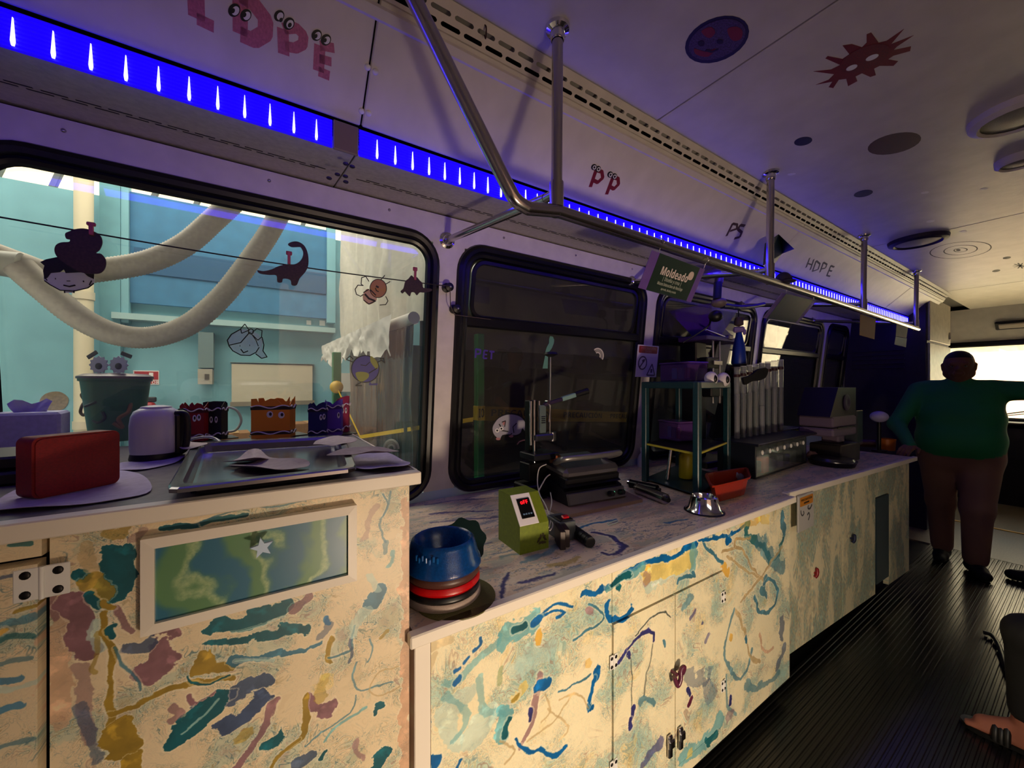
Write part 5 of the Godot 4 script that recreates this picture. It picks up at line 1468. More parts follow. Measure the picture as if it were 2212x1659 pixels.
func ceiling_art() -> void:
	var xf := Transform3D(Basis(Vector3(0, 0, -1), Vector3(-1, 0, 0), Vector3(0, -1, 0)), Vector3(0, CEIL - 0.0001, 0))
	var t := thing("painted_planet", "round purple planet face painted on the ceiling", "ceiling painting", at_y(1550, 85, CEIL))
	var b := MB.new()
	disc_on(b, xf, 1549, 85, 73, 46, 0.0006, -0.42)
	wpart(t, "rim", b, mat(Color(0.10, 0.07, 0.28), 0.6))
	b = MB.new()
	disc_on(b, lifted(xf, 0.0007), 1549, 85, 65, 39, 0.0006, -0.42)
	wpart(t, "disc", b, grained(mat(Color(0.36, 0.27, 0.52), 0.6), 14.0, 0.5, 0.0, 0.05))
	b = MB.new()
	shape_on(b, lifted(xf, 0.0014), [1572, 62, 1592, 58, 1604, 68, 1600, 84, 1585, 88, 1575, 78], 0.0005, 4)
	shape_on(b, lifted(xf, 0.0014), [1515, 68, 1535, 58, 1545, 70, 1532, 82], 0.0005, 4)
	shape_on(b, lifted(xf, 0.0014), [1500, 105, 1525, 112, 1545, 105, 1530, 122, 1505, 118], 0.0005, 4)
	wpart(t, "blotches", b, mat(Color(0.45, 0.10, 0.18), 0.6))
	b = MB.new()
	disc_on(b, lifted(xf, 0.002), 1515, 94, 7, 6, 0.0004); disc_on(b, lifted(xf, 0.002), 1555, 90, 7, 5, 0.0004)
	stroke_on(b, lifted(xf, 0.002), [1525, 108, 1538, 112, 1552, 106], 5, 0.0004)
	wpart(t, "features", b, mat(Color(0.12, 0.06, 0.2), 0.6))
	t = thing("painted_sun", "red spiky sun with white eyes painted on the ceiling", "ceiling painting", at_y(1865, 125, CEIL))
	b = MB.new()
	shape_on(b, xf, [1762, 183, 1790, 172, 1802, 160, 1757, 154, 1795, 150, 1815, 140, 1783, 126, 1788, 121, 1820, 127, 1835, 117, 1820, 98, 1840, 95, 1862, 102, 1872, 92, 1872, 74, 1882, 70, 1898, 92, 1915, 88, 1953, 62, 1925, 95, 1974, 76, 1938, 100, 1930, 108, 1968, 100, 1966, 110, 1930, 120, 1918, 128, 1940, 132, 1930, 142, 1900, 142, 1888, 148, 1892, 162, 1880, 166, 1862, 158, 1848, 165, 1852, 175, 1832, 186, 1828, 170, 1812, 172, 1800, 190, 1790, 188, 1798, 176], 0.0006)
	wpart(t, "rays", b, mat(Color(0.42, 0.02, 0.03), 0.6))
	b = MB.new()
	disc_on(b, lifted(xf, 0.0007), 1868, 126, 58, 24, 0.0005, -0.4)
	wpart(t, "face", b, grained(mat(Color(0.50, 0.03, 0.04), 0.6), 14.0, 0.6, 0.0, 0.05))
	b = MB.new()
	disc_on(b, lifted(xf, 0.0013), 1840, 146, 13, 5, 0.0004, -0.4); disc_on(b, lifted(xf, 0.0013), 1884, 124, 15, 5, 0.0004, -0.4)
	wpart(t, "eyes", b, M.white)
	for q in [["painted_disc", "large dark red oval painted on the ceiling", 1932, 310, 59, 21, -0.22, Color(0.30, 0.03, 0.04)], ["painted_spot", "small dark blue spot painted on the ceiling near the planet", 1735, 305, 20, 9, -0.2, Color(0.10, 0.10, 0.22)], ["painted_spot", "small smudged dark spot painted on the ceiling beyond the red oval", 1865, 418, 21, 7, -0.2, Color(0.12, 0.11, 0.2)]]:
		b = MB.new()
		disc_on(b, xf, q[2], q[3], q[4], q[5], 0.0006, q[6])
		solo(q[0], q[1], "ceiling painting", at_y(q[2], q[3], CEIL), b, grained(mat(q[7], 0.55), 12.0, 0.6, 0.0, 0.05))
	# drawn spiral and star near the front
	t = thing("painted_spiral", "thin dark orbit rings drawn on the bright ceiling", "ceiling painting", at_y(2075, 540, CEIL))
	b = MB.new()
	for r in [[66, 17], [36, 10], [14, 4]]:
		var a := []
		for i in 33: a.append(2075 + cos(TAU * i / 32) * r[0] + sin(TAU * i / 32) * 2); a.append(540 + sin(TAU * i / 32) * r[1] - cos(TAU * i / 32) * r[0] * 0.1)
		stroke_on(b, xf, a, 1.8, 0.0005)
	disc_on(b, xf, 2070, 540, 5, 2)
	wpart(t, "rings", b, mat(Color(0.14, 0.13, 0.12), 0.6))
	t = thing("painted_star", "small dark spiky star drawn on the ceiling above the windscreen", "ceiling painting", at_y(2204, 574, CEIL))
	b = MB.new()
	for w in 5: stroke_on(b, xf, [2204 - cos(w * 0.63) * 16, 574 - sin(w * 0.63) * 6, 2204 + cos(w * 0.63) * 16, 574 + sin(w * 0.63) * 6], 2.4, 0.0005)
	wpart(t, "rays", b, mat(Color(0.1, 0.1, 0.1), 0.6))
	for q in [[2175, 557], [2152, 585], [1998, 416], [2126, 408], [1710, 376], [2010, 478], [2080, 500]]:
		b = MB.new()
		disc_on(b, xf, q[0], q[1], 9, 2.4, 0.0005, -0.15)
		solo("paint_fleck", "small paint fleck on the ceiling", "paint fleck", at_y(q[0], q[1], CEIL), b, M.white if q[1] < 540 else mat(Color(0.2, 0.19, 0.17), 0.6), "paint flecks on the ceiling")
	# round roof vents and lamps
	for q in [[2205, 240, 0.12, "round roof vent with a pale grille beside the red oval"], [2205, 340, 0.07, "small silver ceiling speaker beyond the red oval"], [1982, 517, 0.14, "shallow dark dome on the ceiling near the spiral"]]:
		var p := at_y(q[0], q[1], CEIL)
		var v := thing("roof_vent", q[3], "roof vent", p)
		b = MB.new()
		b.lathe(Transform3D.IDENTITY, [Vector2(q[2], 0.0), Vector2(q[2] * 0.97, -0.02), Vector2(q[2] * 0.8, -0.03), Vector2(q[2] * 0.74, -0.022)], 28)
		part(v, "ring", b, M.cream if q[0] > 2000 else M.purple)
		b = MB.new()
		b.lathe(Transform3D.IDENTITY, [Vector2(q[2] * 0.74, -0.02), Vector2(q[2] * 0.4, -0.026), Vector2(0.0, -0.028)], 24)
		part(v, "grille", b, grained(mat(Color(0.62, 0.60, 0.55), 0.5), 30.0, 0.5, 1.0, 0.06))

func duct_letters() -> void:
	var xf := duct_frame()
	var pink := grained(mat(Color(0.80, 0.44, 0.52), 0.55), 16.0, 0.78, 0.0, 0.04)
	var crim := mat(Color(0.45, 0.03, 0.12), 0.5); var brown := mat(Color(0.26, 0.15, 0.13), 0.5); var grey := mat(Color(0.17, 0.17, 0.17), 0.6)
	var ink := mat(Color(0.03, 0.02, 0.03), 0.5)
	var sets := [
		["large pink painted letters with cartoon eyes on the slanted panel", pink, 480, 30, [["L", [[[422, -40, 425, 40], 30], [[425, 40, 462, 58], 22]]], ["D", [[[519, -12, 519, 74], 28], [[519, 74, 548, 87, 573, 72, 574, 42, 548, 8, 519, -12], 28]]], ["P", [[[611, 62, 613, 118], 22], [[612, 62, 640, 60, 656, 76, 654, 96, 638, 104, 616, 100], 19]]], ["E", [[[691, 98, 688, 154], 22], [[691, 98, 722, 104], 17], [[690, 126, 716, 134], 16], [[688, 154, 712, 164], 18]]]],
			[[506, 22, 13, -3, 0], [531, 33, 12, -3, -2], [603, 34, 11, 4, 8], [624, 51, 12, 2, 2], [684, 76, 11, -2, 1], [704, 86, 11, -2, 0]]],
		["crimson painted letters with small eyes on the slanted panel", crim, 1303, 390, [["P", [[[1288, 366, 1275, 404], 9], [[1287, 367, 1300, 371, 1302, 384, 1291, 394, 1281, 389], 8]]], ["P", [[[1325, 380, 1310, 420], 9], [[1323, 382, 1335, 386, 1336, 398, 1326, 408, 1317, 403], 8]]]],
			[[1283, 361, 6, 1, 0], [1292, 365, 6, 1, 0], [1318, 377, 6, 1, 0], [1327, 381, 6, 1, 0]]],
		["brown painted letters on the slanted panel beside a ceiling post", brown, 1588, 500, [["P", [[[1583, 482, 1569, 510], 6], [[1582, 483, 1592, 485, 1592, 494, 1577, 499], 5.5]]], ["S", [[[1609, 488, 1599, 486, 1594, 495, 1602, 502, 1598, 512, 1586, 515], 6]]]], []],
		["grey painted letters on the slanted panel near the tall cupboard", grey, 1768, 576, [["H", [[[1749, 557, 1741, 578], 4], [[1758, 560, 1750, 583], 4], [[1745, 569, 1754, 572], 3]]], ["D", [[[1763, 563, 1755, 586], 4], [[1763, 563, 1771, 570, 1767, 582, 1755, 586], 3.5]]], ["P", [[[1779, 566, 1771, 588], 4], [[1779, 567, 1786, 571, 1783, 579, 1774, 581], 3.5]]], ["E", [[[1795, 573, 1786, 595], 4], [[1795, 574, 1802, 577], 3.5], [[1791, 584, 1797, 586], 3.5], [[1786, 595, 1793, 597], 3.5]]]], []]]
	for q in sets:
		var t := thing("painted_letters", q[0], "lettering", at_pl(q[2], q[3], xf.origin, xf.basis.z))
		for l in q[4]:
			var b := MB.new()
			for w in l[1]: stroke_on(b, xf, w[0], w[1], 0.0005)
			wpart(t, "letter", b, q[1])
		for w in q[5]:
			var b := MB.new()
			disc_on(b, lifted(xf, 0.0006), w[0], w[1], w[2], w[2] * 1.15, 0.0004, 0.4)
			var o := wpart(t, "eye", b, ink)
			b = MB.new()
			disc_on(b, lifted(xf, 0.0011), w[0] + w[2] * 0.2, w[1] + w[2] * 0.1, w[2] * 0.62, w[2] * 0.78, 0.0003, 0.4)
			wpart2(o, "white", b, M.white)
			b = MB.new()
			disc_on(b, lifted(xf, 0.0015), w[0] + w[3], w[1] + w[4] + w[2] * 0.1, w[2] * 0.34, w[2] * 0.45, 0.0003, 0.4)
			wpart2(o, "pupil", b, ink)

# ---------------------------------------------------------------- string of cut-outs, stickers on the panes
func glass_frame(off := -0.0165) -> Transform3D:
	return wall_frame(Vector3(-1.606, CAM_Y, 0) + wall_n() * off)
func window_hangings() -> void:
	var xf := glass_frame(0.045)
	var b := MB.new()
	var A := at_pl(-40, 462, xf.origin, xf.basis.z); var B := at_pl(957, 617, xf.origin, xf.basis.z)
	var pts := []
	for i in 25:
		var f := i / 24.0
		pts.append(A.lerp(B, f) - Vector3(0, 0.012 * sin(PI * f), 0))
	b.tube(pts, 0.0022, 6)
	solo("string_line", "thin taut cord strung across the large bright window", "cord", A, b, mat(Color(0.10, 0.07, 0.06), 0.7))
	for q in [[963, 622, "black cord hook beside the large bright window"], [979, 668, "black cord hook beside the window crossbar"]]:
		var p := at_wall(q[0], q[1], 0.0)
		var t := thing("cord_hook", q[2], "hook", p)
		b = MB.new()
		var fx := Transform3D(Basis(wall_n().cross(Vector3.FORWARD), wall_n(), Vector3.BACK), p)
		b.lathe(fx, [Vector2(0.02, 0), Vector2(0.02, 0.012), Vector2(0.012, 0.016), Vector2(0.012, 0.04), Vector2(0.018, 0.045), Vector2(0.0, 0.05)], 16)
		wpart(t, "knob", b, M.black)
		b = MB.new()
		b.orb(p + wall_n() * 0.05, 0.006, 10, 6)
		wpart(t, "screw", b, M.steel)
	b = MB.new()
	b.tube([B, at_wall(972, 618, 0.05), at_wall(973, 660, 0.05), at_wall(982, 680, 0.05), at_wall(1060, 690, 0.03)], 0.002, 6)
	solo("string_end", "loose end of the cord between the two window hooks", "cord", B, b, mat(Color(0.3, 0.25, 0.2), 0.7))
	# cut-outs on the cord
	var wood := grained(mat(Color(0.24, 0.14, 0.12), 0.6), 10.0, 0.6, 0.0, 0.04)
	var cuts := [
		["cutout_duck", "brown duck-shaped cut-out pegged to the cord", [142, 505, 152, 500, 162, 496, 182, 494, 203, 500, 218, 510, 222, 525, 216, 540, 208, 547, 220, 549, 229, 561, 229, 576, 220, 589, 203, 592, 177, 589, 152, 576, 127, 558, 119, 543, 122, 530, 134, 524, 150, 523, 152, 518, 144, 516], [200, 500]],
		["cutout_dinosaur", "brown long-necked dinosaur cut-out pegged to the cord", [556, 584, 569, 586, 587, 582, 602, 575, 622, 571, 637, 571, 650, 562, 655, 547, 650, 535, 642, 534, 630, 534, 622, 529, 627, 524, 642, 522, 657, 531, 665, 549, 666, 572, 660, 587, 647, 602, 641, 616, 630, 616, 627, 605, 612, 602, 609, 610, 599, 609, 597, 595, 581, 594, 561, 591], [624, 562]],
		["cutout_turtle", "small brown spiky-backed cut-out pegged to the cord", [865, 629, 871, 623, 875, 608, 882, 602, 888, 595, 894, 600, 900, 599, 906, 606, 912, 612, 914, 622, 931, 624, 931, 629, 916, 632, 906, 632, 900, 638, 895, 632, 888, 632, 885, 640, 879, 635, 874, 630, 869, 634], [895, 596]]]
	for q in cuts:
		var t := thing(q[0], q[1], "cut-out", at_pl(q[3][0], q[3][1], xf.origin, xf.basis.z))
		b = MB.new()
		shape_on(b, lifted(xf, 0.003), q[2], 0.004, 3)
		wpart(t, "figure", b, wood)
		var k := mpp(t.position)
		var c := t.position
		b = MB.new()
		b.box(Transform3D(Basis(Vector3(0, 0, 1), -0.1) * Basis.IDENTITY, c + wall_n() * 0.010 + Vector3(0, 4 * k, 0)), Vector3(0.008, 26 * k, 0.009), 0.001)
		b.box(Transform3D(Basis.IDENTITY, c + wall_n() * 0.010 + Vector3(0, 14 * k, 0)), Vector3(0.008, 8 * k, 0.018), 0.002)
		wpart(t, "clothes_peg", b, mat(Color(0.62, 0.26, 0.30), 0.5), "pink clothes peg")
	stickers()

func stickers() -> void:
	var g := glass_frame()
	var ink := mat(Color(0.02, 0.02, 0.025), 0.5)
	var b := MB.new()
	# smiling face with black hair
	var t := thing("face_sticker", "smiling pale face sticker with messy black hair on the window", "sticker", at_pl(150, 600, g.origin, g.basis.z))
	shape_on(b, g, [96, 595, 110, 588, 190, 590, 203, 598, 203, 612, 190, 622, 160, 628, 130, 626, 108, 614, 96, 606], 0.0008, 4)
	shape_on(b, g, [140, 626, 160, 626, 159, 633, 140, 632], 0.0008)
	wpart(t, "face", b, mat(Color(0.72, 0.74, 0.74), 0.5))
	b = MB.new()
	shape_on(b, lifted(g, 0.001), [87, 566, 100, 560, 125, 555, 160, 565, 190, 575, 204, 585, 203, 603, 190, 597, 180, 588, 142, 590, 138, 582, 130, 588, 110, 590, 103, 600, 96, 603, 93, 585, 96, 574], 0.0008)
	wpart(t, "hair", b, ink)
	b = MB.new()
	for s in [[[96, 606, 108, 615, 130, 627, 160, 629, 190, 622, 203, 612], 2.2], [[137, 616, 150, 619, 163, 616], 3], [[119, 602, 121, 602], 3], [[179, 608, 182, 608], 3], [[144, 607, 152, 607], 1.5], [[139, 627, 140, 633], 2], [[160, 627, 160, 633], 2], [[98, 600, 102, 606], 2], [[193, 616, 198, 606], 2]]: stroke_on(b, lifted(g, 0.001), s[0], s[1])
	wpart(t, "drawn_lines", b, ink)
	# bee
	t = thing("bee_sticker", "cartoon bee sticker with striped body on the window", "sticker", at_pl(810, 630, g.origin, g.basis.z))
	b = MB.new(); disc_on(b, lifted(g, 0.0012), 817, 623, 18, 20)
	wpart(t, "head", b, mat(Color(0.66, 0.47, 0.30), 0.5))
	b = MB.new(); shape_on(b, g, [785, 634, 795, 624, 812, 640, 812, 650, 797, 658, 785, 648], 0.0008, 4)
	wpart(t, "body", b, mat(Color(0.78, 0.64, 0.5), 0.5))
	b = MB.new()
	for s in [[[788, 635, 797, 645, 810, 650], 4], [[800, 626, 812, 638], 2.5], [[785, 632, 797, 625], 2], [[785, 648, 797, 657, 812, 650], 2], [[797, 608, 790, 597, 781, 600, 780, 614, 785, 617, 773, 616, 767, 625, 770, 636, 779, 640, 785, 636], 1.8], [[822, 605, 831, 595], 1.8], [[833, 614, 843, 608], 1.8], [[833, 640, 838, 650, 833, 658, 820, 659], 1.8], [[831, 595], 5], [[845, 608], 5], [[812, 618, 818, 621], 4], [[811, 622, 813, 628, 818, 630], 2]]: stroke_on(b, lifted(g, 0.002), s[0], s[1])
	for r in [[817, 623, 18, 20]]:
		var a := []
		for i in 25: a.append(r[0] + cos(TAU * i / 24) * r[2]); a.append(r[1] + sin(TAU * i / 24) * r[3])
		stroke_on(b, lifted(g, 0.002), a, 1.5)
	wpart(t, "drawn_lines", b, mat(Color(0.10, 0.06, 0.05), 0.5))
	# girl with a bow, drawn in outline
	t = thing("girl_sticker", "outlined smiling girl with a hair bow drawn on the window", "sticker", at_pl(530, 740, g.origin, g.basis.z))
	b = MB.new()
	shape_on(b, g, [493, 748, 492, 735, 500, 722, 520, 711, 540, 712, 558, 722, 568, 735, 566, 752, 570, 765, 576, 771, 566, 774, 553, 763, 540, 768, 520, 767, 503, 758], 0.0006)
	wpart(t, "figure", b, clear(Color(0.80, 0.86, 0.86), 0.35, 0.4))
	b = MB.new()
	for s in [[[494, 745, 491, 735, 500, 722, 520, 711], 2], [[540, 717, 520, 740, 494, 746], 2], [[494, 746, 503, 758, 520, 767, 540, 768, 553, 761, 560, 750], 2], [[541, 718, 553, 735, 558, 748], 1.6], [[520, 710, 529, 700, 538, 713, 522, 720, 520, 710], 1.8], [[545, 718, 555, 710, 566, 714, 565, 728, 557, 735, 546, 724], 1.8], [[566, 728, 570, 745, 568, 758, 577, 771, 565, 774, 552, 764], 2], [[520, 754, 526, 762, 536, 758], 2.2], [[518, 747, 519, 747], 3.5], [[539, 746, 540, 746], 3.5]]: stroke_on(b, lifted(g, 0.0008), s[0], s[1])
	var cc := []
	for i in 17: cc.append(542 + cos(TAU * i / 16) * 5.5); cc.append(716 + sin(TAU * i / 16) * 5.5)
	stroke_on(b, lifted(g, 0.0008), cc, 1.8)
	wpart(t, "drawn_lines", b, ink)
	# globe
	t = thing("globe_sticker", "blue and green walking globe sticker with arms raised on the window", "sticker", at_pl(788, 795, g.origin, g.basis.z))
	b = MB.new(); disc_on(b, g, 789, 797, 31, 30); wpart(t, "outline", b, ink)
	b = MB.new(); disc_on(b, lifted(g, 0.0009), 789, 797, 29, 28); wpart(t, "sea", b, mat(Color(0.28, 0.27, 0.52), 0.5))
	b = MB.new()
	shape_on(b, lifted(g, 0.0018), [768, 806, 780, 803, 795, 806, 796, 815, 784, 824, 774, 821], 0.0006, 3)
	shape_on(b, lifted(g, 0.0018), [801, 769, 812, 778, 817, 790, 814, 798, 806, 790, 800, 780], 0.0006, 3)
	wpart(t, "land", b, mat(Color(0.55, 0.58, 0.25), 0.5))
	b = MB.new()
	for s in [[[797, 806, 815, 795], 2], [[762, 782, 752, 778, 748, 776, 756, 769, 763, 776], 2], [[817, 782, 824, 778, 831, 784, 829, 774, 820, 775], 2], [[780, 826, 768, 833, 782, 833], 2], [[779, 788, 790, 790, 799, 782], 1.5]]: stroke_on(b, lifted(g, 0.0018), s[0], s[1])
	wpart(t, "limbs", b, ink)
	b = MB.new(); shape_on(b, g, [799, 823, 802, 829, 816, 828, 815, 832, 797, 832], 0.0008); wpart(t, "foot", b, mat(Color(0.28, 0.27, 0.52), 0.5))
	# rainbows
	for q in [["grey-green rainbow sticker low on the large bright window", 845, 970, 16, 0.0, PI, Color(0.62, 0.70, 0.64)], ["cream rainbow sticker on the dark window", 1291, 768, 12, -0.6, PI - 0.9, Color(0.82, 0.80, 0.70)]]:
		t = thing("rainbow_sticker", q[0], "sticker", at_pl(q[1], q[2], g.origin, g.basis.z))
		for k in 3:
			var a := []
			for i in 13:
				var w: float = lerpf(q[4], q[5], i / 12.0)
				a.append(q[1] + cos(w) * q[3] * (1.0 - 0.27 * k)); a.append(q[2] - sin(w) * q[3] * 1.25 * (1.0 - 0.27 * k))
			b = MB.new(); stroke_on(b, g, a, q[3] * 0.27)
			wpart(t, "arc", b, mat(q[6] * (1.0 - 0.22 * (k % 2)), 0.5))
	# green long-tailed bird
	t = thing("bird_sticker", "pale green long-tailed bird sticker on the dark window", "sticker", at_pl(1185, 755, g.origin, g.basis.z))
	b = MB.new()
	shape_on(b, g, [1188, 726, 1194, 727, 1197, 734, 1196, 742, 1192, 752, 1186, 760, 1181, 764, 1178, 760, 1181, 750, 1186, 741, 1186, 733], 0.0008)
	shape_on(b, g, [1179, 760, 1184, 762, 1183, 796, 1172, 796], 0.0008)
	wpart(t, "figure", b, mat(Color(0.36, 0.56, 0.48), 0.5))
	# grey rat
	t = thing("rat_sticker", "grey arched cartoon rat sticker on the dark window", "sticker", at_pl(1100, 925, g.origin, g.basis.z))
	var body := [1064, 925, 1068, 915, 1078, 903, 1095, 896, 1112, 896, 1126, 902, 1135, 914, 1140, 930, 1135, 932, 1128, 925, 1124, 935, 1112, 940, 1098, 938, 1085, 940, 1080, 948, 1072, 944, 1066, 936]
	b = MB.new(); shape_on(b, g, [1062, 925, 1066, 913, 1077, 901, 1095, 893, 1113, 893, 1128, 900, 1137, 912, 1142, 932, 1134, 935, 1128, 929, 1125, 938, 1112, 943, 1098, 941, 1087, 943, 1081, 951, 1071, 947, 1064, 938], 0.0006, 3); wpart(t, "outline", b, ink)
	b = MB.new(); shape_on(b, lifted(g, 0.0007), body, 0.0006, 3); wpart(t, "body", b, mat(Color(0.62, 0.61, 0.64), 0.5))
	b = MB.new()
	for s in [[[1110, 935, 1108, 922, 1116, 914], 2], [[1084, 912, 1092, 909, 1090, 922], 2], [[1078, 916, 1082, 922], 2.5], [[1083, 930, 1098, 932], 2.2], [[1066, 938, 1060, 946], 1.2], [[1068, 942, 1066, 950], 1.2], [[1085, 940, 1090, 944], 1.5], [[1100, 941, 1106, 936], 2]]: stroke_on(b, lifted(g, 0.0014), s[0], s[1])
	disc_on(b, lifted(g, 0.002), 1074, 930, 2, 2, 0.0003); disc_on(b, lifted(g, 0.002), 1083, 926, 2, 2, 0.0003)
	wpart(t, "drawn_lines", b, ink)
	b = MB.new(); disc_on(b, lifted(g, 0.0014), 1074, 930, 4.5); disc_on(b, lifted(g, 0.0014), 1083, 926, 4.5); wpart(t, "eyes", b, M.white)
	var pk := mat(Color(0.70, 0.48, 0.48), 0.5)
	b = MB.new(); stroke_on(b, lifted(g, 0.0007), [1140, 950, 1130, 951, 1122, 954, 1117, 960], 2.5); wpart(t, "tail", b, pk)
	b = MB.new(); disc_on(b, lifted(g, 0.0014), 1089, 914, 3.4, 4.5, 0.0005, 0.4); wpart(t, "ear", b, pk)
	for q in [[1076, 948], [1104, 942]]:
		b = MB.new(); disc_on(b, lifted(g, 0.0007), q[0], q[1], 5, 3); wpart(t, "paw", b, pk)
	# purple letters
	t = thing("pane_letters", "purple painted letters PET on the dark window", "lettering", at_pl(1045, 765, g.origin, g.basis.z))
	for l in [[[[1028, 753, 1027, 773], 4], [[1028, 754, 1038, 756, 1037, 764, 1028, 765], 4]], [[[1046, 757, 1044, 774], 4], [[1046, 757, 1054, 758], 3.5], [[1045, 765, 1052, 766], 3], [[1044, 774, 1052, 774], 3.5]], [[[1057, 759, 1068, 760], 4], [[1062, 760, 1061, 776], 4]]]:
		b = MB.new()
		for s in l: stroke_on(b, g, s[0], s[1])
		wpart(t, "letter", b, mat(Color(0.26, 0.16, 0.55), 0.5))

# ---------------------------------------------------------------- on the tall counter
# a loose sheet: outline in pixels on a level, corners lifted by turns so that it curls
func loose_sheet(called: String, label: String, category: String, a: Array, y: float, lift: float, m: Material, sd := 1, group := "") -> void:
	var r := RandomNumberGenerator.new(); r.seed = sd
	var pts := []
	var c := Vector3.ZERO
	for k in range(0, a.size(), 2):
		var q := at_y(a[k], a[k + 1], y)
		pts.append(q); c += q
	c /= pts.size()
	var ring0 := []
	for q in curve(pts + [pts[0]], 5): ring0.append(q)
	var n := ring0.size() - 1
	var hs := []
	var ph := r.randf() * TAU
	for i in n: hs.append(lift * (0.5 + 0.5 * sin(ph + TAU * i / n * 2.0)) + 0.3 * lift * (0.5 + 0.5 * sin(ph * 2 + TAU * i / n * 5.0)))
	var b := MB.new()
	var rings := [1.0, 0.72, 0.42, 0.0]
	var P := func(i: int, k: int) -> Vector3:
		var f: float = rings[k]
		return c.lerp(ring0[i % n], f) + Vector3(0, float(hs[i % n]) * f * f + 0.001, 0)
	for k in 3:
		for i in n:
			var p0: Vector3 = P.call(i, k); var p1: Vector3 = P.call(i + 1, k); var p2: Vector3 = P.call(i + 1, k + 1); var p3: Vector3 = P.call(i, k + 1)
			var nn := (p1 - p0).cross(p3 - p0).normalized()
			if nn.y < 0: nn = -nn
			b.tri(p0, p1, p2, nn, nn, nn)
			if k < 2: b.tri(p0, p2, p3, nn, nn, nn)
			var d := Vector3(0, -0.0009, 0)
			b.tri(p0 + d, p1 + d, p2 + d, -nn, -nn, -nn)
			if k < 2: b.tri(p0 + d, p2 + d, p3 + d, -nn, -nn, -nn)
	for i in n:
		var p0: Vector3 = P.call(i, 0); var p1: Vector3 = P.call(i + 1, 0)
		b.quad(p0, p1, p1 + Vector3(0, -0.0009, 0), p0 + Vector3(0, -0.0009, 0), (p0 - c))
	solo(called, label, category, c, b, m, group)

# a paper crayon box: four walls with a cut top edge, black bands with white waves, eyes
func crayon_box(called: String, label: String, px: float, py: float, wpx: float, hpx: float, col: Color, crown: Array, eyes: Array, face_yaw: float, band: Color, dep := 0.8) -> Node3D:
	var p := at_y(px, py, NTOP + 0.003)
	var k := mpp(p)
	var t := thing(called, label, "paper box", p, PI / 2 + face_yaw, "crayon paper boxes on the tall counter")
	var w := wpx * k; var h := hpx * k; var d := w * dep
	var m := mat(col, 0.55)
	var walls := MB.new()
	var pr := PackedVector2Array([Vector2(-w / 2, 0), Vector2(w / 2, 0)])
	for i in range(crown.size() - 2, -1, -2): pr.append(Vector2((crown[i] - 0.5) * w, crown[i + 1] * h))
	for q in [[Vector3(0, 0, d / 2), 0.0], [Vector3(0, 0, -d / 2 + 0.001), 0.0]]:
		walls.prism(Transform3D(Basis(Vector3.UP, q[1]), q[0]), pr, 0.0012)
	var ps := PackedVector2Array([Vector2(-d / 2, 0), Vector2(d / 2, 0), Vector2(d / 2, h * 0.84), Vector2(0, h * 0.98), Vector2(-d / 2, h * 0.84)])
	walls.prism(Transform3D(Basis(Vector3.UP, PI / 2), Vector3(w / 2 - 0.001, 0, 0)), ps, 0.0012)
	walls.prism(Transform3D(Basis(Vector3.UP, PI / 2), Vector3(-w / 2, 0, 0)), ps, 0.0012)
	part(t, "walls", walls, m)
	for y in [0.14, 0.76]:
		var b := MB.new()
		b.bx(Vector3(0, y * h, 0), Vector3(w + 0.0035, h * 0.09, d + 0.0035))
		part(t, "band", b, mat(band, 0.55))
		b = MB.new()
		for sd in 2:
			var pts := []
			for i in 17:
				var u := (i / 16.0 - 0.5)
				var wy: float = y * h + sin(i / 16.0 * TAU * 1.5) * h * 0.035 + h * (0.03 if y > 0.5 else 0.0)
				pts.append(Vector3(u * w, wy, d / 2 + 0.0028) if sd == 0 else Vector3(w / 2 + 0.0028, wy, u * d))
			b.tube(pts, h * 0.016, 6)
		part(t, "wave_line", b, M.white)
	for e in eyes:
		var b := MB.new()
		b.ball(Transform3D(Basis.from_scale(Vector3(w * 0.085, h * 0.085, 0.002)), Vector3((e[0] - 0.5) * w, e[1] * h, d / 2 + 0.002)), 12, 8)
		var o := part(t, "eye", b, M.white)
		b = MB.new()
		b.ball(Transform3D(Basis.from_scale(Vector3(w * 0.04, h * 0.045, 0.002)), Vector3((e[0] - 0.48) * w, (e[1] + 0.01) * h, d / 2 + 0.0035)), 10, 6)
		part(o, "pupil", b, M.black)
	return t

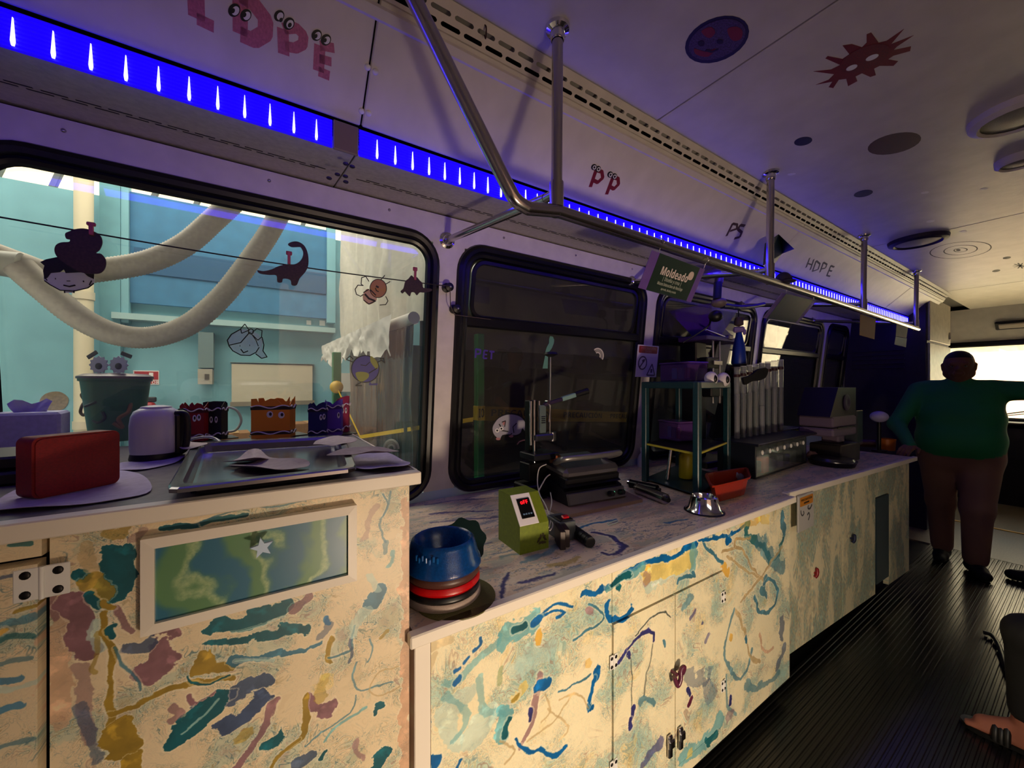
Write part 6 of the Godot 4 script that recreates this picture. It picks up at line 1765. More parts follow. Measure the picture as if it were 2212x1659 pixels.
func tall_counter_things() -> void:
	var paper := grained(mat(Color(0.66, 0.58, 0.60), 0.75), 8.0, 0.85)
	var lilac := grained(mat(Color(0.72, 0.66, 0.80), 0.7), 8.0, 0.88)
	# stainless tray
	var y := NTOP + 0.024
	var c4 := [at_y(357, 1060, y), at_y(772, 1012, y), at_y(742, 940, y), at_y(418, 957, y)]
	var mid: Vector3 = (c4[0] + c4[1] + c4[2] + c4[3]) / 4.0
	var t := thing("steel_tray", "shallow stainless steel tray with paper scraps on the tall counter", "tray", Vector3(mid.x, NTOP, mid.z))
	var b := MB.new()
	var rows := []
	for q in [[1.0, -0.006], [1.0, 0.0], [0.985, 0.002], [0.90, 0.001], [0.875, -0.006], [0.85, -0.020], [0.82, -0.0225], [0.0, -0.0225]]:
		var rr := []
		for i in 4:
			var a: Vector3 = c4[i]; var e: Vector3 = c4[(i + 1) % 4]; var z: Vector3 = c4[(i + 3) % 4]
			for f in [0.05, 0.02, 0.0]: pass
			rr.append(mid + (a.lerp(z, 0.06) - mid) * q[0] + Vector3(0, q[1], 0)); rr.append(mid + (a.lerp(z, 0.015).lerp(e, 0.012) - mid) * q[0] + Vector3(0, q[1], 0)); rr.append(mid + (a.lerp(e, 0.05) - mid) * q[0] + Vector3(0, q[1], 0))
		rows.append(rr)
	for i in rows.size() - 1:
		for k in 12:
			var l := (k + 1) % 12
			b.quad(rows[i][k], rows[i][l], rows[i + 1][l], rows[i + 1][k], Vector3.UP)
	wpart(t, "pan", b, mat(Color(0.60, 0.59, 0.61), 0.2, 1.0))
	# loose paper pieces
	loose_sheet("paper_scrap", "curled brown paper scrap lying across the steel tray", "paper scrap", [495, 1012, 540, 1003, 600, 1000, 668, 1004, 640, 1016, 560, 1022], NTOP + 0.004, 0.010, paper, 3, "paper scraps")
	loose_sheet("paper_scrap", "peaked brown paper scrap at the back of the steel tray", "paper scrap", [480, 1004, 520, 990, 548, 980, 575, 988, 600, 996, 550, 1004], NTOP + 0.004, 0.012, paper, 5, "paper scraps")
	loose_sheet("paper_scrap", "brown paper scrap in front of the blue crayon box", "paper scrap", [676, 964, 690, 950, 730, 946, 772, 954, 740, 960, 710, 968], NTOP + 0.026, 0.006, paper, 7, "paper scraps")
	loose_sheet("paper_scrap", "long brown paper scrap hanging over the tray corner", "paper scrap", [705, 985, 760, 973, 830, 970, 862, 978, 810, 982, 760, 985], NTOP + 0.026, 0.006, paper, 9, "paper scraps")
	loose_sheet("paper_scrap", "large lilac paper scrap on the counter corner by the tray", "paper scrap", [752, 1006, 775, 992, 830, 986, 872, 996, 885, 1008, 840, 1022, 780, 1018], NTOP, 0.010, lilac, 11, "paper scraps")
	loose_sheet("paper_scrap", "brown paper scrap on the tray edge beside the kettle", "paper scrap", [383, 965, 400, 957, 445, 958, 440, 966, 400, 972], NTOP + 0.026, 0.004, paper, 13, "paper scraps")
	loose_sheet("paper_sheet", "lilac paper sheet under the red block", "paper sheet", [-40, 1112, 60, 1050, 230, 1022, 300, 1030, 326, 1062, 230, 1085, 80, 1104], NTOP, 0.005, lilac, 15)
	loose_sheet("paper_sheet", "lilac paper strip under the white kettle", "paper sheet", [255, 1022, 262, 1002, 330, 994, 398, 985, 380, 1000, 320, 1014], NTOP, 0.004, lilac, 17)
	# kettle
	var p := at_y(338, 990, NTOP)
	var k := mpp(p)
	t = thing("kettle", "small white electric kettle with black base and handle", "kettle", p, PI / 2 - 0.45)
	var r := 43.0 * k
	b = MB.new()
	b.lathe(Transform3D.IDENTITY, [Vector2(0, 0), Vector2(r * 1.0, 0), Vector2(r * 1.02, 0.003), Vector2(r * 0.98, 0.014), Vector2(r * 0.96, 0.016)], 32)
	part(t, "base", b, M.black)
	b = MB.new()
	b.lathe(Transform3D.IDENTITY, [Vector2(r * 0.97, 0.016), Vector2(r * 1.0, 0.03), Vector2(r * 1.0, 0.085), Vector2(r * 0.95, 0.105), Vector2(r * 0.84, 0.118), Vector2(r * 0.62, 0.125)], 32)
	part(t, "body", b, mat(Color(0.80, 0.80, 0.82), 0.35))
	b = MB.new()
	b.lathe(Transform3D.IDENTITY, [Vector2(r * 0.62, 0.125), Vector2(r * 0.58, 0.129), Vector2(r * 0.3, 0.132), Vector2(0, 0.133)], 28)
	part(t, "lid", b, mat(Color(0.74, 0.73, 0.76), 0.35))
	b = MB.new()
	b.tube(curve([Vector3(r * 0.9, 0.112, 0), Vector3(r * 1.32, 0.108, 0), Vector3(r * 1.42, 0.07, 0), Vector3(r * 1.3, 0.024, 0), Vector3(r * 0.9, 0.014, 0)]), 0.0075, 10)
	b.bx(Vector3(r * 1.04, 0.06, 0), Vector3(0.012, 0.10, 0.022), 0.004)
	part(t, "handle", b, M.black)
	# red rounded block
	var q0 := at_y(76, 1080, NTOP + 0.002); var q1 := at_y(256, 1043, NTOP + 0.002)
	var ww := q0.distance_to(q1)
	var yaw := atan2(-(q1 - q0).z, (q1 - q0).x)
	t = thing("red_block", "thick red rounded foam block standing on a lilac sheet", "foam block", (q0 + q1) * 0.5, yaw)
	b = MB.new()
	b.prism(Transform3D(Basis.IDENTITY, Vector3(0, 0.049, -0.038)), round_rect(ww + 0.006, 0.098, 0.011), 0.036, true)
	b.prism(Transform3D(Basis.IDENTITY, Vector3(0, 0.049, -0.002)), round_rect(ww, 0.092, 0.010), 0.003, true)
	part(t, "block", b, grained(mat(Color(0.60, 0.07, 0.07), 0.6), 20.0, 0.75, 0.6, 0.05))
	# dark blue flat boxes at the left
	for i in 2:
		b = MB.new()
		var f := at_y(-6, 1046 - 4 * i, NTOP)
		b.bx(f + Vector3(-0.06, 0.012 + 0.026 * i, 0.0), Vector3(0.18, 0.024, 0.12 + 0.01 * i), 0.004, 0.1)
		solo("flat_box", ["lower dark navy flat box under the tissue box", "upper dark navy flat box beside the red block"][i], "flat box", f, b, mat(Color(0.03, 0.035, 0.09), 0.5), "navy flat boxes")
	p = at_y(66, 978, NTOP)
	k = mpp(p)
	t = thing("tissue_box", "pale lilac tissue box with a tissue pulled out", "tissue box", p, 0.12)
	b = MB.new()
	b.bx(Vector3(0, 0.055, 0), Vector3(0.115, 0.11, 0.125), 0.006)
	part(t, "carton", b, grained(mat(Color(0.70, 0.70, 0.82), 0.6), 12.0, 0.88))
	b = MB.new()
	var tp := []
	for i in 5:
		for j in 7: tp.append(Vector3(-0.004 + 0.012 * sin(j * 1.1 + i * 0.6), 0.108 + i * 0.0075 * (1.0 + 0.25 * sin(j * 1.7)), (j / 6.0 - 0.5) * (0.055 + 0.006 * i)))
	b.grid(tp, 7)
	part(t, "tissue", b, mat(Color(0.74, 0.74, 0.86), 0.8))
	# green bin puppet
	p = at_y(252, 950, NTOP)
	k = mpp(p)
	t = thing("green_bin", "green plastic bin puppet with paper eyes, brass arms and a plum lid", "bin puppet", p, PI / 2 - 0.5)
	var rt := 54.0 * k; var rb := 40.0 * k; var hh := 134.0 * k
	b = MB.new()
	b.lathe(Transform3D.IDENTITY, [Vector2(0, 0), Vector2(rb, 0), Vector2(rb * 1.02, 0.004), Vector2(rt, hh * 0.94), Vector2(rt * 1.06, hh * 0.95), Vector2(rt * 1.06, hh), Vector2(rt * 0.96, hh), Vector2(rb * 0.95, 0.01), Vector2(0, 0.008)], 36)
	part(t, "tub", b, grained(mat(Color(0.02, 0.34, 0.17), 0.4), 12.0, 0.75))
	b = MB.new()
	b.lathe(Transform3D.IDENTITY, [Vector2(rt * 1.1, hh * 0.985), Vector2(rt * 1.1, hh * 1.02), Vector2(rt * 0.9, hh * 1.06), Vector2(0, hh * 1.08)], 32)
	part(t, "lid", b, mat(Color(0.26, 0.16, 0.24), 0.35))
	for s in [-1.0, 1.0]:
		var ex := Transform3D(Basis.IDENTITY, Vector3(s * rt * 0.36, hh * 1.20, rt * 0.3))
		b = MB.new()
		var sp := PackedVector2Array()
		for i in 24: sp.append(Vector2(cos(TAU * i / 24), sin(TAU * i / 24)) * (rt * 0.36 if i % 2 == 0 else rt * 0.29))
		b.prism(ex, sp, 0.003)
		var e := part(t, "eye", b, mat(Color(0.62, 0.62, 0.70), 0.6))
		b = MB.new()
		b.ball(Transform3D(Basis.from_scale(Vector3(rt * 0.13, rt * 0.13, 0.003)), Vector3(s * rt * 0.36, hh * 1.18, rt * 0.3 + 0.003)), 14, 8)
		part(e, "pupil", b, M.black)
		b = MB.new()
		b.box(Transform3D(Basis(Vector3(0, 0, 1), -s * 0.5 + 0.1), Vector3(s * rt * 0.62, hh * 1.36, rt * 0.3)), Vector3(rt * 0.42, rt * 0.16, 0.003), 0.001)
		part(t, "eyebrow", b, M.black)
	b = MB.new()
	b.tube(curve([Vector3(-rt * 0.95, hh * 0.52, 0), Vector3(-rt * 1.2, hh * 0.6, 0.0), Vector3(-rt * 1.34, hh * 0.46, 0), Vector3(-rt * 1.2, hh * 0.40, 0), Vector3(-rt * 1.08, hh * 0.56, 0), Vector3(-rt * 1.3, hh * 0.72, 0), Vector3(-rt * 1.08, hh * 0.80, 0)]), 0.0042, 7)
	part(t, "arm", b, mat(Color(0.34, 0.27, 0.10), 0.4, 0.5))
	b = MB.new()
	b.tube(curve([Vector3(rt * 0.78, hh * 0.60, rt * 0.3), Vector3(rt * 0.86, hh * 0.46, rt * 0.5), Vector3(rt * 0.62, hh * 0.36, rt * 0.62), Vector3(rt * 0.68, hh * 0.22, rt * 0.55), Vector3(rt * 0.5, hh * 0.3, rt * 0.7)]), 0.006, 7)
	part(t, "arm", b, mat(Color(0.42, 0.25, 0.08), 0.45, 0.3))
	b = MB.new()
	b.tube(curve([Vector3(-rt * 0.35, hh * 0.56, rt * 0.86), Vector3(-rt * 0.05, hh * 0.6, rt * 0.93), Vector3(rt * 0.1, hh * 0.63, rt * 0.93)]), 0.004, 6)
	b.tube(curve([Vector3(-rt * 0.1, hh * 0.34, rt * 0.82), Vector3(rt * 0.12, hh * 0.31, rt * 0.86), Vector3(rt * 0.3, hh * 0.38, rt * 0.82), Vector3(rt * 0.25, hh * 0.48, rt * 0.86)]), 0.004, 6)
	part(t, "mouth", b, M.black)
	# crayon boxes on black cards
	for q in [[448, 950, 0.13, 0.10, "black card under the red and black crayon boxes"], [597, 943, 0.16, 0.11, "black card under the yellow crayon box"], [714, 940, 0.14, 0.10, "black card under the blue and purple crayon boxes"]]:
		var f := at_y(q[0], q[1], NTOP)
		b = MB.new()
		b.bx(f + Vector3(-0.02, 0.0015, -0.01), Vector3(q[3], 0.003, q[2]), 0.0, 0.25)
		solo("black_card", q[4], "card", f, b, M.black, "black cards under the crayon boxes")
	var crown := [0.0, 0.9, 0.12, 0.97, 0.28, 0.84, 0.5, 0.86, 0.72, 0.97, 0.9, 0.94, 1.0, 0.86]
	crayon_box("crayon_box", "red paper crayon box with eyes beside the black one", 425, 951, 44, 84, Color(0.56, 0.07, 0.06), crown, [[0.62, 0.58], [0.8, 0.60]], -0.35, Color(0.3, 0.04, 0.04))
	crayon_box("crayon_box", "black paper crayon box with eyes beside the red one", 466, 948, 34, 82, Color(0.035, 0.03, 0.045), [0, 0.97, 0.2, 0.99, 0.9, 0.98, 1, 0.93], [[0.45, 0.52], [0.72, 0.52]], -0.35, Color(0.03, 0.03, 0.04))
	var yb := crayon_box("crayon_box", "wide yellow paper crayon box with a crown top", 592, 944, 72, 84, Color(0.88, 0.54, 0.08), [0.0, 0.99, 0.14, 1.0, 0.22, 0.84, 0.38, 0.95, 0.5, 1.0, 0.66, 0.98, 0.8, 0.84, 0.92, 0.93, 1.0, 1.05], [[0.48, 0.6], [0.78, 0.58]], -0.3, Color(0.16, 0.09, 0.03), 0.6)
	crayon_box("crayon_box", "dark blue paper crayon box with eyes", 688, 942, 34, 74, Color(0.05, 0.08, 0.34), [0, 0.93, 0.15, 0.98, 0.35, 0.84, 0.6, 0.95, 0.85, 1.0, 1.0, 0.95], [[0.72, 0.56], [0.9, 0.58]], -0.3, Color(0.03, 0.03, 0.14))
	crayon_box("crayon_box", "purple paper crayon box with one visible eye", 721, 939, 33, 78, Color(0.34, 0.22, 0.64), [0, 0.92, 0.2, 0.9, 0.4, 0.82, 0.7, 0.93, 1.0, 0.99], [[0.85, 0.55]], -0.3, Color(0.20, 0.12, 0.42))
	crayon_box("crayon_box", "magenta paper crayon box behind the purple one", 741, 932, 24, 74, Color(0.56, 0.07, 0.24), [0, 0.9, 0.3, 0.99, 0.8, 1.04, 1.0, 1.03], [[0.55, 0.62], [0.8, 0.62]], -0.3, Color(0.45, 0.05, 0.2))
	crayon_box("crayon_box", "dark green paper crayon box behind the kettle handle", 391, 962, 16, 80, Color(0.05, 0.09, 0.06), [0, 0.95, 0.5, 1.0, 1.0, 0.96], [[0.5, 0.58]], -0.3, Color(0.04, 0.07, 0.05))
	# pale ring handle and a clear bent arch
	p = at_y(494, 945, NTOP); k = mpp(p)
	b = MB.new()
	b.tube(curve([p + Vector3(0, 0.02, 0.01), p + Vector3(0, 15 * k, -12 * k), p + Vector3(0, 35 * k, -22 * k), p + Vector3(0, 58 * k, -14 * k), p + Vector3(0, 66 * k, 4 * k), p + Vector3(0, 60 * k, 14 * k)]), 0.004, 8)
	solo("ring_handle", "pale curved ring handle behind the black crayon box", "handle", p, b, mat(Color(0.66, 0.66, 0.64), 0.4))
	b = MB.new()
	p = at_y(440, 966, NTOP); k = mpp(p)
	b.tube(curve([at_y(400, 965, NTOP + 0.004), at_y(412, 950, NTOP + 0.018), at_y(445, 944, NTOP + 0.026), at_y(470, 950, NTOP + 0.018), at_y(482, 966, NTOP + 0.003)]), 0.004, 8)
	solo("clear_arch", "bent clear plastic arch in front of the red crayon box", "plastic strip", p, b, clear(Color(0.7, 0.68, 0.72), 0.5, 0.1))

# ---------------------------------------------------------------- on the low worktop, near half
func foot(px: float, py: float) -> Vector3:
	return at_y(px, py, WTOP)
func sq_bar(b: MB, p: Vector3, q: Vector3, w: float) -> void:
	var d := (q - p)
	var u := d.normalized()
	var e := u.cross(Vector3.UP if absf(u.y) < 0.9 else Vector3.FORWARD).normalized()
	b.box(Transform3D(Basis(e, u, e.cross(u)), (p + q) * 0.5), Vector3(w, d.length(), w), w * 0.12)

func low_counter_things() -> void:
	var b := MB.new()
	# ---- stack of plastic plates with a blue bowl
	var c := foot(957, 1282)
	var k := mpp(c)
	var y := WTOP
	var lv := [["plate", "white speckled recycled-plastic plate at the bottom of the bowl stack", 0.094, 0.020, grained(mat(Color(0.88, 0.78, 0.72), 0.5), 40.0, 0.4, 1.5, 0.08)], ["plate", "black plastic plate in the bowl stack", 0.092, 0.016, mat(Color(0.03, 0.025, 0.03), 0.4)], ["plate", "bright red plastic plate in the bowl stack", 0.092, 0.019, grained(mat(Color(0.78, 0.03, 0.05), 0.32), 24.0, 0.8, 1.5, 0.05)], ["plate", "brown plastic plate under the blue bowl", 0.091, 0.020, grained(mat(Color(0.36, 0.21, 0.17), 0.4), 30.0, 0.7, 1.0, 0.05)]]
	for q in lv:
		b = MB.new()
		var r: float = q[2]; var h: float = q[3]
		b.lathe(Transform3D(Basis.IDENTITY, Vector3(c.x, y, c.z)), [Vector2(0, 0.0), Vector2(r * 0.94, 0.0), Vector2(r, h * 0.35), Vector2(r * 0.99, h * 0.8), Vector2(r * 0.95, h), Vector2(0, h)], 40)
		solo(q[0], q[1], "plate", Vector3(c.x, y, c.z), b, q[4], "stacked plastic plates")
		y += h
	var t := thing("dog_bowl", "glossy blue recycled-plastic pet bowl on a stack of plates", "bowl", Vector3(c.x, y, c.z))
	b = MB.new()
	b.lathe(Transform3D.IDENTITY, [Vector2(0, 0.002), Vector2(0.090, 0.0), Vector2(0.095, 0.006), Vector2(0.093, 0.018), Vector2(0.088, 0.026), Vector2(0.080, 0.056), Vector2(0.077, 0.064), Vector2(0.071, 0.068), Vector2(0.065, 0.064), Vector2(0.058, 0.040), Vector2(0.050, 0.020), Vector2(0.0, 0.018)], 48)
	part(t, "bowl", b, grained(mat(Color(0.03, 0.27, 0.55), 0.22), 16.0, 0.7, 2.0, 0.03))
	b = MB.new()
	for i in 7:
		var w := 0.55 + 0.11 * i
		b.box(Transform3D(Basis(Vector3.UP, -w), Vector3(cos(w) * 0.0835, 0.044 + 0.004 * sin(i * 2.1), sin(w) * 0.0835)), Vector3(0.005, 0.014, 0.006), 0.0015)
	part(t, "raised_pattern", b, mat(Color(0.05, 0.30, 0.56), 0.2)).set_meta("kind", "stuff")
	# green petal plate leaning behind, olive plate lying flat in front
	var pt := PackedVector2Array()
	for i in 48: pt.append(Vector2(cos(TAU * i / 48), sin(TAU * i / 48)) * (0.064 + 0.004 * sin(TAU * i / 48 * 8)))
	var lf := foot(1002, 1214)
	b = MB.new()
	b.prism(Transform3D(Basis(Vector3.UP, 1.0) * Basis(Vector3.RIGHT, -0.42), lf + Vector3(0.0, 0.060, 0.0)), pt, 0.010, true)
	solo("petal_plate", "dark green scalloped plate leaning behind the blue bowl", "plate", lf, b, grained(mat(Color(0.03, 0.16, 0.14), 0.35), 20.0, 0.6, 1.0, 0.05))
	lf = foot(984, 1290)
	b = MB.new()
	for i in pt.size(): pt[i] = pt[i].normalized() * 0.098
	b.prism(Transform3D(Basis(Vector3.RIGHT, -PI / 2), lf), pt, 0.003, true)
	solo("flat_plate", "thin olive green plate lying under the bowl stack edge", "plate", lf, b, grained(mat(Color(0.46, 0.44, 0.22), 0.4), 20.0, 0.6, 1.0, 0.05))
	# ---- temperature controller box
	var A := foot(1068, 1166); var B := foot(1123, 1199); var C := foot(1185, 1183)
	var xw := (C - B); var zw := (A - B)
	var w := xw.length(); var d := minf(zw.length(), 0.14)
	var yaw := atan2(-xw.z, xw.x)
	t = thing("controller_box", "lime green temperature controller box with a red OFF display", "controller", B, yaw)
	var kf := mpp(B)
	var hf := 60.0 * kf; var hb := 118.0 * kf
	var sl := 0.062   # depth of the sloping face
	var lime := grained(mat(Color(0.42, 0.48, 0.03), 0.5), 10.0, 0.85)
	b = MB.new()
	b.prism(Transform3D(Basis(Vector3(0, 0, -1), Vector3.UP, Vector3(1, 0, 0)), Vector3(0, 0, 0)), poly([0, 0, d, 0, d, hb, sl, hb, 0, hf]), w)
	part(t, "case", b, lime)
	var sv := Vector3(0, hb - hf, -sl); var sn := Vector3(0, sl, hb - hf).normalized()
	var sx := Transform3D(Basis(Vector3.RIGHT, sv.normalized(), sn), Vector3(0, hf, 0))
	var sll := sv.length()
	b = MB.new()
	b.box(sx * Transform3D(Basis.IDENTITY, Vector3(w * 0.33, sll * 0.50, 0.001)), Vector3(w * 0.66, sll * 0.98, 0.003), 0.001)
	part(t, "bezel", b, mat(Color(0.86, 0.84, 0.86), 0.45))
	b = MB.new()
	b.box(sx * Transform3D(Basis.IDENTITY, Vector3(w * 0.36, sll * 0.52, 0.003)), Vector3(w * 0.44, sll * 0.62, 0.005), 0.001)
	var scr := part(t, "display", b, mat(Color(0.02, 0.02, 0.025), 0.25))
	b = MB.new()
	b.add_mesh(lettering("oFF", sll * 0.12, 0.0006), sx * Transform3D(Basis.IDENTITY, Vector3(w * 0.36, sll * 0.70, 0.0058)))
	part(scr, "digits", b, glow(Color(1.0, 0.06, 0.10), 2.5))
	for i in 4:
		b = MB.new()
		b.box(sx * Transform3D(Basis.IDENTITY, Vector3(w * (0.23 + 0.085 * i), sll * 0.33, 0.006)), Vector3(w * 0.06, sll * 0.05, 0.002), 0.0005)
		part(scr, "button", b, mat(Color(0.35, 0.45, 0.55), 0.4))
	var rec := Vector3(w * 0.76, hf * 0.38, 0.0008)
	for i in 3:   # three chasing arrows
		b = MB.new()
		var rx := Transform3D(Basis(Vector3(0, 0, 1), TAU / 3 * i), rec)
		var rr := w * 0.19
		b.prism(rx, poly([-rr * 0.55, rr * 0.25, -rr * 0.25, rr * 0.1, -rr * 0.02, rr * 0.55, -rr * 0.2, rr * 0.95, -rr * 0.35, rr * 0.75]), 0.0008)
		b.prism(rx, poly([rr * 0.06, rr * 0.98, rr * 0.05, rr * 0.55, rr * 0.22, rr * 0.3, rr * 0.1, rr * 0.2, rr * 0.55, rr * 0.15, rr * 0.62, rr * 0.58, rr * 0.48, rr * 0.5, rr * 0.3, rr * 0.92]), 0.0008)
		part(t, "recycling_arrow", b, mat(Color(0.20, 0.15, 0.03), 0.6))
	# ---- switch box, brown mould blocks, black roller
	c = foot(1212, 1158)
	t = thing("switch_box", "small grey metal switch box with a red rocker", "switch", c, PI / 2 - 0.15)
	b = MB.new(); b.bx(Vector3(0, 0.032, 0), Vector3(0.062, 0.064, 0.09), 0.003); part(t, "case", b, mat(Color(0.35, 0.37, 0.38), 0.4, 0.4))
	b = MB.new(); b.bx(Vector3(0, 0.066, 0.012), Vector3(0.05, 0.006, 0.05), 0.002); part(t, "plate", b, M.black)
	b = MB.new(); b.box(Transform3D(Basis(Vector3.RIGHT, 0.25), Vector3(0.004, 0.071, 0.02)), Vector3(0.026, 0.010, 0.018), 0.003); part(t, "rocker", b, mat(Color(0.72, 0.05, 0.09), 0.35))
	c = foot(1222, 1186)
	for i in 2:
		b = MB.new()
		b.box(Transform3D(Basis(Vector3.UP, -0.45), c + Vector3(-0.030 - 0.008 * i, 0.030, -0.002 - 0.024 * i)), Vector3(0.075, 0.058, 0.019), 0.002)
		solo("mould_block", ["brown metal mould half standing nearest the controller box", "brown metal mould half standing against the black roller"][i], "mould", c + Vector3(0, 0, -0.024 * i), b, mat(Color(0.17, 0.12, 0.11), 0.45, 0.3), "brown mould halves")
	c = foot(1255, 1165)
	t = thing("paint_roller", "black ribbed rubber roller lying on the worktop", "roller", c)
	b = MB.new()
	var r0 := foot(1226, 1146) + Vector3(0, 0.018, 0); var r1 := foot(1276, 1184) + Vector3(0, 0.018, 0)
	b.cyl(r0, r1, 0.017, 0.017, 18)
	wpart(t, "barrel", b, mat(Color(0.02, 0.02, 0.025), 0.5))
	for i in 6:
		b = MB.new()
		var f := r0.lerp(r1, 0.1 + 0.15 * i)
		b.cyl(f, f + (r1 - r0) * 0.06, 0.0185, 0.0185, 18)
		wpart(t, "rib", b, M.black)
	# ---- board and contact grill
	var bd := [foot(1222, 1121), foot(1388, 1085), foot(1322, 1052), foot(1118, 1072)]
	var pl := PackedVector2Array()
	for q in bd: pl.append(Vector2(q.x, q.z))
	b = MB.new()
	b.prism(Transform3D(Basis(Vector3(1, 0, 0), Vector3(0, 0, 1), Vector3(0, -1, 0)), Vector3(0, WTOP + 0.014, 0)), pl, 0.014)
	solo("grill_board", "thick particle board under the contact grill", "board", (bd[0] + bd[2]) * 0.5, b, grained(mat(Color(0.62, 0.50, 0.44), 0.7), 20.0, 0.7, 1.0, 0.06))
	var yb := WTOP + 0.014
	var g0 := at_y(1229, 1096, yb); var g1 := at_y(1352, 1074, yb)
	var gx := (g1 - g0); gx.y = 0
	w = gx.length()
	t = thing("contact_grill", "open black contact grill with silver handle and dials", "grill", g0, atan2(-gx.z, gx.x))
	d = 0.27
	b = MB.new()
	b.prism(Transform3D(Basis(Vector3(0, 0, -1), Vector3.UP, Vector3(1, 0, 0)), Vector3.ZERO), poly([0.006, 0.004, d, 0.004, d, 0.085, 0.09, 0.075, 0.03, 0.055]), w)
	part(t, "base", b, mat(Color(0.03, 0.03, 0.033), 0.4))
	b = MB.new()
	b.box(Transform3D(Basis(Vector3.RIGHT, -0.35), Vector3(w * 0.5, 0.026, -0.010)), Vector3(w, 0.050, 0.014), 0.004)
	part(t, "front_panel", b, mat(Color(0.55, 0.53, 0.50), 0.3, 0.9))
	for i in 2:
		b = MB.new()
		var dx := w * (0.70 + 0.19 * i)
		b.cyl(Vector3(dx, 0.028, 0.0), Vector3(dx, 0.034, 0.022), 0.013, 0.011, 18)
		part(t, "dial", b, M.black)
		b = MB.new()
		b.orb(Vector3(dx + 0.024, 0.032, 0.0), 0.004, 8, 6)
		part(t, "indicator_light", b, glow(Color(0.5, 1.0, 0.75), 1.5))
	b = MB.new()
	b.prism(Transform3D(Basis(Vector3(0, 0, -1), Vector3.UP, Vector3(1, 0, 0)), Vector3(0.01, 0, 0)), poly([0.02, 0.075, 0.06, 0.060, d, 0.09, d, 0.105, 0.05, 0.09]), w - 0.02)
	part(t, "lower_plate", b, mat(Color(0.02, 0.02, 0.02), 0.5))
	b = MB.new()
	b.box(Transform3D(Basis(Vector3.RIGHT, 0.10), Vector3(w * 0.5, 0.135, -0.15)), Vector3(w * 0.98, 0.05, 0.24), 0.018)
	part(t, "lid", b, mat(Color(0.52, 0.50, 0.50), 0.28, 0.9))
	b = MB.new()
	b.box(Transform3D(Basis(Vector3.RIGHT, 0.10), Vector3(w * 0.5, 0.105, -0.14)), Vector3(w * 0.95, 0.03, 0.22), 0.006)
	part(t, "upper_plate", b, M.black)
	b = MB.new()
	b.tube(curve([Vector3(0.02, 0.16, -0.13), Vector3(0.0, 0.185, -0.06), Vector3(0.02, 0.195, -0.03), Vector3(w * 0.5, 0.197, -0.02), Vector3(w - 0.02, 0.198, -0.03), Vector3(w, 0.185, -0.06), Vector3(w - 0.02, 0.16, -0.13)], 6), 0.013, 12)
	part(t, "handle", b, mat(Color(0.55, 0.54, 0.53), 0.35, 0.8))
	# ---- injection press
	c = foot(1160, 1080)
	k = mpp(c)
	t = thing("injection_press", "hand lever plastic injection press with copper barrel and chrome posts", "press", c, PI / 2)
	# local axes: x forward along the bus, y up, z to the aisle
	var H := func(py: float) -> float: return (1080.0 - py) * k
	b = MB.new()
	b.bx(Vector3(-0.005, H.call(1052), -0.03), Vector3(0.13, 0.035, 0.12), 0.006); b.bx(Vector3(-0.02, 0.012, -0.02), Vector3(0.10, 0.024, 0.12), 0.004); b.bx(Vector3(0.0, H.call(1018), -0.03), Vector3(0.10, 0.08, 0.08), 0.004)
	part(t, "base_block", b, mat(Color(0.05, 0.05, 0.06), 0.4, 0.4))
	b = MB.new(); b.bx(Vector3(0.02, H.call(984), -0.01), Vector3(0.14, 0.028, 0.12), 0.004); part(t, "clamp_plate", b, mat(Color(0.13, 0.13, 0.15), 0.4, 0.6))
	b = MB.new(); b.bx(Vector3(-0.012, H.call(920), -0.03), Vector3(0.045, H.call(865) - H.call(975), 0.04), 0.004); part(t, "column", b, mat(Color(0.03, 0.03, 0.035), 0.35, 0.5))
	b = MB.new(); b.bx(Vector3(0.03, H.call(945), -0.0), Vector3(0.10, 0.03, 0.05), 0.006); b.cyl(Vector3(0.085, H.call(955), 0.0), Vector3(0.085, H.call(936), 0), 0.022, 0.022, 16); part(t, "guide_arm", b, mat(Color(0.40, 0.40, 0.42), 0.3, 0.9))
	for q in [[-0.035, 866, 960], [-0.015, 864, 1000], [0.012, 866, 930]]:
		b = MB.new(); b.cyl(Vector3(q[0], H.call(q[2]), 0.0), Vector3(q[0], H.call(q[1]), 0.0), 0.006, 0.006, 12); part(t, "post", b, M.chrome)
	b = MB.new(); b.bx(Vector3(0.022, H.call(905), 0.012), Vector3(0.034, H.call(876) - H.call(936), 0.012), 0.002); part(t, "slide_plate", b, mat(Color(0.48, 0.55, 0.54), 0.35, 0.6))
	for i in 4:
		b = MB.new(); b.bx(Vector3(0.022, H.call(913) + 0.009 * i, 0.019), Vector3(0.022, 0.004, 0.004), 0.001); part(t, "vent_fin", b, M.black)
	var lv0 := Vector3(0.03, H.call(875), 0.01); var lv1 := Vector3(0.255, H.call(845), 0.06)
	b = MB.new(); sq_bar(b, lv0, lv0.lerp(lv1, 0.42), 0.016); part(t, "lever", b, mat(Color(0.16, 0.10, 0.24), 0.4, 0.5))
	b = MB.new(); sq_bar(b, lv0.lerp(lv1, 0.40), lv0.lerp(lv1, 0.72), 0.020); part(t, "lever_sleeve", b, mat(Color(0.42, 0.55, 0.54), 0.5), "pale green lever sleeve")
	b = MB.new(); b.cyl(lv0.lerp(lv1, 0.70), lv1, 0.014, 0.015, 14); part(t, "lever_grip", b, M.black)
	b = MB.new(); b.tube(curve([Vector3(0.045, H.call(868), 0.02), Vector3(0.055, H.call(880), 0.024), Vector3(0.052, H.call(912), 0.022)]), 0.004, 8); b.cyl(Vector3(0.045, H.call(868), 0.012), Vector3(0.045, H.call(868), 0.03), 0.010, 0.010, 14); part(t, "link", b, M.chrome)
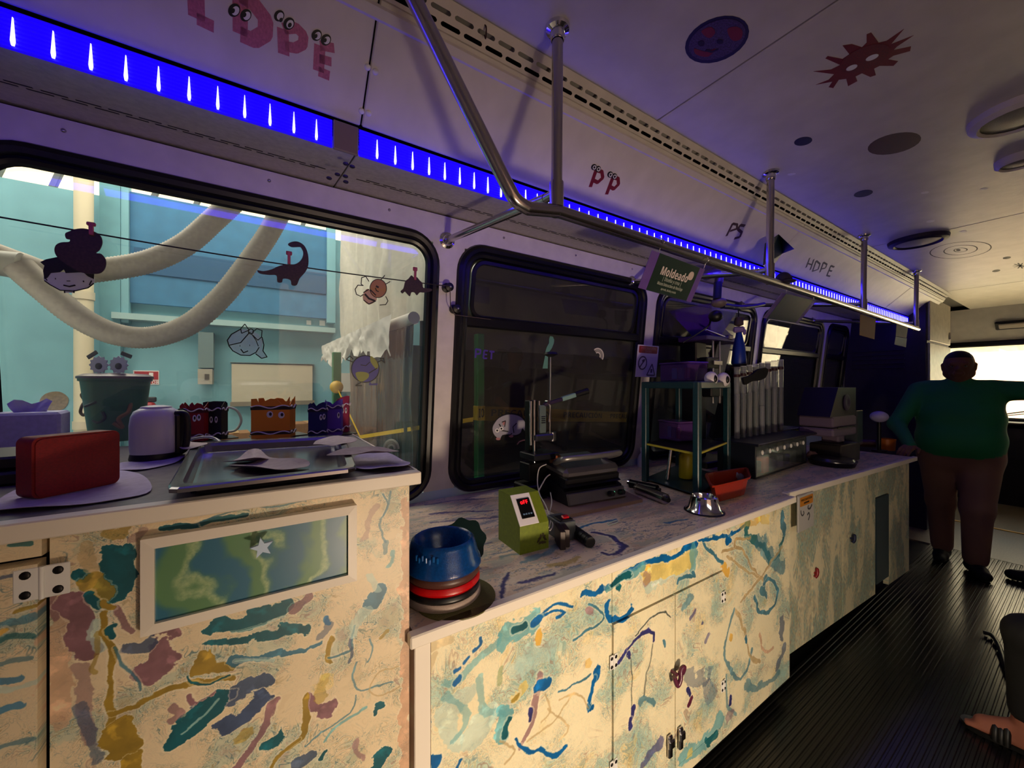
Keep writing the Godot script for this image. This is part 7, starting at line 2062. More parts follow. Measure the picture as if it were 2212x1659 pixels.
	b = MB.new(); b.cyl(Vector3(0.062, H.call(940), 0.015), Vector3(0.078, H.call(768), 0.0), 0.0035, 0.0035, 8); part(t, "plunger_rod", b, M.chrome)
	b = MB.new(); b.lathe(Transform3D(Basis.IDENTITY, Vector3(0.079, H.call(770), 0.0)), [Vector2(0, 0), Vector2(0.014, 0.002), Vector2(0.034, 0.012), Vector2(0.03, 0.022), Vector2(0, 0.026)], 18); part(t, "plunger_knob", b, M.black)
	b = MB.new(); b.lathe(Transform3D(Basis.IDENTITY, Vector3(0.082, H.call(1063), 0.03)), [Vector2(0.0, 0), Vector2(0.012, 0.0), Vector2(0.014, 0.014), Vector2(0.022, 0.02), Vector2(0.024, 0.03), Vector2(0.021, 0.032), Vector2(0.021, 0.115), Vector2(0.03, 0.12), Vector2(0.032, 0.135), Vector2(0.026, 0.15), Vector2(0.024, 0.165), Vector2(0, 0.165)], 24); part(t, "barrel", b, mat(Color(0.55, 0.32, 0.22), 0.28, 1.0), "copper heating barrel")
	b = MB.new(); b.cyl(Vector3(0.10, H.call(1000), 0.03), Vector3(0.135, H.call(998), 0.034), 0.010, 0.008, 10); part(t, "bolt", b, M.steel)
	b = MB.new(); b.cyl(Vector3(-0.03, 0.0, 0.03), Vector3(-0.03, H.call(1052), 0.03), 0.009, 0.009, 14); part(t, "clamp_screw", b, M.chrome)
	# cable from barrel to controller
	var P := func(px: float, py: float, f: float) -> Vector3: return at_pl(px, py, c.lerp(B, f), Vector3(sin(turn), 0, cos(turn)))
	b = MB.new()
	b.tube(curve([P.call(1180, 1003, 0.1), P.call(1165, 1012, 0.15), P.call(1161, 1040, 0.2), P.call(1166, 1068, 0.3), P.call(1178, 1090, 0.5), P.call(1190, 1120, 0.7), P.call(1194, 1135, 0.8), P.call(1188, 1146, 0.9)]), 0.0022, 7)
	b.tube(curve([P.call(1188, 1025, 0.1), P.call(1178, 1034, 0.15), P.call(1160, 1068, 0.3), P.call(1156, 1080, 0.4)]), 0.0028, 7)
	b.tube(curve([P.call(1189, 1064, 0.2), P.call(1192, 1085, 0.4), P.call(1187, 1110, 0.6), P.call(1190, 1122, 0.7), P.call(1185, 1140, 0.9)]), 0.0022, 7)
	solo("heater_cables", "thin white cables looping from the copper barrel to the controller box", "cable", c, b, mat(Color(0.78, 0.76, 0.70), 0.5))
	# ---- steel pet bowl, orange basket, clear clip
	c = foot(1521, 1104)
	k = mpp(c)
	t = thing("steel_bowl", "shiny stainless steel pet bowl with flared foot", "bowl", c)
	var r := 38.0 * k
	b = MB.new()
	b.lathe(Transform3D.IDENTITY, [Vector2(r, 0.0), Vector2(r * 1.02, 0.004), Vector2(r * 0.84, 0.018), Vector2(r * 0.72, 0.056), Vector2(r * 0.70, 0.062), Vector2(r * 0.64, 0.064), Vector2(r * 0.60, 0.058), Vector2(r * 0.52, 0.02), Vector2(0, 0.016)], 40)
	part(t, "bowl", b, M.chrome)
	b = MB.new()
	b.lathe(Transform3D.IDENTITY, [Vector2(r * 0.97, 0.0), Vector2(r * 1.06, 0.001), Vector2(r * 1.06, 0.004), Vector2(r, 0.006)], 36)
	part(t, "rubber_foot", b, M.black)
	var ob := [foot(1530, 1083), foot(1594, 1066), foot(1590, 1046), foot(1520, 1058)]
	for i in 4: ob[i] += Vector3(0.035, 0, 0)
	var oc: Vector3 = (ob[0] + ob[1] + ob[2] + ob[3]) / 4.0
	t = thing("orange_basket", "small orange plastic basket with flared sides", "basket", oc)
	b = MB.new()
	var oh := 0.085
	var orow := []
	for q in [[0.0, 0.004], [0.97, 0.002], [1.0, 0.01], [1.22, oh], [1.36, oh + 0.002], [1.36, oh - 0.006], [1.30, oh - 0.004]]:
		var rr := []
		for i in 4:
			var a: Vector3 = ob[i]; var z: Vector3 = ob[(i + 3) % 4]; var e: Vector3 = ob[(i + 1) % 4]
			for f in [a.lerp(z, 0.16), a.lerp(z, 0.04).lerp(e, 0.04), a.lerp(e, 0.16)]: rr.append(oc + (f - oc) * q[0] + Vector3(0, q[1], 0))
		orow.append(rr)
	for i in orow.size() - 1:
		for j in 12: b.quad(orow[i][j], orow[i][(j + 1) % 12], orow[i + 1][(j + 1) % 12], orow[i + 1][j], orow[i][j] - oc)
	wpart(t, "tub", b, grained(mat(Color(0.62, 0.17, 0.07), 0.4), 20.0, 0.8))
	b = MB.new()
	c = foot(1327, 1130)
	b.tube(curve([foot(1312, 1133), foot(1330, 1126), foot(1334, 1130), foot(1316, 1136), foot(1312, 1133)]), 0.0025, 6)
	for i in b.v.size(): b.v[i].y += 0.003
	solo("clear_clip", "small clear plastic clip lying on the worktop", "clip", c, b, clear(Color(0.85, 0.9, 0.85), 0.5, 0.05))
	# steel rolling pins beside the rack
	for q in [[1378, 1066, 1438, 1090, 0.024, "polished steel tube lying in front of the teal rack"], [1360, 1052, 1420, 1066, 0.02, "dark steel tube lying behind the polished one"]]:
		var e0 := foot(q[0], q[1]); var e1 := foot(q[2], q[3])
		t = thing("steel_tube", q[5], "tube", e0, 0, "steel tubes by the rack")
		b = MB.new(); b.cyl(e0 + Vector3(0, q[4], 0), e1 + Vector3(0, q[4], 0), q[4], q[4], 20); wpart(t, "tube", b, M.steel if q[0] > 1370 else mat(Color(0.12, 0.12, 0.13), 0.3, 0.8))
		b = MB.new(); b.cyl(e1 + Vector3(0, q[4], 0), e1 + (e1 - e0) * 0.1 + Vector3(0, q[4], 0), q[4] * 0.45, q[4] * 0.45, 14); wpart(t, "end_knob", b, M.black)
		b = MB.new(); b.cyl(e0.lerp(e1, -0.02) + Vector3(0, q[4], 0), e0.lerp(e1, 0.04) + Vector3(0, q[4], 0), q[4] * 1.06, q[4] * 1.06, 20); wpart(t, "collar", b, M.chrome)
	rack()
	# spray bottle by the window
	c = foot(1388, 1008)
	t = thing("spray_bottle", "small white plastic bottle behind the teal rack", "bottle", c)
	b = MB.new(); b.lathe(Transform3D.IDENTITY, [Vector2(0, 0), Vector2(0.03, 0), Vector2(0.032, 0.006), Vector2(0.03, 0.05), Vector2(0.02, 0.075), Vector2(0.012, 0.085), Vector2(0.012, 0.1), Vector2(0, 0.1)], 20); part(t, "bottle", b, mat(Color(0.72, 0.70, 0.78), 0.4))
	b = MB.new(); b.lathe(Transform3D.IDENTITY, [Vector2(0.014, 0.098), Vector2(0.014, 0.12), Vector2(0, 0.122)], 16); part(t, "cap", b, M.white)

func rack() -> void:
	var A := foot(1394, 1040); var B := foot(1506, 1077); var C := foot(1570, 1036)
	var D := A + (C - B)
	var hh := 0.535
	var t := thing("teal_rack", "teal painted metal rack with a yellow-edged shelf and googly eyes", "rack", (A + C) * 0.5)
	var teal := grained(mat(Color(0.03, 0.20, 0.24), 0.4), 12.0, 0.75)
	for p in [A, B, C, D]:
		var b := MB.new(); sq_bar(b, p, p + Vector3(0, hh, 0), 0.03); wpart(t, "leg", b, teal)
	for y in [hh - 0.016]:
		for q in [[A, B], [B, C], [C, D], [D, A]]:
			var b := MB.new(); sq_bar(b, q[0] + Vector3(0, y, 0), q[1] + Vector3(0, y, 0), 0.034); wpart(t, "top_bar", b, teal)
	var yel := mat(Color(0.62, 0.58, 0.18), 0.5)
	for q in [[0.205, "shelf", M.black], [0.02, "base_plate", teal], [hh - 0.004, "top_plate", teal]]:
		var b := MB.new()
		var pl := PackedVector2Array()
		var m := (A + C) * 0.5
		for p in [A, B, C, D]: pl.append(Vector2(p.x, p.z))
		b.prism(Transform3D(Basis(Vector3(1, 0, 0), Vector3(0, 0, 1), Vector3(0, -1, 0)), Vector3(0, WTOP + q[0], 0)), pl, 0.006)
		wpart(t, q[1], b, q[2])
	for q in [[A, B], [B, C]]:
		var b := MB.new(); sq_bar(b, q[0] + Vector3(0, 0.203, 0), q[1] + Vector3(0, 0.203, 0), 0.010); wpart(t, "shelf_edge", b, yel, "yellow shelf edge")
	for q in [A.lerp(B, 0.04), A.lerp(B, 0.9)]:
		var b := MB.new(); b.orb(q + Vector3(0, hh - 0.016, 0) + Vector3(0.012, 0, 0.014), 0.005, 8, 6); wpart(t, "screw", b, M.steel)
	# googly eyes on the corner towards the aisle
	for i in 2:
		var px: float = [1536, 1562][i]; var py: float = [818, 820][i]
		var p := at_pl(px, py, B.lerp(C, 0.55 + 0.3 * i) + Vector3(0.03, 0, 0), Vector3(sin(turn), 0, cos(turn)))
		var k := mpp(p)
		var e := thing("googly_eye", ["left white googly eye on the teal rack", "right white googly eye on the teal rack"][i], "eye", p, 0, "googly eyes")
		var b := MB.new()
		b.ball(Transform3D(Basis.from_scale(Vector3(13.5, 15.5, 13.5) * k), Vector3.ZERO), 22, 14); part(e, "ball", b, mat(Color(0.85, 0.82, 0.84), 0.4))
		var dirn := (eye() - p).normalized().rotated(Vector3.UP, 0.75)
		b = MB.new(); b.ball(Transform3D(Basis.from_scale(Vector3(5, 8, 5) * k), dirn * 10.5 * k), 16, 10); part(e, "pupil", b, M.black)
	# clear purple boxes with tools
	var bx := [[(A + C) * 0.5 + Vector3(-0.02, hh + 0.002, 0.0), 0.20, 0.095, 0.14, "clear purple plastic box with coloured cards on the teal rack"], [A.lerp(D, 0.5).lerp(B.lerp(C, 0.5), 0.28) + Vector3(0, 0.208, 0), 0.15, 0.10, 0.11, "clear purple plastic box on the shelf of the teal rack"]]
	for q in bx:
		var p: Vector3 = q[0]; p.y = WTOP + (hh + 0.003 if q[1] > 0.18 else 0.212)
		var o := thing("plastic_box", q[4], "plastic box", p, atan2(-(B - A).z, (B - A).x), "clear purple boxes")
		var b := MB.new(); b.bx(Vector3(0, q[2] * 0.5, 0), Vector3(q[1], q[2], q[3]), 0.006); part(o, "tub", b, clear(Color(0.34, 0.20, 0.48), 0.62, 0.15))
		b = MB.new(); b.bx(Vector3(0, q[2] + 0.004, 0), Vector3(q[1] + 0.008, 0.008, q[3] + 0.008), 0.003); part(o, "lid", b, clear(Color(0.40, 0.26, 0.54), 0.7, 0.2))
		for i in 3:
			b = MB.new(); b.bx(Vector3(q[1] * (-0.1 + 0.22 * i), q[2] * 0.45, q[3] * 0.3), Vector3(q[1] * 0.17, q[2] * 0.6, 0.004), 0.001)
			part(o, "card", b, mat([Color(0.15, 0.45, 0.75), Color(0.30, 0.34, 0.42), Color(0.50, 0.08, 0.14)][i], 0.5))
	# on the base plate: yellow bottle, steel lever
	var m := (A + B + C + D) * 0.25
	var yb := foot(1482, 1042) + Vector3(0, 0.024, 0)
	var o := thing("yellow_bottle", "yellow plastic bottle inside the teal rack", "bottle", yb)
	var b := MB.new(); b.lathe(Transform3D.IDENTITY, [Vector2(0, 0), Vector2(0.034, 0), Vector2(0.036, 0.006), Vector2(0.036, 0.12), Vector2(0.02, 0.14), Vector2(0, 0.141)], 22); part(o, "bottle", b, mat(Color(0.66, 0.60, 0.05), 0.4))
	b = MB.new(); b.lathe(Transform3D.IDENTITY, [Vector2(0.016, 0.14), Vector2(0.016, 0.16), Vector2(0, 0.162)], 16); part(o, "cap", b, M.black)
	var l0 := foot(1442, 1046) + Vector3(0, 0.03, 0)
	b = MB.new(); b.cyl(l0, l0 + Vector3(0.0, 0.155, -0.03), 0.009, 0.009, 12); b.cyl(l0 + Vector3(0, -0.004, 0.002), l0 + Vector3(0, 0.03, -0.004), 0.012, 0.012, 12)
	solo("steel_lever", "slim steel lever standing inside the teal rack", "lever", l0, b, M.chrome)

# ---------------------------------------------------------------- far half of the worktop
func far_counter_things() -> void:
	var b := MB.new()
	# display case with seven knobs
	var L := foot(1632, 1036); var R := foot(1742, 1000)
	var x := R - L
	var w := x.length()
	var t := thing("display_case", "dark blue display case with seven white knobs and samples behind clear front", "display case", L, atan2(-x.z, x.x))
	var h := 0.19; var d := 0.20
	var navy := mat(Color(0.025, 0.045, 0.10), 0.45)
	b = MB.new(); b.bx(Vector3(w * 0.5, 0.006, -d * 0.5), Vector3(w, 0.012, d), 0.002); b.bx(Vector3(0.006, h * 0.5, -d * 0.5), Vector3(0.012, h, d), 0.002); b.bx(Vector3(w - 0.006, h * 0.5, -d * 0.5), Vector3(0.012, h, d), 0.002); b.bx(Vector3(w * 0.5, h * 0.5, -d), Vector3(w, h, 0.012), 0.002)
	part(t, "body", b, navy)
	b = MB.new(); b.bx(Vector3(w * 0.5, h + 0.006, -d * 0.42), Vector3(w + 0.12, 0.014, d * 1.25), 0.004); part(t, "top", b, mat(Color(0.06, 0.07, 0.11), 0.3))
	b = MB.new(); b.bx(Vector3(w * 0.5, h * 0.48, -0.003), Vector3(w * 0.96, h * 0.9, 0.004)); part(t, "clear_front", b, clear(Color(0.6, 0.66, 0.66), 0.12, 0.05))
	for i in 7:
		b = MB.new(); b.ball(Transform3D(Basis.from_scale(Vector3(0.010, 0.014, 0.007)), Vector3(w * (0.10 + 0.135 * i), h * 0.74, 0.004)), 14, 8); part(t, "knob", b, M.white)
		b = MB.new(); b.bx(Vector3(w * (0.10 + 0.135 * i), h * 0.28, -0.04), Vector3(w * 0.1, h * (0.34 + 0.2 * ((i * 3) % 4) / 4.0), 0.05), 0.004)
		part(t, "sample", b, mat([Color(0.30, 0.30, 0.30), Color(0.70, 0.16, 0.08), Color(0.20, 0.22, 0.22), Color(0.42, 0.44, 0.42), Color(0.14, 0.15, 0.15), Color(0.36, 0.38, 0.34), Color(0.2, 0.2, 0.2)][i], 0.6))
	# acrylic tubes of flakes on the case
	var fr := at_y(1700, 1010, WTOP)
	var fill := [Color(0.46, 0.44, 0.50), Color(0.16, 0.17, 0.24), Color(0.44, 0.43, 0.42), Color(0.38, 0.40, 0.36), Color(0.62, 0.62, 0.66), Color(0.20, 0.32, 0.30), Color(0.50, 0.50, 0.50), Color(0.16, 0.16, 0.17)]
	var xd := x.normalized()
	var zd := Vector3.UP.cross(xd) * -1.0
	var names := ["lilac", "black and grey", "stone grey", "olive grey", "white", "sea green", "pale grey", "charcoal"]
	var stand := L + xd * (w * 0.40) - zd * (-0.0) + Vector3(0, h + 0.014, 0)
	for i in 8:
		var px := 1592.0 + 13.4 * i
		var back := L + xd * (-0.02) + (Vector3.UP.cross(xd)) * 0.13
		var p := at_pl(px, 935, back, Vector3.UP.cross(xd))
		p.y = WTOP + h + 0.0145
		var o := thing("flake_tube", "clear acrylic tube of %s plastic flakes on the display case" % names[i], "tube", p, 0, "tubes of plastic flakes")
		var k := mpp(p)
		var hh := (940.0 - 788.0) * k
		var r := 5.6 * k
		b = MB.new(); b.cyl(Vector3.ZERO, Vector3(0, hh, 0), r, r, 16, false); part(o, "tube", b, clear(Color(0.75, 0.78, 0.8), 0.22, 0.03))
		b = MB.new(); b.cyl(Vector3(0, 0.001, 0), Vector3(0, hh * (0.62 if i != 4 else 0.4), 0), r * 0.9, r * 0.9, 14); part(o, "flakes", b, grained(mat(fill[i], 0.7), 60.0, 0.35, 2.0, 0.08))
		b = MB.new(); b.cyl(Vector3(0, hh * 0.87, 0), Vector3(0, hh * 0.91, 0), r * 1.12, r * 1.12, 16); part(o, "collar", b, mat(Color(0.20, 0.05, 0.08), 0.5))
		b = MB.new(); b.cyl(Vector3(0, hh, 0), Vector3(0, hh + 0.006, 0), r * 1.02, r * 1.02, 16); part(o, "cap", b, clear(Color(0.8, 0.8, 0.82), 0.5, 0.1))
	# crumpled bag and pink soap beside the case
	for q in [[1588, 1046, 0.055, Color(0.62, 0.62, 0.60), "crumpled_bag", "crumpled clear bag behind the orange basket", "bag", 0.5], [1755, 994, 0.045, Color(0.66, 0.48, 0.46), "pink_lump", "pink plastic lump at the end of the display case", "plastic lump", 1.0]]:
		var p := foot(q[0], q[1])
		b = MB.new()
		var nz := FastNoiseLite.new(); nz.seed = 4; nz.frequency = 0.9
		var pts := []
		for i in 9:
			for j in 15:
				var f := PI * i / 8.0; var a := TAU * j / 14.0
				var v := Vector3(sin(f) * cos(a), cos(f) * 0.75, sin(f) * sin(a))
				pts.append(p + Vector3(0, q[2] * 0.72, 0) + v * q[2] * (0.85 + 0.35 * nz.get_noise_3d(v.x * 2, v.y * 2, v.z * 2)))
		b.grid(pts, 15)
		solo(q[4], q[5], q[6], p, b, mat(q[3], 0.5) if q[7] > 0.9 else clear(q[3], 0.75, 0.2))
	# olive box, round pan, dark box
	t = thing("olive_box", "olive green storage box against the window wall", "storage box", Vector3(-1.30, WTOP + 0.001, -3.12), PI / 2)
	b = MB.new(); b.bx(Vector3(0, 0.10, 0), Vector3(0.36, 0.20, 0.20), 0.01); part(t, "body", b, grained(mat(Color(0.42, 0.44, 0.05), 0.5), 8.0, 0.8))
	b = MB.new(); b.bx(Vector3(0, 0.203, 0), Vector3(0.38, 0.014, 0.22), 0.004); part(t, "lid", b, mat(Color(0.30, 0.31, 0.07), 0.5))
	var p := foot(1797, 1004)
	t = thing("round_pan", "shallow round steel pan with a black underside", "pan", p)
	var r := 42.0 * mpp(p)
	b = MB.new(); b.lathe(Transform3D.IDENTITY, [Vector2(0, 0), Vector2(r * 0.9, 0.0), Vector2(r, 0.03)], 36); part(t, "underside", b, M.black)
	b = MB.new(); b.lathe(Transform3D.IDENTITY, [Vector2(r * 1.01, 0.03), Vector2(r * 1.01, 0.036), Vector2(r * 0.92, 0.036), Vector2(r * 0.86, 0.05), Vector2(0, 0.056)], 36); part(t, "lid", b, mat(Color(0.35, 0.35, 0.37), 0.25, 0.9))
	p = foot(1848, 1000)
	t = thing("small_machine", "beige desktop machine with a dark slanted hopper on a brown block", "machine", p, PI / 2 - 0.05)
	b = MB.new(); b.bx(Vector3(0.02, 0.06, -0.12), Vector3(0.30, 0.12, 0.18), 0.006); part(t, "block", b, mat(Color(0.09, 0.06, 0.055), 0.5))
	b = MB.new(); b.bx(Vector3(0.02, 0.15, -0.13), Vector3(0.1, 0.06, 0.1), 0.01); b.bx(Vector3(-0.04, 0.205, -0.14), Vector3(0.36, 0.055, 0.2), 0.01); b.bx(Vector3(-0.04, 0.275, -0.14), Vector3(0.36, 0.07, 0.2), 0.01); part(t, "body", b, mat(Color(0.40, 0.34, 0.42), 0.5))
	b = MB.new(); b.bx(Vector3(-0.04, 0.237, -0.036), Vector3(0.26, 0.008, 0.006)); part(t, "slot", b, M.black)
	b = MB.new(); b.prism(Transform3D(Basis.IDENTITY, Vector3(0, 0.31, -0.24)), poly([-0.24, 0, 0.16, 0, 0.16, 0.19, -0.12, 0.19]), 0.19); part(t, "hopper", b, mat(Color(0.05, 0.03, 0.08), 0.45))
	b = MB.new(); b.lathe(Transform3D(Basis(Vector3.RIGHT, PI / 2), Vector3(0.0, 0.40, -0.05)), [Vector2(0.05, 0), Vector2(0.055, 0.006), Vector2(0.035, 0.012), Vector2(0.02, 0.006), Vector2(0, 0.006)], 22); part(t, "emblem", b, mat(Color(0.22, 0.16, 0.30), 0.5))
	b = MB.new(); b.bx(Vector3(0.20, 0.22, -0.14), Vector3(0.10, 0.24, 0.2), 0.004); part(t, "clear_guard", b, clear(Color(0.5, 0.55, 0.5), 0.15, 0.05))
	# orange cup lying, white ball on a stalk, mauve bag at the far end
	p = foot(1915, 972)
	t = thing("orange_cup", "ribbed orange plastic cup at the far end of the worktop", "cup", p)
	b = MB.new()
	b.lathe(Transform3D.IDENTITY, [Vector2(0, 0), Vector2(0.05, 0), Vector2(0.056, 0.09), Vector2(0.052, 0.09), Vector2(0.046, 0.008), Vector2(0, 0.008)], 24); part(t, "cup", b, mat(Color(0.72, 0.36, 0.02), 0.45))
	b = MB.new(); b.cyl(Vector3(-0.06, 0.045, 0.02), Vector3(-0.15, 0.04, 0.05), 0.03, 0.03, 16); part(t, "spout", b, mat(Color(0.30, 0.16, 0.05), 0.5))
	p = foot(1899, 975)
	t = thing("ball_knob", "white ball on a thin stalk beside the beige machine", "ball", p)
	b = MB.new(); b.ball(Transform3D(Basis.from_scale(Vector3(0.056, 0.043, 0.056)), Vector3(0, 0.27, 0)), 20, 12); part(t, "ball", b, mat(Color(0.72, 0.70, 0.82), 0.5))
	b = MB.new(); b.cyl(Vector3(0, 0, 0), Vector3(0, 0.24, 0), 0.012, 0.012, 10); b.cyl(Vector3(0, 0, 0), Vector3(0, 0.012, 0), 0.05, 0.05, 20); part(t, "stalk", b, M.black)
	# rolls of dark film standing by the window
	for q in [[1722, 930, 0.085, 0.62, "tall roll of dark clear film standing by the window"], [1757, 926, 0.10, 0.66, "thicker roll of dark clear film standing by the window"]]:
		p = at_y(q[0], q[1], WTOP + 0.215)
		p.x = -1.50; p.z = -(2.96 if q[0] < 1740 else 3.42)
		p.y = WTOP + 0.002
		t = thing("film_roll", q[4], "film roll", p, 0, "rolls of dark film")
		b = MB.new(); b.cyl(Vector3.ZERO, Vector3(0, q[3], 0), q[2], q[2], 26); part(t, "film", b, mat(Color(0.05, 0.05, 0.045), 0.12))
		b = MB.new(); b.cyl(Vector3(0, -0.001, 0), Vector3(0, q[3] + 0.03, 0), q[2] * 0.4, q[2] * 0.4, 18); part(t, "core", b, mat(Color(0.25, 0.2, 0.14), 0.7))
	shredder()

func shredder() -> void:
	# bench extruder behind the flake tubes: column, top plate, motor, clear purple hopper, rods; arm with hose
	var base := Vector3(-1.46, WTOP, -2.46)
	var t := thing("bench_extruder", "dark bench extruder with a clear purple hopper and steel rods", "machine", base, PI / 2)
	var b := MB.new(); b.bx(Vector3(0, 0.02, 0), Vector3(0.34, 0.04, 0.26), 0.006); part(t, "foot_plate", b, M.black)
	b = MB.new(); b.bx(Vector3(-0.04, 0.42, -0.04), Vector3(0.12, 0.76, 0.12), 0.008); part(t, "column", b, mat(Color(0.03, 0.025, 0.05), 0.4))
	b = MB.new(); b.box(Transform3D(Basis(Vector3(0, 0, 1), -0.4), Vector3(0.20, 0.62, -0.02)), Vector3(0.17, 0.62, 0.04), 0.006); part(t, "slanted_panel", b, mat(Color(0.10, 0.08, 0.13), 0.5))
	b = MB.new(); b.bx(Vector3(0.06, 0.815, 0.02), Vector3(0.42, 0.03, 0.2), 0.005); part(t, "top_plate", b, mat(Color(0.20, 0.12, 0.34), 0.35))
	for q in [[-0.03, 0.09], [0.03, 0.10]]:
		b = MB.new(); b.cyl(Vector3(q[0], 0.40, q[1]), Vector3(q[0], 0.81, q[1]), 0.007, 0.007, 10); part(t, "rod", b, M.chrome)
	b = MB.new(); b.bx(Vector3(-0.03, 0.66, 0.07), Vector3(0.16, 0.07, 0.06), 0.006); b.bx(Vector3(0.0, 0.5, 0.07), Vector3(0.14, 0.12, 0.07), 0.008); part(t, "motor", b, mat(Color(0.06, 0.055, 0.07), 0.35, 0.5))
	b = MB.new(); b.bx(Vector3(0.0, 0.66, 0.105), Vector3(0.10, 0.03, 0.01), 0.003); part(t, "name_plate", b, M.steel)
	# hopper: funnel, wide on top
	b = MB.new()
	var q0 := [Vector3(-0.04, 0.84, -0.04), Vector3(0.08, 0.84, -0.04), Vector3(0.08, 0.84, 0.08), Vector3(-0.04, 0.84, 0.08)]
	var q1 := [Vector3(-0.15, 1.02, -0.15), Vector3(0.17, 1.02, -0.15), Vector3(0.17, 1.02, 0.15), Vector3(-0.15, 1.02, 0.15)]
	for i in 4: b.quad(q0[i], q0[(i + 1) % 4], q1[(i + 1) % 4], q1[i])
	part(t, "hopper", b, clear(Color(0.30, 0.14, 0.62), 0.7, 0.2), "clear purple hopper")
	b = MB.new(); b.cyl(Vector3(-0.16, 0.86, 0.12), Vector3(0.34, 0.80, 0.10), 0.006, 0.006, 8); part(t, "cross_rod", b, M.chrome)
	b = MB.new(); b.bx(Vector3(0.12, 0.83, 0.11), Vector3(0.05, 0.035, 0.04), 0.006); part(t, "rod_clamp", b, M.steel)
	# articulated arm with blue sleeve on the window post
	var P := func(px: float, py: float, a: float) -> Vector3: return at_a(px, py, a)
	t = thing("articulated_hose", "jointed arm with blue sleeves and grey elbows hanging from the ceiling", "hose arm", P.call(1550, 600, 1.15))
	b = MB.new(); b.tube(curve([P.call(1525, 597, 1.15), P.call(1545, 590, 1.15), P.call(1553, 596, 1.15), P.call(1552, 612, 1.15)]), 0.022, 12); wpart(t, "top_elbow", b, mat(Color(0.35, 0.32, 0.36), 0.35, 0.5))
	b = MB.new(); b.cyl(P.call(1551, 610, 1.15), P.call(1549, 646, 1.15), 0.021, 0.021, 14); wpart(t, "sleeve", b, mat(Color(0.03, 0.06, 0.25), 0.5))
	b = MB.new(); b.ball(Transform3D(Basis.from_scale(Vector3(0.04, 0.026, 0.04)), P.call(1553, 654, 1.15)), 16, 10); wpart(t, "elbow", b, mat(Color(0.42, 0.36, 0.36), 0.5))
	b = MB.new(); b.tube(curve([P.call(1560, 660, 1.15), P.call(1595, 664, 1.15), P.call(1625, 662, 1.15), P.call(1650, 657, 1.15)]), [0.018] + [0.016, 0.016, 0.016, 0.016, 0.016, 0.016, 0.016] + [0.014, 0.014, 0.014, 0.014, 0.014, 0.014, 0.014, 0.014] + [0.012, 0.012, 0.012, 0.012, 0.012, 0.012, 0.012, 0.012, 0.012], 12); wpart(t, "forearm", b, mat(Color(0.03, 0.06, 0.27), 0.45))
	b = MB.new(); b.ball(Transform3D(Basis.from_scale(Vector3(0.036, 0.032, 0.036)), P.call(1546, 683, 1.15)), 14, 9); wpart(t, "knob", b, M.black)
	b = MB.new(); b.tube(curve([P.call(1535, 690, 1.17), P.call(1530, 704, 1.2), P.call(1505, 722, 1.25), P.call(1475, 740, 1.3)]), 0.005, 7); wpart(t, "cable", b, M.black)
	b = MB.new()
	var pl := [P.call(1560, 672, 1.17), P.call(1590, 675, 1.17), P.call(1585, 716, 1.17), P.call(1568, 712, 1.17)]
	b.quad(pl[0], pl[1], pl[2], pl[3]); wpart(t, "blue_flap", b, clear(Color(0.10, 0.18, 0.42), 0.6, 0.3))
	# hanging spray bottle: blue with lilac head
	var sp: Vector3 = P.call(1596, 786, 1.15)
	var k := mpp(sp)
	t = thing("hanging_sprayer", "blue spray bottle with a lilac trigger head hanging by the extruder", "spray bottle", sp)
	b = MB.new(); b.lathe(Transform3D(Basis.from_scale(Vector3(1, 1, 0.6)), Vector3.ZERO), [Vector2(0, 0), Vector2(15 * k, 0), Vector2(16 * k, 3 * k), Vector2(12.5 * k, 36 * k), Vector2(7 * k, 62 * k), Vector2(6 * k, 68 * k), Vector2(0, 68 * k)], 22); part(t, "bottle", b, mat(Color(0.04, 0.17, 0.52), 0.45))
	b = MB.new(); b.box(Transform3D(Basis(Vector3.UP, 0.6), Vector3(0, 74 * k, 0)), Vector3(22 * k, 13 * k, 10 * k), 3 * k); b.box(Transform3D(Basis(Vector3.UP, 0.6), Vector3(9 * k, 68 * k, -6 * k)), Vector3(6 * k, 12 * k, 6 * k), 2 * k); part(t, "trigger_head", b, mat(Color(0.46, 0.38, 0.60), 0.5))
	b = MB.new(); b.tube(curve([Vector3(0, 80 * k, 0), Vector3(0, 96 * k, 0.004), Vector3(0, 124 * k, 0)]), 0.004, 6); part(t, "cord", b, M.black)
	b = MB.new(); b.lathe(Transform3D.IDENTITY, [Vector2(0.0, 80 * k), Vector2(9 * k, 84 * k), Vector2(9 * k, 92 * k), Vector2(7 * k, 100 * k), Vector2(0, 102 * k)], 16); part(t, "cap", b, mat(Color(0.26, 0.20, 0.17), 0.5))
	# black oven mitt draped over the tubes
	var mp: Vector3 = P.call(1628, 812, 1.02)
	k = mpp(mp)
	b = MB.new()
	b.prism(Transform3D(Basis(Vector3.UP, turn), mp), curve2([-26 * k, -10 * k, -22 * k, -19 * k, -8 * k, -12 * k, 8 * k, -10 * k, 22 * k, -2 * k, 26 * k, 12 * k, 20 * k, 17 * k, 6 * k, 14 * k, -4 * k, 6 * k, -14 * k, 0, -26 * k, -4 * k], 4), 0.02, true)
	solo("black_mitt", "black cloth mitt hanging in front of the flake tubes", "mitt", mp, b, mat(Color(0.008, 0.008, 0.01), 0.9))

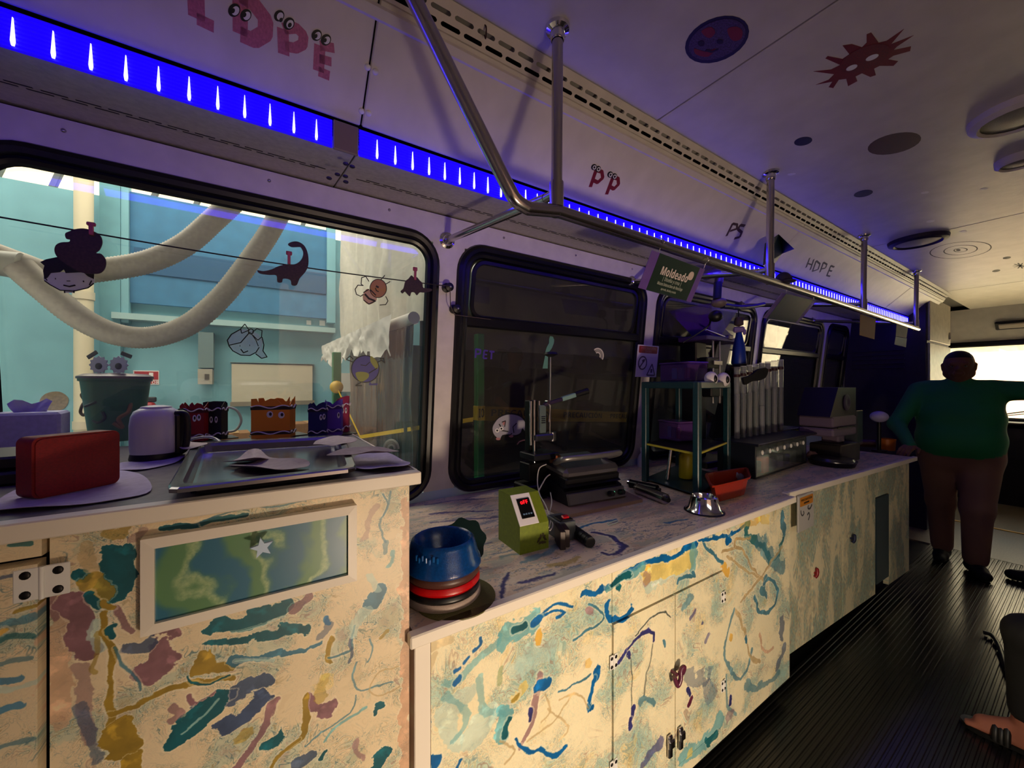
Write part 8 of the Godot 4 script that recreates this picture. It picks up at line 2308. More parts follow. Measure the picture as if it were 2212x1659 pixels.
# ---------------------------------------------------------------- signs and papers hung from the rail or fixed to walls
func sign_frame(a: Vector3, bq: Vector3, c: Vector3) -> Array:   # top left, top right, bottom left -> frame at the middle, width, height
	var ux := (bq - a); var uy := (a - c)
	var w := ux.length(); var h := uy.length()
	var nx := ux / w
	var nz := nx.cross(uy).normalized()
	var ny := nz.cross(nx)
	return [Transform3D(Basis(nx, ny, nz), (bq + c) * 0.5), w, h]
func words(b: MB, xf: Transform3D, txt: String, x: float, y: float, height: float, width: float, bold := true) -> void:
	var tm := lettering(txt, height, 0.0006, bold)
	var ab := tm.get_aabb()
	b.add_mesh(tm, xf * Transform3D(Basis.from_scale(Vector3(width / maxf(ab.size.x, 1e-4), 1, 1)), Vector3(x, y, 0.0016)))

func hung_things() -> void:
	# sign over the near worktop
	var a := 0.775
	var TL := at_a(1408, 540, a); var TR := at_a(1522, 582, a)
	var BL := Vector3(-0.825, CAM_Y + 0.3126, TL.z)
	var f := sign_frame(TL, TR, BL)
	var xf: Transform3D = f[0]; var w: float = f[1]; var h: float = f[2]
	var t := thing("moulding_sign", "green hanging sign reading Moldeado with clear lilac edges", "sign", TL.lerp(TR, 0.5))
	var b := MB.new(); b.box(Transform3D(xf.basis, xf * Vector3(0, 0, -0.0012)), Vector3(w, h, 0.0015)); wpart(t, "clear_sleeve", b, clear(Color(0.44, 0.32, 0.66), 0.75, 0.25))
	b = MB.new(); b.box(Transform3D(xf.basis, xf * Vector3(0.004, 0, 0.0003)), Vector3(w * 0.76, h * 0.99, 0.0015)); wpart(t, "green_card", b, mat(Color(0.04, 0.16, 0.13), 0.5))
	b = MB.new()
	words(b, xf, "Moldeado", 0.0, h * 0.10, h * 0.22, w * 0.50)
	wpart(t, "title", b, mat(Color(0.86, 0.80, 0.80), 0.5))
	b = MB.new()
	words(b, xf, "| Diseña y crea |", 0.0, -h * 0.09, h * 0.10, w * 0.34, false)
	words(b, xf, "Museo Interactivo de Reciclaje", 0.0, -h * 0.23, h * 0.085, w * 0.47, false)
	words(b, xf, "aprende, diseña y recicla", 0.0, -h * 0.36, h * 0.06, w * 0.28, false)
	wpart(t, "small_text", b, mat(Color(0.72, 0.74, 0.70), 0.5))
	b = MB.new(); b.prism(xf * Transform3D(Basis.IDENTITY, Vector3(w * 0.285, h * 0.22, 0.0011)), curve2([-0.012, -0.012, -0.014, 0.002, -0.007, 0.012, 0.007, 0.012, 0.014, 0.002, 0.012, -0.012, 0, -0.016], 4), 0.0008); wpart(t, "jar_emblem", b, mat(Color(0.80, 0.72, 0.70), 0.5))
	for q in [TL.lerp(TR, 0.12), TL.lerp(TR, 0.98)]:
		b = MB.new(); b.tube(curve([q, q + Vector3(0.006, 0.016, 0), q + Vector3(0.02, 0.03, 0), q + Vector3(0.0, 0.05, 0)]), 0.0015, 6); wpart(t, "tie", b, M.steel)
	# second hanging sign, blue-grey
	TL = at_a(1690, 632, 0.79); TR = at_a(1764, 650, 0.79); BL = at_a(1664, 690, 0.87)
	BL.z = TL.z
	f = sign_frame(TL, TR, BL); xf = f[0]; w = f[1]; h = f[2]
	t = thing("blue_sign", "blue-grey hanging sign in a clear lilac sleeve under the rail", "sign", TL.lerp(TR, 0.5))
	b = MB.new(); b.box(Transform3D(xf.basis, xf * Vector3(0, 0, -0.0012)), Vector3(w, h, 0.0015)); wpart(t, "clear_sleeve", b, clear(Color(0.36, 0.28, 0.60), 0.75, 0.25))
	b = MB.new(); b.box(Transform3D(xf.basis, xf * Vector3(0, 0, 0.0003)), Vector3(w * 0.8, h * 0.98, 0.0015)); wpart(t, "card", b, mat(Color(0.10, 0.17, 0.26), 0.4))
	for q in [TL.lerp(TR, 0.1), TL.lerp(TR, 0.9)]:
		b = MB.new(); b.cyl(q, q + Vector3(0.0, 0.06, 0), 0.0016, 0.0016, 6); wpart(t, "tie", b, M.steel)
	# third sign folded up behind the second post
	b = MB.new()
	var s3 := [at_a(1648, 574, 0.95), at_a(1652, 526, 0.95), at_a(1682, 506, 0.93), at_a(1716, 538, 0.90), at_a(1690, 548, 0.98), at_a(1664, 582, 1.0)]
	b.quad(s3[0], s3[1], s3[2], s3[4]); b.quad(s3[0], s3[4], s3[5], s3[0].lerp(s3[5], 0.5)); b.tri(s3[2], s3[3], s3[4], Vector3(1, 0, 0.2), Vector3(1, 0, 0.2), Vector3(1, 0, 0.2))
	solo("folded_sign", "green hanging sign turned edge-on behind a ceiling post", "sign", s3[2], b, mat(Color(0.04, 0.14, 0.12), 0.4))
	# papers on the far part of the rail
	for q in [["orange_paper", "orange-brown paper hanging from the far end of the rail", [1858, 678, 1892, 690, 1889, 733, 1857, 724], Color(0.52, 0.30, 0.18)], ["tag_paper", "grey printed paper hanging at the very end of the rail", [1937, 698, 1962, 704, 1958, 730, 1935, 726], Color(0.34, 0.34, 0.40)], ["tag_paper", "pale blue printed paper pinned below the grey one", [1935, 727, 1959, 731, 1957, 750, 1932, 744], Color(0.42, 0.54, 0.62)]]:
		var pts := []
		for i in 4: pts.append(at_a(q[2][i * 2], q[2][i * 2 + 1], 0.82))
		b = MB.new()
		b.quad(pts[0], pts[1], pts[2], pts[3], Vector3(1, 0, 0.3))
		var off := Vector3(-0.001, 0, 0)
		b.quad(pts[0] + off, pts[1] + off, pts[2] + off, pts[3] + off, Vector3(-1, 0, -0.3))
		for i in 4: b.quad(pts[i], pts[(i + 1) % 4], pts[(i + 1) % 4] + off, pts[i] + off)
		solo(q[0], q[1], "paper", pts[0], b, grained(mat(q[3], 0.7), 40.0, 0.7, 0.0, 0.08), "papers on the rail")
	# purple cap on the rail behind the post
	var cp := at_a(1692, 610, 0.795)
	var k := mpp(cp)
	t = thing("cap", "dark purple baseball cap hung above the rail", "cap", cp, PI / 2)
	b = MB.new(); b.ball(Transform3D(Basis.from_scale(Vector3(17, 22, 17) * k), Vector3.ZERO), 20, 8, 0.0, 0.5); part(t, "crown", b, mat(Color(0.13, 0.09, 0.24), 0.7))
	b = MB.new(); b.ball(Transform3D(Basis.from_scale(Vector3(18, 3, 14) * k), Vector3(0, 0.5 * k, 10 * k)), 18, 6); part(t, "brim", b, mat(Color(0.12, 0.08, 0.22), 0.7))
	# warning sign on the window post
	var wt := at_wall(1378, 744, 0.075); var wr := at_wall(1423, 748, 0.075); var wb := at_wall(1373, 814, 0.075)
	wb.z = wt.z
	f = sign_frame(wt, wr, wb); xf = f[0]; w = f[1]; h = f[2]
	t = thing("warning_sign", "white and red warning sign on the post between the dark windows", "sign", xf.origin)
	b = MB.new(); b.box(xf, Vector3(w, h, 0.003), 0.001); wpart(t, "board", b, mat(Color(0.74, 0.70, 0.76), 0.5))
	b = MB.new(); b.prism(xf * Transform3D(Basis.IDENTITY, Vector3(0, h * 0.36, 0.0016)), round_rect(w * 0.88, h * 0.22, h * 0.04), 0.0006); wpart(t, "red_header", b, mat(Color(0.50, 0.01, 0.07), 0.5))
	b = MB.new(); words(b, Transform3D(xf.basis, xf * Vector3(0, 0, 0.001)), "PRECAUCIÓN", 0, h * 0.40, h * 0.075, w * 0.68); words(b, Transform3D(xf.basis, xf * Vector3(0, 0, 0.001)), "QUEMA", 0, h * 0.30, h * 0.065, w * 0.32); wpart(t, "words", b, mat(Color(0.62, 0.30, 0.36), 0.5))
	b = MB.new()
	var line := func(pts: Array, wd: float) -> void:
		for o in Geometry2D.offset_polyline(poly(pts), wd, Geometry2D.JOIN_ROUND, Geometry2D.END_ROUND):
			if not Geometry2D.is_polygon_clockwise(o): b.prism(xf * Transform3D(Basis.IDENTITY, Vector3(0, 0, 0.0016)), o, 0.0006)
	for i in 16: line.call([-w * 0.22 + cos(TAU * i / 16) * w * 0.19, -h * 0.06 + sin(TAU * i / 16) * h * 0.2, -w * 0.22 + cos(TAU * (i + 1) / 16) * w * 0.19, -h * 0.06 + sin(TAU * (i + 1) / 16) * h * 0.2], w * 0.022)
	line.call([-w * 0.34, -h * 0.2, -w * 0.12, h * 0.06], w * 0.022); line.call([-w * 0.22, h * 0.04, -w * 0.17, -h * 0.04], w * 0.045)
	line.call([w * 0.02, -h * 0.44, w * 0.24, -h * 0.08], w * 0.022); line.call([w * 0.24, -h * 0.08, w * 0.42, -h * 0.44], w * 0.022); line.call([w * 0.42, -h * 0.44, w * 0.02, -h * 0.44], w * 0.022); line.call([w * 0.23, -h * 0.24, w * 0.23, -h * 0.36], w * 0.04)
	wpart(t, "symbols", b, mat(Color(0.22, 0.17, 0.26), 0.5))
	# yellow-headed sign on the far cabinet
	var c0 := at_a(1725, 1073, 0.80); var c1 := at_a(1758, 1062, 0.80); var c2 := at_a(1725, 1152, 0.80)
	c1.y = c0.y
	f = sign_frame(c0, c1, c2); xf = f[0]; w = f[1]; h = f[2]
	t = thing("notice_sign", "white notice with a yellow header standing off the far cabinet", "sign", xf.origin)
	b = MB.new(); b.box(Transform3D(xf.basis, xf * Vector3(0, 0, -0.004)), Vector3(w, h, 0.008), 0.002); wpart(t, "board", b, mat(Color(0.66, 0.65, 0.64), 0.5))
	b = MB.new(); b.prism(xf * Transform3D(Basis.IDENTITY, Vector3(0.002, h * 0.32, 0.0003)), round_rect(w * 0.84, h * 0.25, h * 0.02), 0.0006); wpart(t, "yellow_header", b, mat(Color(0.72, 0.45, 0.05), 0.5))
	b = MB.new(); words(b, Transform3D(xf.basis, xf * Vector3(0, 0, -0.0002)), "PRECAUCIÓN", 0, h * 0.36, h * 0.06, w * 0.7); b.box(Transform3D(xf.basis, xf * Vector3(0, h * 0.27, 0.001)), Vector3(w * 0.34, h * 0.05, 0.0006)); wpart(t, "words", b, mat(Color(0.22, 0.13, 0.02), 0.5))
	b = MB.new()
	var cv := func(pts: Array, wd: float) -> void:
		for o in Geometry2D.offset_polyline(curve2(pts, 5, false), wd, Geometry2D.JOIN_ROUND, Geometry2D.END_ROUND):
			if not Geometry2D.is_polygon_clockwise(o): b.prism(xf * Transform3D(Basis.IDENTITY, Vector3(0, 0, 0.0003)), o, 0.0006)
	cv.call([-w * 0.36, h * 0.1, -w * 0.34, h * 0.0, -w * 0.26, -h * 0.06, -w * 0.16, -h * 0.02, -w * 0.2, h * 0.05], w * 0.02)
	cv.call([w * 0.12, h * 0.16, w * 0.1, h * 0.08, w * 0.24, h * 0.05, w * 0.36, h * 0.14], w * 0.025)
	cv.call([w * 0.05, -h * 0.1, w * 0.16, -h * 0.06, w * 0.2, -h * 0.16, w * 0.12, -h * 0.26], w * 0.022)
	wpart(t, "symbols", b, mat(Color(0.28, 0.28, 0.30), 0.5))

# ---------------------------------------------------------------- people: tapered bones blended into one skin on a grid (surface nets)
# bone: [from, to, radius from, radius to, colour, flatten along depth]
func skin(b: MB, bones: Array, cell: float, blend: float) -> void:
	var lo := Vector3(1e9, 1e9, 1e9); var hi := -lo
	for q in bones:
		var r: float = maxf(q[2], q[3]) + blend + cell * 2
		lo = lo.min(q[0] - Vector3(r, r, r)).min(q[1] - Vector3(r, r, r)); hi = hi.max(q[0] + Vector3(r, r, r)).max(q[1] + Vector3(r, r, r))
	var n := Vector3i(((hi - lo) / cell).ceil()) + Vector3i(2, 2, 2)
	var nx := n.x; var nxy := n.x * n.y
	var f := PackedFloat32Array(); f.resize(nxy * n.z); f.fill(1.0)
	var near := PackedFloat32Array(); near.resize(nxy * n.z); near.fill(9.0)
	var who := PackedByteArray(); who.resize(nxy * n.z)
	for bi in bones.size():
		var q: Array = bones[bi]
		var p: Vector3 = q[0]; var d: Vector3 = q[1] - q[0]
		var dd := maxf(d.length_squared(), 1e-9)
		var r: float = maxf(q[2], q[3]) + blend + cell * 2
		var i0 := Vector3i(((q[0].min(q[1]) - Vector3(r, r, r) - lo) / cell).floor()).clamp(Vector3i.ZERO, n - Vector3i.ONE)
		var i1 := Vector3i(((q[0].max(q[1]) + Vector3(r, r, r) - lo) / cell).ceil()).clamp(Vector3i.ZERO, n - Vector3i.ONE)
		var ra: float = q[2]; var rb: float = q[3]
		for z in range(i0.z, i1.z + 1):
			for y in range(i0.y, i1.y + 1):
				var k := z * nxy + y * nx + i0.x
				var at := lo + Vector3(i0.x, y, z) * cell
				for x in range(i0.x, i1.x + 1):
					var v := at - p
					var u := clampf(v.dot(d) / dd, 0.0, 1.0)
					var dist := (v - d * u).length() - lerpf(ra, rb, u)
					var o := f[k]
					var h := maxf(blend - absf(o - dist), 0.0) / blend
					f[k] = minf(o, dist) - h * h * blend * 0.25
					if dist < near[k]:
						near[k] = dist; who[k] = bi
					k += 1
					at.x += cell
	var vert := {}
	var off := [0, 1, nx, nx + 1, nxy, nxy + 1, nxy + nx, nxy + nx + 1]
	var cv := []
	for i in 8: cv.append(Vector3(i & 1, (i >> 1) & 1, (i >> 2) & 1))
	var ed := [[0, 1], [2, 3], [4, 5], [6, 7], [0, 2], [1, 3], [4, 6], [5, 7], [0, 4], [1, 5], [2, 6], [3, 7]]
	for z in n.z - 1:
		for y in n.y - 1:
			var k := z * nxy + y * nx
			for x in n.x - 1:
				var c := k + x
				var s := f[c] < 0
				if (f[c + 1] < 0) == s and (f[c + nx] < 0) == s and (f[c + nx + 1] < 0) == s and (f[c + nxy] < 0) == s and (f[c + nxy + 1] < 0) == s and (f[c + nxy + nx] < 0) == s and (f[c + nxy + nx + 1] < 0) == s: continue
				var sum := Vector3.ZERO; var m := 0
				for e in ed:
					var a := f[c + off[e[0]]]; var w := f[c + off[e[1]]]
					if (a < 0) != (w < 0):
						sum += (cv[e[0]] as Vector3).lerp(cv[e[1]], a / (a - w)); m += 1
				var g := Vector3(f[c + 1] - f[c] + f[c + nxy + nx + 1] - f[c + nxy + nx], f[c + nx] - f[c] + f[c + nxy + nx + 1] - f[c + nxy + 1], f[c + nxy] - f[c] + f[c + nxy + nx + 1] - f[c + nx + 1])
				vert[c] = [lo + (Vector3(x, y, z) + sum / m) * cell, g.normalized(), bones[who[c]][4]]
	b.tinted = true
	for c in vert:
		for ax in 3:
			var st: int = [1, nx, nxy][ax]; var s1: int = [nx, nxy, 1][ax]; var s2: int = [nxy, 1, nx][ax]
			if (f[c] < 0) == (f[c + st] < 0): continue
			if not (vert.has(c - s1) and vert.has(c - s2) and vert.has(c - s1 - s2)): continue
			var q := [vert[c], vert[c - s1], vert[c - s1 - s2], vert[c - s2]]
			for tr in [[0, 1, 2], [0, 2, 3]]:
				b.tri(q[tr[0]][0], q[tr[1]][0], q[tr[2]][0], q[tr[0]][1], q[tr[1]][1], q[tr[2]][1])
				var z: int = b.c.size()
				# tri() may have turned the order; colours follow the places
				for i in 3:
					for j in 3:
						if b.v[z - 3 + i] == q[tr[j]][0]: b.c[z - 3 + i] = q[tr[j]][2]

func hand_bones(w: Vector3, dirn: Vector3, palm_n: Vector3, side: Vector3, col: Color, curl: float) -> Array:   # wrist, way of the fingers, out of the back of the hand, towards the thumb
	var o := []
	var kn := w + dirn * 0.085
	for i in 4:
		var a := w + dirn * 0.02 + side * (0.022 - 0.015 * i)
		var k := kn + side * (0.030 - 0.0195 * i) - dirn * (0.006 * absf(i - 1.2))
		o.append([a, k, 0.017, 0.0115, col])
		var ln: float = [0.040, 0.045, 0.042, 0.033][i]
		var d1 := (dirn * cos(curl) - palm_n * sin(curl)).normalized(); var d2 := (dirn * cos(curl * 2.0) - palm_n * sin(curl * 2.0)).normalized()
		o.append([k, k + d1 * ln, 0.0095, 0.0088, col]); o.append([k + d1 * ln, k + d1 * ln + d2 * ln * 0.85, 0.0086, 0.0072, col])
	var tb := w + dirn * 0.02 + side * 0.03
	var tm := tb + side * 0.030 + dirn * 0.032
	o.append([w + dirn * 0.015 + side * 0.012, tb, 0.018, 0.014, col]); o.append([tb, tm, 0.0125, 0.0105, col]); o.append([tm, tm + dirn * 0.032 + side * 0.006 - palm_n * 0.012, 0.010, 0.0085, col])
	return o

func head_bones(c: Vector3, fw: Vector3, rt: Vector3, col: Color) -> Array:   # skull, jaw, nose, ears, brow, lips
	var up := Vector3.UP
	return [[c + up * 0.035 - fw * 0.02, c + up * 0.03 + fw * 0.015, 0.084, 0.078, col], [c + up * 0.0 + fw * 0.03, c - up * 0.045 + fw * 0.035, 0.066, 0.055, col], [c - up * 0.06 + fw * 0.05, c - up * 0.082 + fw * 0.05, 0.042, 0.032, col], [c - up * 0.05 - rt * 0.045, c - up * 0.05 + rt * 0.045, 0.042, 0.042, col],
		[c + up * 0.008 + fw * 0.096, c - up * 0.022 + fw * 0.113, 0.010, 0.0145, col], [c - up * 0.024 + fw * 0.104 - rt * 0.012, c - up * 0.024 + fw * 0.104 + rt * 0.012, 0.009, 0.009, col], [c + up * 0.024 + fw * 0.092 - rt * 0.04, c + up * 0.024 + fw * 0.092 + rt * 0.04, 0.012, 0.012, col],
		[c + rt * 0.084 + up * 0.018, c + rt * 0.082 - up * 0.018, 0.013, 0.011, col], [c - rt * 0.084 + up * 0.018, c - rt * 0.082 - up * 0.018, 0.013, 0.011, col], [c - up * 0.05 + fw * 0.097 - rt * 0.018, c - up * 0.05 + fw * 0.097 + rt * 0.018, 0.0075, 0.0075, col], [c - up * 0.06 + fw * 0.094 - rt * 0.015, c - up * 0.06 + fw * 0.094 + rt * 0.015, 0.0075, 0.0075, col], [c - up * 0.09, c - up * 0.14 - fw * 0.01, 0.060, 0.062, col]]
func head_extras(t: Node3D, c: Vector3, fw: Vector3, rt: Vector3, hair: Color) -> void:
	var hb := MB.new()
	skin(hb, [[c + Vector3.UP * 0.052 - fw * 0.032, c + Vector3.UP * 0.050 + fw * 0.012, 0.080, 0.072, hair], [c + Vector3.UP * 0.03 - fw * 0.045, c - Vector3.UP * 0.01 - fw * 0.05, 0.066, 0.055, hair]], 0.006, 0.03)
	wpart(t, "hair", hb, M.hair)
	for s in [-1.0, 1.0]:
		var b := MB.new(); b.orb(c + Vector3.UP * 0.006 + fw * 0.083 + rt * 0.032 * s, 0.0125, 12, 8); var e := wpart(t, "eye", b, mat(Color(0.38, 0.34, 0.31), 0.4))
		b = MB.new(); b.orb(c + Vector3.UP * 0.006 + fw * 0.0925 + rt * 0.032 * s, 0.0052, 10, 6); wpart2(e, "iris", b, M.black)
func lin(c: Color) -> Color: return c.srgb_to_linear()

func people() -> void:
	var sk := StandardMaterial3D.new(); sk.vertex_color_use_as_albedo = true; sk.roughness = 0.75
	M.hair = sk
	# standing person at the end of the worktop
	var P := Vector3(-0.63, 0, -4.65)
	var fw := Vector3(0.134, 0, 0.991); var rt := Vector3(0.991, 0, -0.134)   # rt: towards the door side
	var skin_c := lin(Color(0.42, 0.27, 0.20)); var green := lin(Color(0.08, 0.42, 0.25)); var pants := lin(Color(0.46, 0.32, 0.28)); var shoe := lin(Color(0.02, 0.02, 0.02))
	var V := func(r: float, y: float, f: float) -> Vector3: return P + rt * r + Vector3(0, y, 0) + fw * f
	var t := thing("person", "standing person in a green sweater and brown trousers, one hand on the worktop end", "person", P)
	var lf := Vector3(-0.735, 0, -4.74); var rf := Vector3(-0.535, 0, -4.57)
	var lfk := lf.lerp(V.call(-0.11, 0, 0), 0.35) + Vector3(0, 0.50, 0) + fw * 0.03; var rfk := rf.lerp(V.call(0.11, 0, 0), 0.3) + Vector3(0, 0.50, 0) + fw * 0.04
	var hand_l := Vector3(-0.80, 0.965, -3.99)
	var sh_l: Vector3 = V.call(-0.215, 1.395, -0.01); var el_l: Vector3 = V.call(-0.335, 1.12, 0.20); var sh_r: Vector3 = V.call(0.215, 1.40, -0.01)
	var wr_l := hand_l + Vector3(0.01, 0.02, -0.075)
	var el_r: Vector3 = V.call(0.50, 1.40, 0.05); var wr_r: Vector3 = V.call(0.74, 1.40, 0.12)
	var bones := [
		[V.call(-0.06, 1.02, 0.045), V.call(0.06, 1.02, 0.045), 0.185, 0.185, green], [V.call(-0.07, 1.18, 0.02), V.call(0.07, 1.18, 0.02), 0.172, 0.172, green], [V.call(-0.10, 1.32, -0.005), V.call(0.10, 1.32, -0.005), 0.135, 0.135, green], [V.call(-0.15, 1.41, -0.015), V.call(0.15, 1.41, -0.015), 0.072, 0.072, green], [V.call(0, 1.42, -0.01), V.call(0, 1.47, 0.0), 0.085, 0.066, green],
		[sh_l, el_l, 0.074, 0.056, green], [el_l, wr_l, 0.053, 0.036, green], [sh_r, el_r, 0.076, 0.060, green], [el_r, wr_r, 0.056, 0.038, green],
		[V.call(-0.07, 0.90, 0.0), V.call(0.07, 0.90, 0.0), 0.165, 0.165, pants], [V.call(-0.105, 0.86, 0), lfk, 0.122, 0.086, pants], [lfk, lf + Vector3(0, 0.12, 0), 0.082, 0.066, pants], [V.call(0.105, 0.86, 0), rfk, 0.124, 0.090, pants], [rfk, rf + Vector3(0, 0.12, 0), 0.086, 0.070, pants]]
	var b := MB.new()
	skin(b, bones, 0.015, 0.035)
	skin(b, head_bones(V.call(0.0, 1.585, 0.01), fw, rt, skin_c), 0.006, 0.018)
	skin(b, hand_bones(wr_l, (hand_l - wr_l).normalized() * 1.0, Vector3.UP, rt, skin_c, 0.25), 0.005, 0.006)
	skin(b, hand_bones(wr_r, (wr_r - el_r).normalized(), -fw, Vector3.UP, skin_c, 0.75), 0.005, 0.006)
	wpart(t, "body", b, sk)
	head_extras(t, V.call(0.0, 1.585, 0.01), fw, rt, lin(Color(0.03, 0.025, 0.022)))
	for q in [[lf, -0.1], [rf, 0.35]]:
		var d: Vector3 = (fw + rt * float(q[1])).normalized()
		b = MB.new()
		var o: Vector3 = q[0]
		skin(b, [[o + Vector3(0, 0.05, 0) - d * 0.055, o + Vector3(0, 0.046, 0) + d * 0.06, 0.046, 0.044, shoe], [o + Vector3(0, 0.04, 0) + d * 0.06, o + Vector3(0, 0.036, 0) + d * 0.135, 0.042, 0.036, shoe], [o + Vector3(0, 0.06, 0) - d * 0.02, o + Vector3(0, 0.12, 0) - d * 0.02, 0.05, 0.05, shoe]], 0.008, 0.02)
		for i in b.v.size(): b.v[i].y = maxf(b.v[i].y, 0.004)
		wpart(t, "shoe", b, sk)
	b = MB.new()
	b.cyl(wr_r + (wr_r - el_r).normalized() * 0.09 + fw * 0.035 + Vector3(0, -wr_r.y, 0), wr_r + (wr_r - el_r).normalized() * 0.09 + fw * 0.035 + Vector3(0, CEIL - wr_r.y, 0), 0.016, 0.016, 14)
	solo("door_post", "upright steel post held by the standing person", "post", wr_r + fw * 0.035, b, M.steel)
	# seated person by the door side: the nearer leg and sandalled foot reach into view
	var S := Vector3(0.52, 0.0, -2.46)
	t = thing("person", "seated person in dark trousers with a bare foot in a black sandal", "person", S)
	var navy := lin(Color(0.05, 0.05, 0.08)); var tee := lin(Color(0.10, 0.10, 0.14)); var sk2 := lin(Color(0.62, 0.38, 0.30))
	var knee := Vector3(-0.155, 0.475, -2.50); var ank := Vector3(-0.165, 0.10, -2.52)
	var knee2 := Vector3(0.0, 0.48, -2.78); var ank2 := Vector3(0.04, 0.10, -2.80)
	var hip := Vector3(0.50, 0.60, -2.46)
	bones = [[hip + Vector3(0, 0, 0.06), hip + Vector3(0, 0, -0.12), 0.14, 0.14, navy], [hip + Vector3(0, 0.0, 0.02), knee, 0.10, 0.070, navy], [knee, ank + Vector3(0, 0.06, 0), 0.068, 0.05, navy], [hip + Vector3(0, 0, -0.12), knee2, 0.10, 0.07, navy], [knee2, ank2 + Vector3(0, 0.05, 0), 0.068, 0.05, navy],
		[hip + Vector3(0.04, 0.12, -0.04), hip + Vector3(0.06, 0.36, -0.04), 0.14, 0.15, tee], [hip + Vector3(0.06, 0.44, 0.08), hip + Vector3(0.06, 0.44, -0.16), 0.09, 0.09, tee], [hip + Vector3(0.06, 0.45, 0.15), hip + Vector3(-0.02, 0.22, 0.20), 0.06, 0.048, tee], [hip + Vector3(-0.02, 0.22, 0.20), hip + Vector3(-0.22, 0.12, 0.10), 0.042, 0.03, sk2], [hip + Vector3(0.06, 0.45, -0.23), hip + Vector3(-0.02, 0.22, -0.28), 0.06, 0.048, tee], [hip + Vector3(-0.02, 0.22, -0.28), hip + Vector3(-0.22, 0.12, -0.2), 0.042, 0.03, sk2], [ank2 + Vector3(0, 0.02, 0), ank2 + Vector3(-0.02, -0.04, 0), 0.042, 0.04, sk2], [ank2 + Vector3(0.03, -0.06, 0), ank2 + Vector3(-0.12, -0.065, 0), 0.034, 0.03, sk2]]
	b = MB.new()
	skin(b, bones, 0.016, 0.03)
	skin(b, head_bones(hip + Vector3(0.04, 0.69, -0.04), Vector3(-1, 0, 0), Vector3(0, 0, 1), sk2), 0.008, 0.018)
	skin(b, hand_bones(hip + Vector3(-0.22, 0.12, 0.10), Vector3(-1, -0.1, 0).normalized(), Vector3.UP, Vector3(0, 0, -1), sk2, 0.3), 0.006, 0.006)
	skin(b, hand_bones(hip + Vector3(-0.22, 0.12, -0.2), Vector3(-1, -0.1, 0).normalized(), Vector3.UP, Vector3(0, 0, 1), sk2, 0.3), 0.006, 0.006)
	# near foot with toes
	var fb := [[ank + Vector3(0, 0.04, 0), ank + Vector3(0, -0.03, 0), 0.040, 0.040, sk2], [ank + Vector3(0.03, -0.055, 0), ank + Vector3(-0.10, -0.062, 0.002), 0.036, 0.032, sk2], [ank + Vector3(-0.02, -0.02, 0), ank + Vector3(-0.11, -0.055, 0.01), 0.034, 0.026, sk2]]
	for i in 5:
		var z := 0.028 - 0.014 * i
		var ln: float = [0.050, 0.046, 0.040, 0.034, 0.027][i]
		var k0 := ank + Vector3(-0.105 + 0.008 * absf(i - 1), -0.068, z)
		fb.append([k0, k0 + Vector3(-ln, -0.006, z * 0.12), 0.0125 if i == 0 else 0.0095, 0.0105 if i == 0 else 0.0078, sk2])
	skin(b, fb, 0.004, 0.012)
	wpart(t, "body", b, sk)
	head_extras(t, hip + Vector3(0.04, 0.69, -0.04), Vector3(-1, 0, 0), Vector3(0, 0, 1), lin(Color(0.03, 0.025, 0.022)))
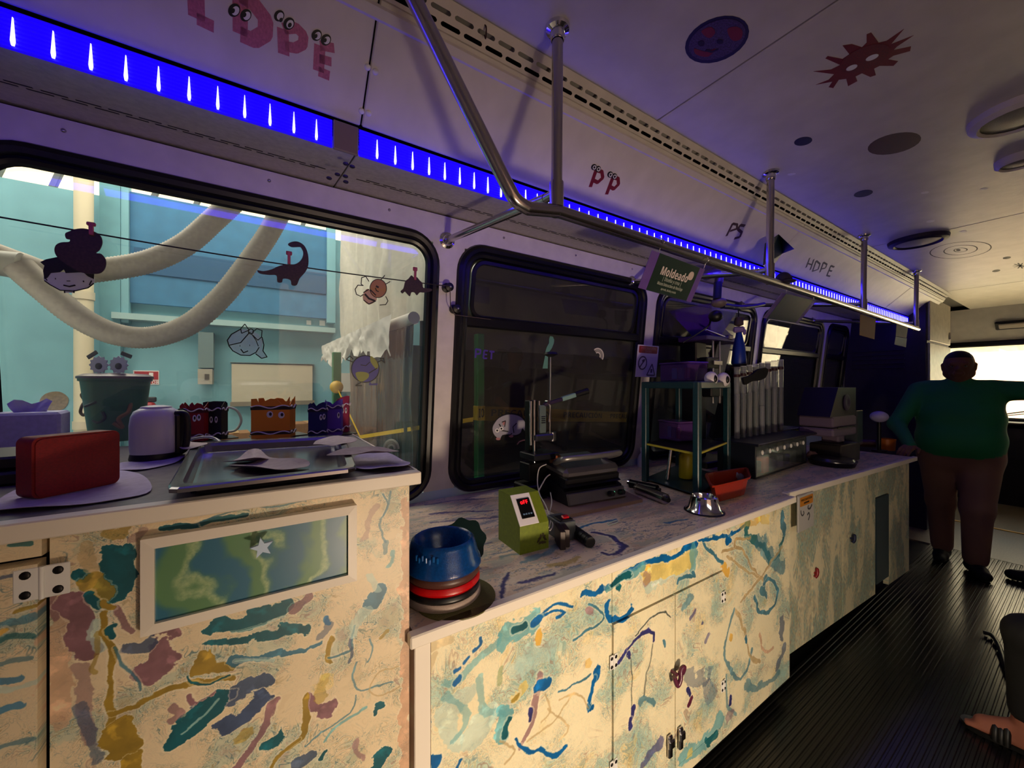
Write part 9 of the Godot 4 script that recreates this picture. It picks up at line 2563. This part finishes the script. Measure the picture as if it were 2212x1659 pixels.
	for a in [ank, ank2]:
		var sd := Node3D.new(); sd.name = "sandal"; t.add_child(sd, true)
		b = MB.new()
		b.prism(Transform3D(Basis(Vector3(1, 0, 0), Vector3(0, 0, -1), Vector3(0, 1, 0)), Vector3(a.x, 0.004, a.z)), curve2([0.075, 0.0, 0.06, 0.034, -0.02, 0.032, -0.10, 0.046, -0.155, 0.036, -0.172, 0.0, -0.15, -0.036, -0.10, -0.046, -0.02, -0.034, 0.06, -0.034], 4), 0.018, true)
		wpart2(sd, "sole", b, M.black)
		b = MB.new()
		for x in [-0.045, -0.06, -0.075]:
			var arc := []
			for i in 13: arc.append(Vector3(a.x + x, 0.016 + 0.058 * sin(PI * i / 12.0) + (0.010 if x > -0.05 else 0.0) * sin(PI * i / 12.0), a.z + 0.046 * cos(PI * i / 12.0)))
			b.tube(arc, 0.011, 8)
		wpart2(sd, "strap", b, M.black)
	# bag with a trailing strap, and a dark shoe further on
	t = thing("floor_bag", "black cloth bag on the floor by the door side", "bag", Vector3(-0.13, 0, -3.3))
	b = MB.new()
	var nz := FastNoiseLite.new(); nz.seed = 8; nz.frequency = 1.2
	var pts := []
	for i in 11:
		for j in 19:
			var f := PI * i / 10.0; var a := TAU * j / 18.0
			var v := Vector3(sin(f) * cos(a), cos(f), sin(f) * sin(a))
			var q := Vector3(0.06, 0.17, 0.04) + v * Vector3(0.16, 0.17, 0.2) * (0.95 + 0.25 * nz.get_noise_3d(v.x, v.y, v.z))
			q.y = maxf(q.y, 0.006)
			pts.append(q)
	b.grid(pts, 19)
	part(t, "sack", b, mat(Color(0.02, 0.02, 0.026), 0.75))
	b = MB.new()
	var sp := []
	for q in [[2124, 1366], [2142, 1372], [2156, 1392], [2166, 1420], [2176, 1446], [2182, 1400], [2190, 1370]]: sp.append(at_y(q[0], q[1], 0.02))
	b.tube(curve(sp), 0.011, 7)
	wpart(t, "strap", b, M.black)
	b = MB.new()
	var so := at_y(2200, 1256, 0.0)
	skin(b, [[so + Vector3(-0.03, 0.04, 0), so + Vector3(0.06, 0.045, -0.02), 0.036, 0.044, lin(Color(0.03, 0.02, 0.035))], [so + Vector3(0.06, 0.045, -0.02), so + Vector3(0.17, 0.05, -0.04), 0.044, 0.046, lin(Color(0.03, 0.02, 0.035))]], 0.009, 0.02)
	for i in b.v.size(): b.v[i].y = maxf(b.v[i].y, 0.004)
	solo("dark_shoe", "dark purple shoe lying on the floor past the bag", "shoe", so, b, sk)
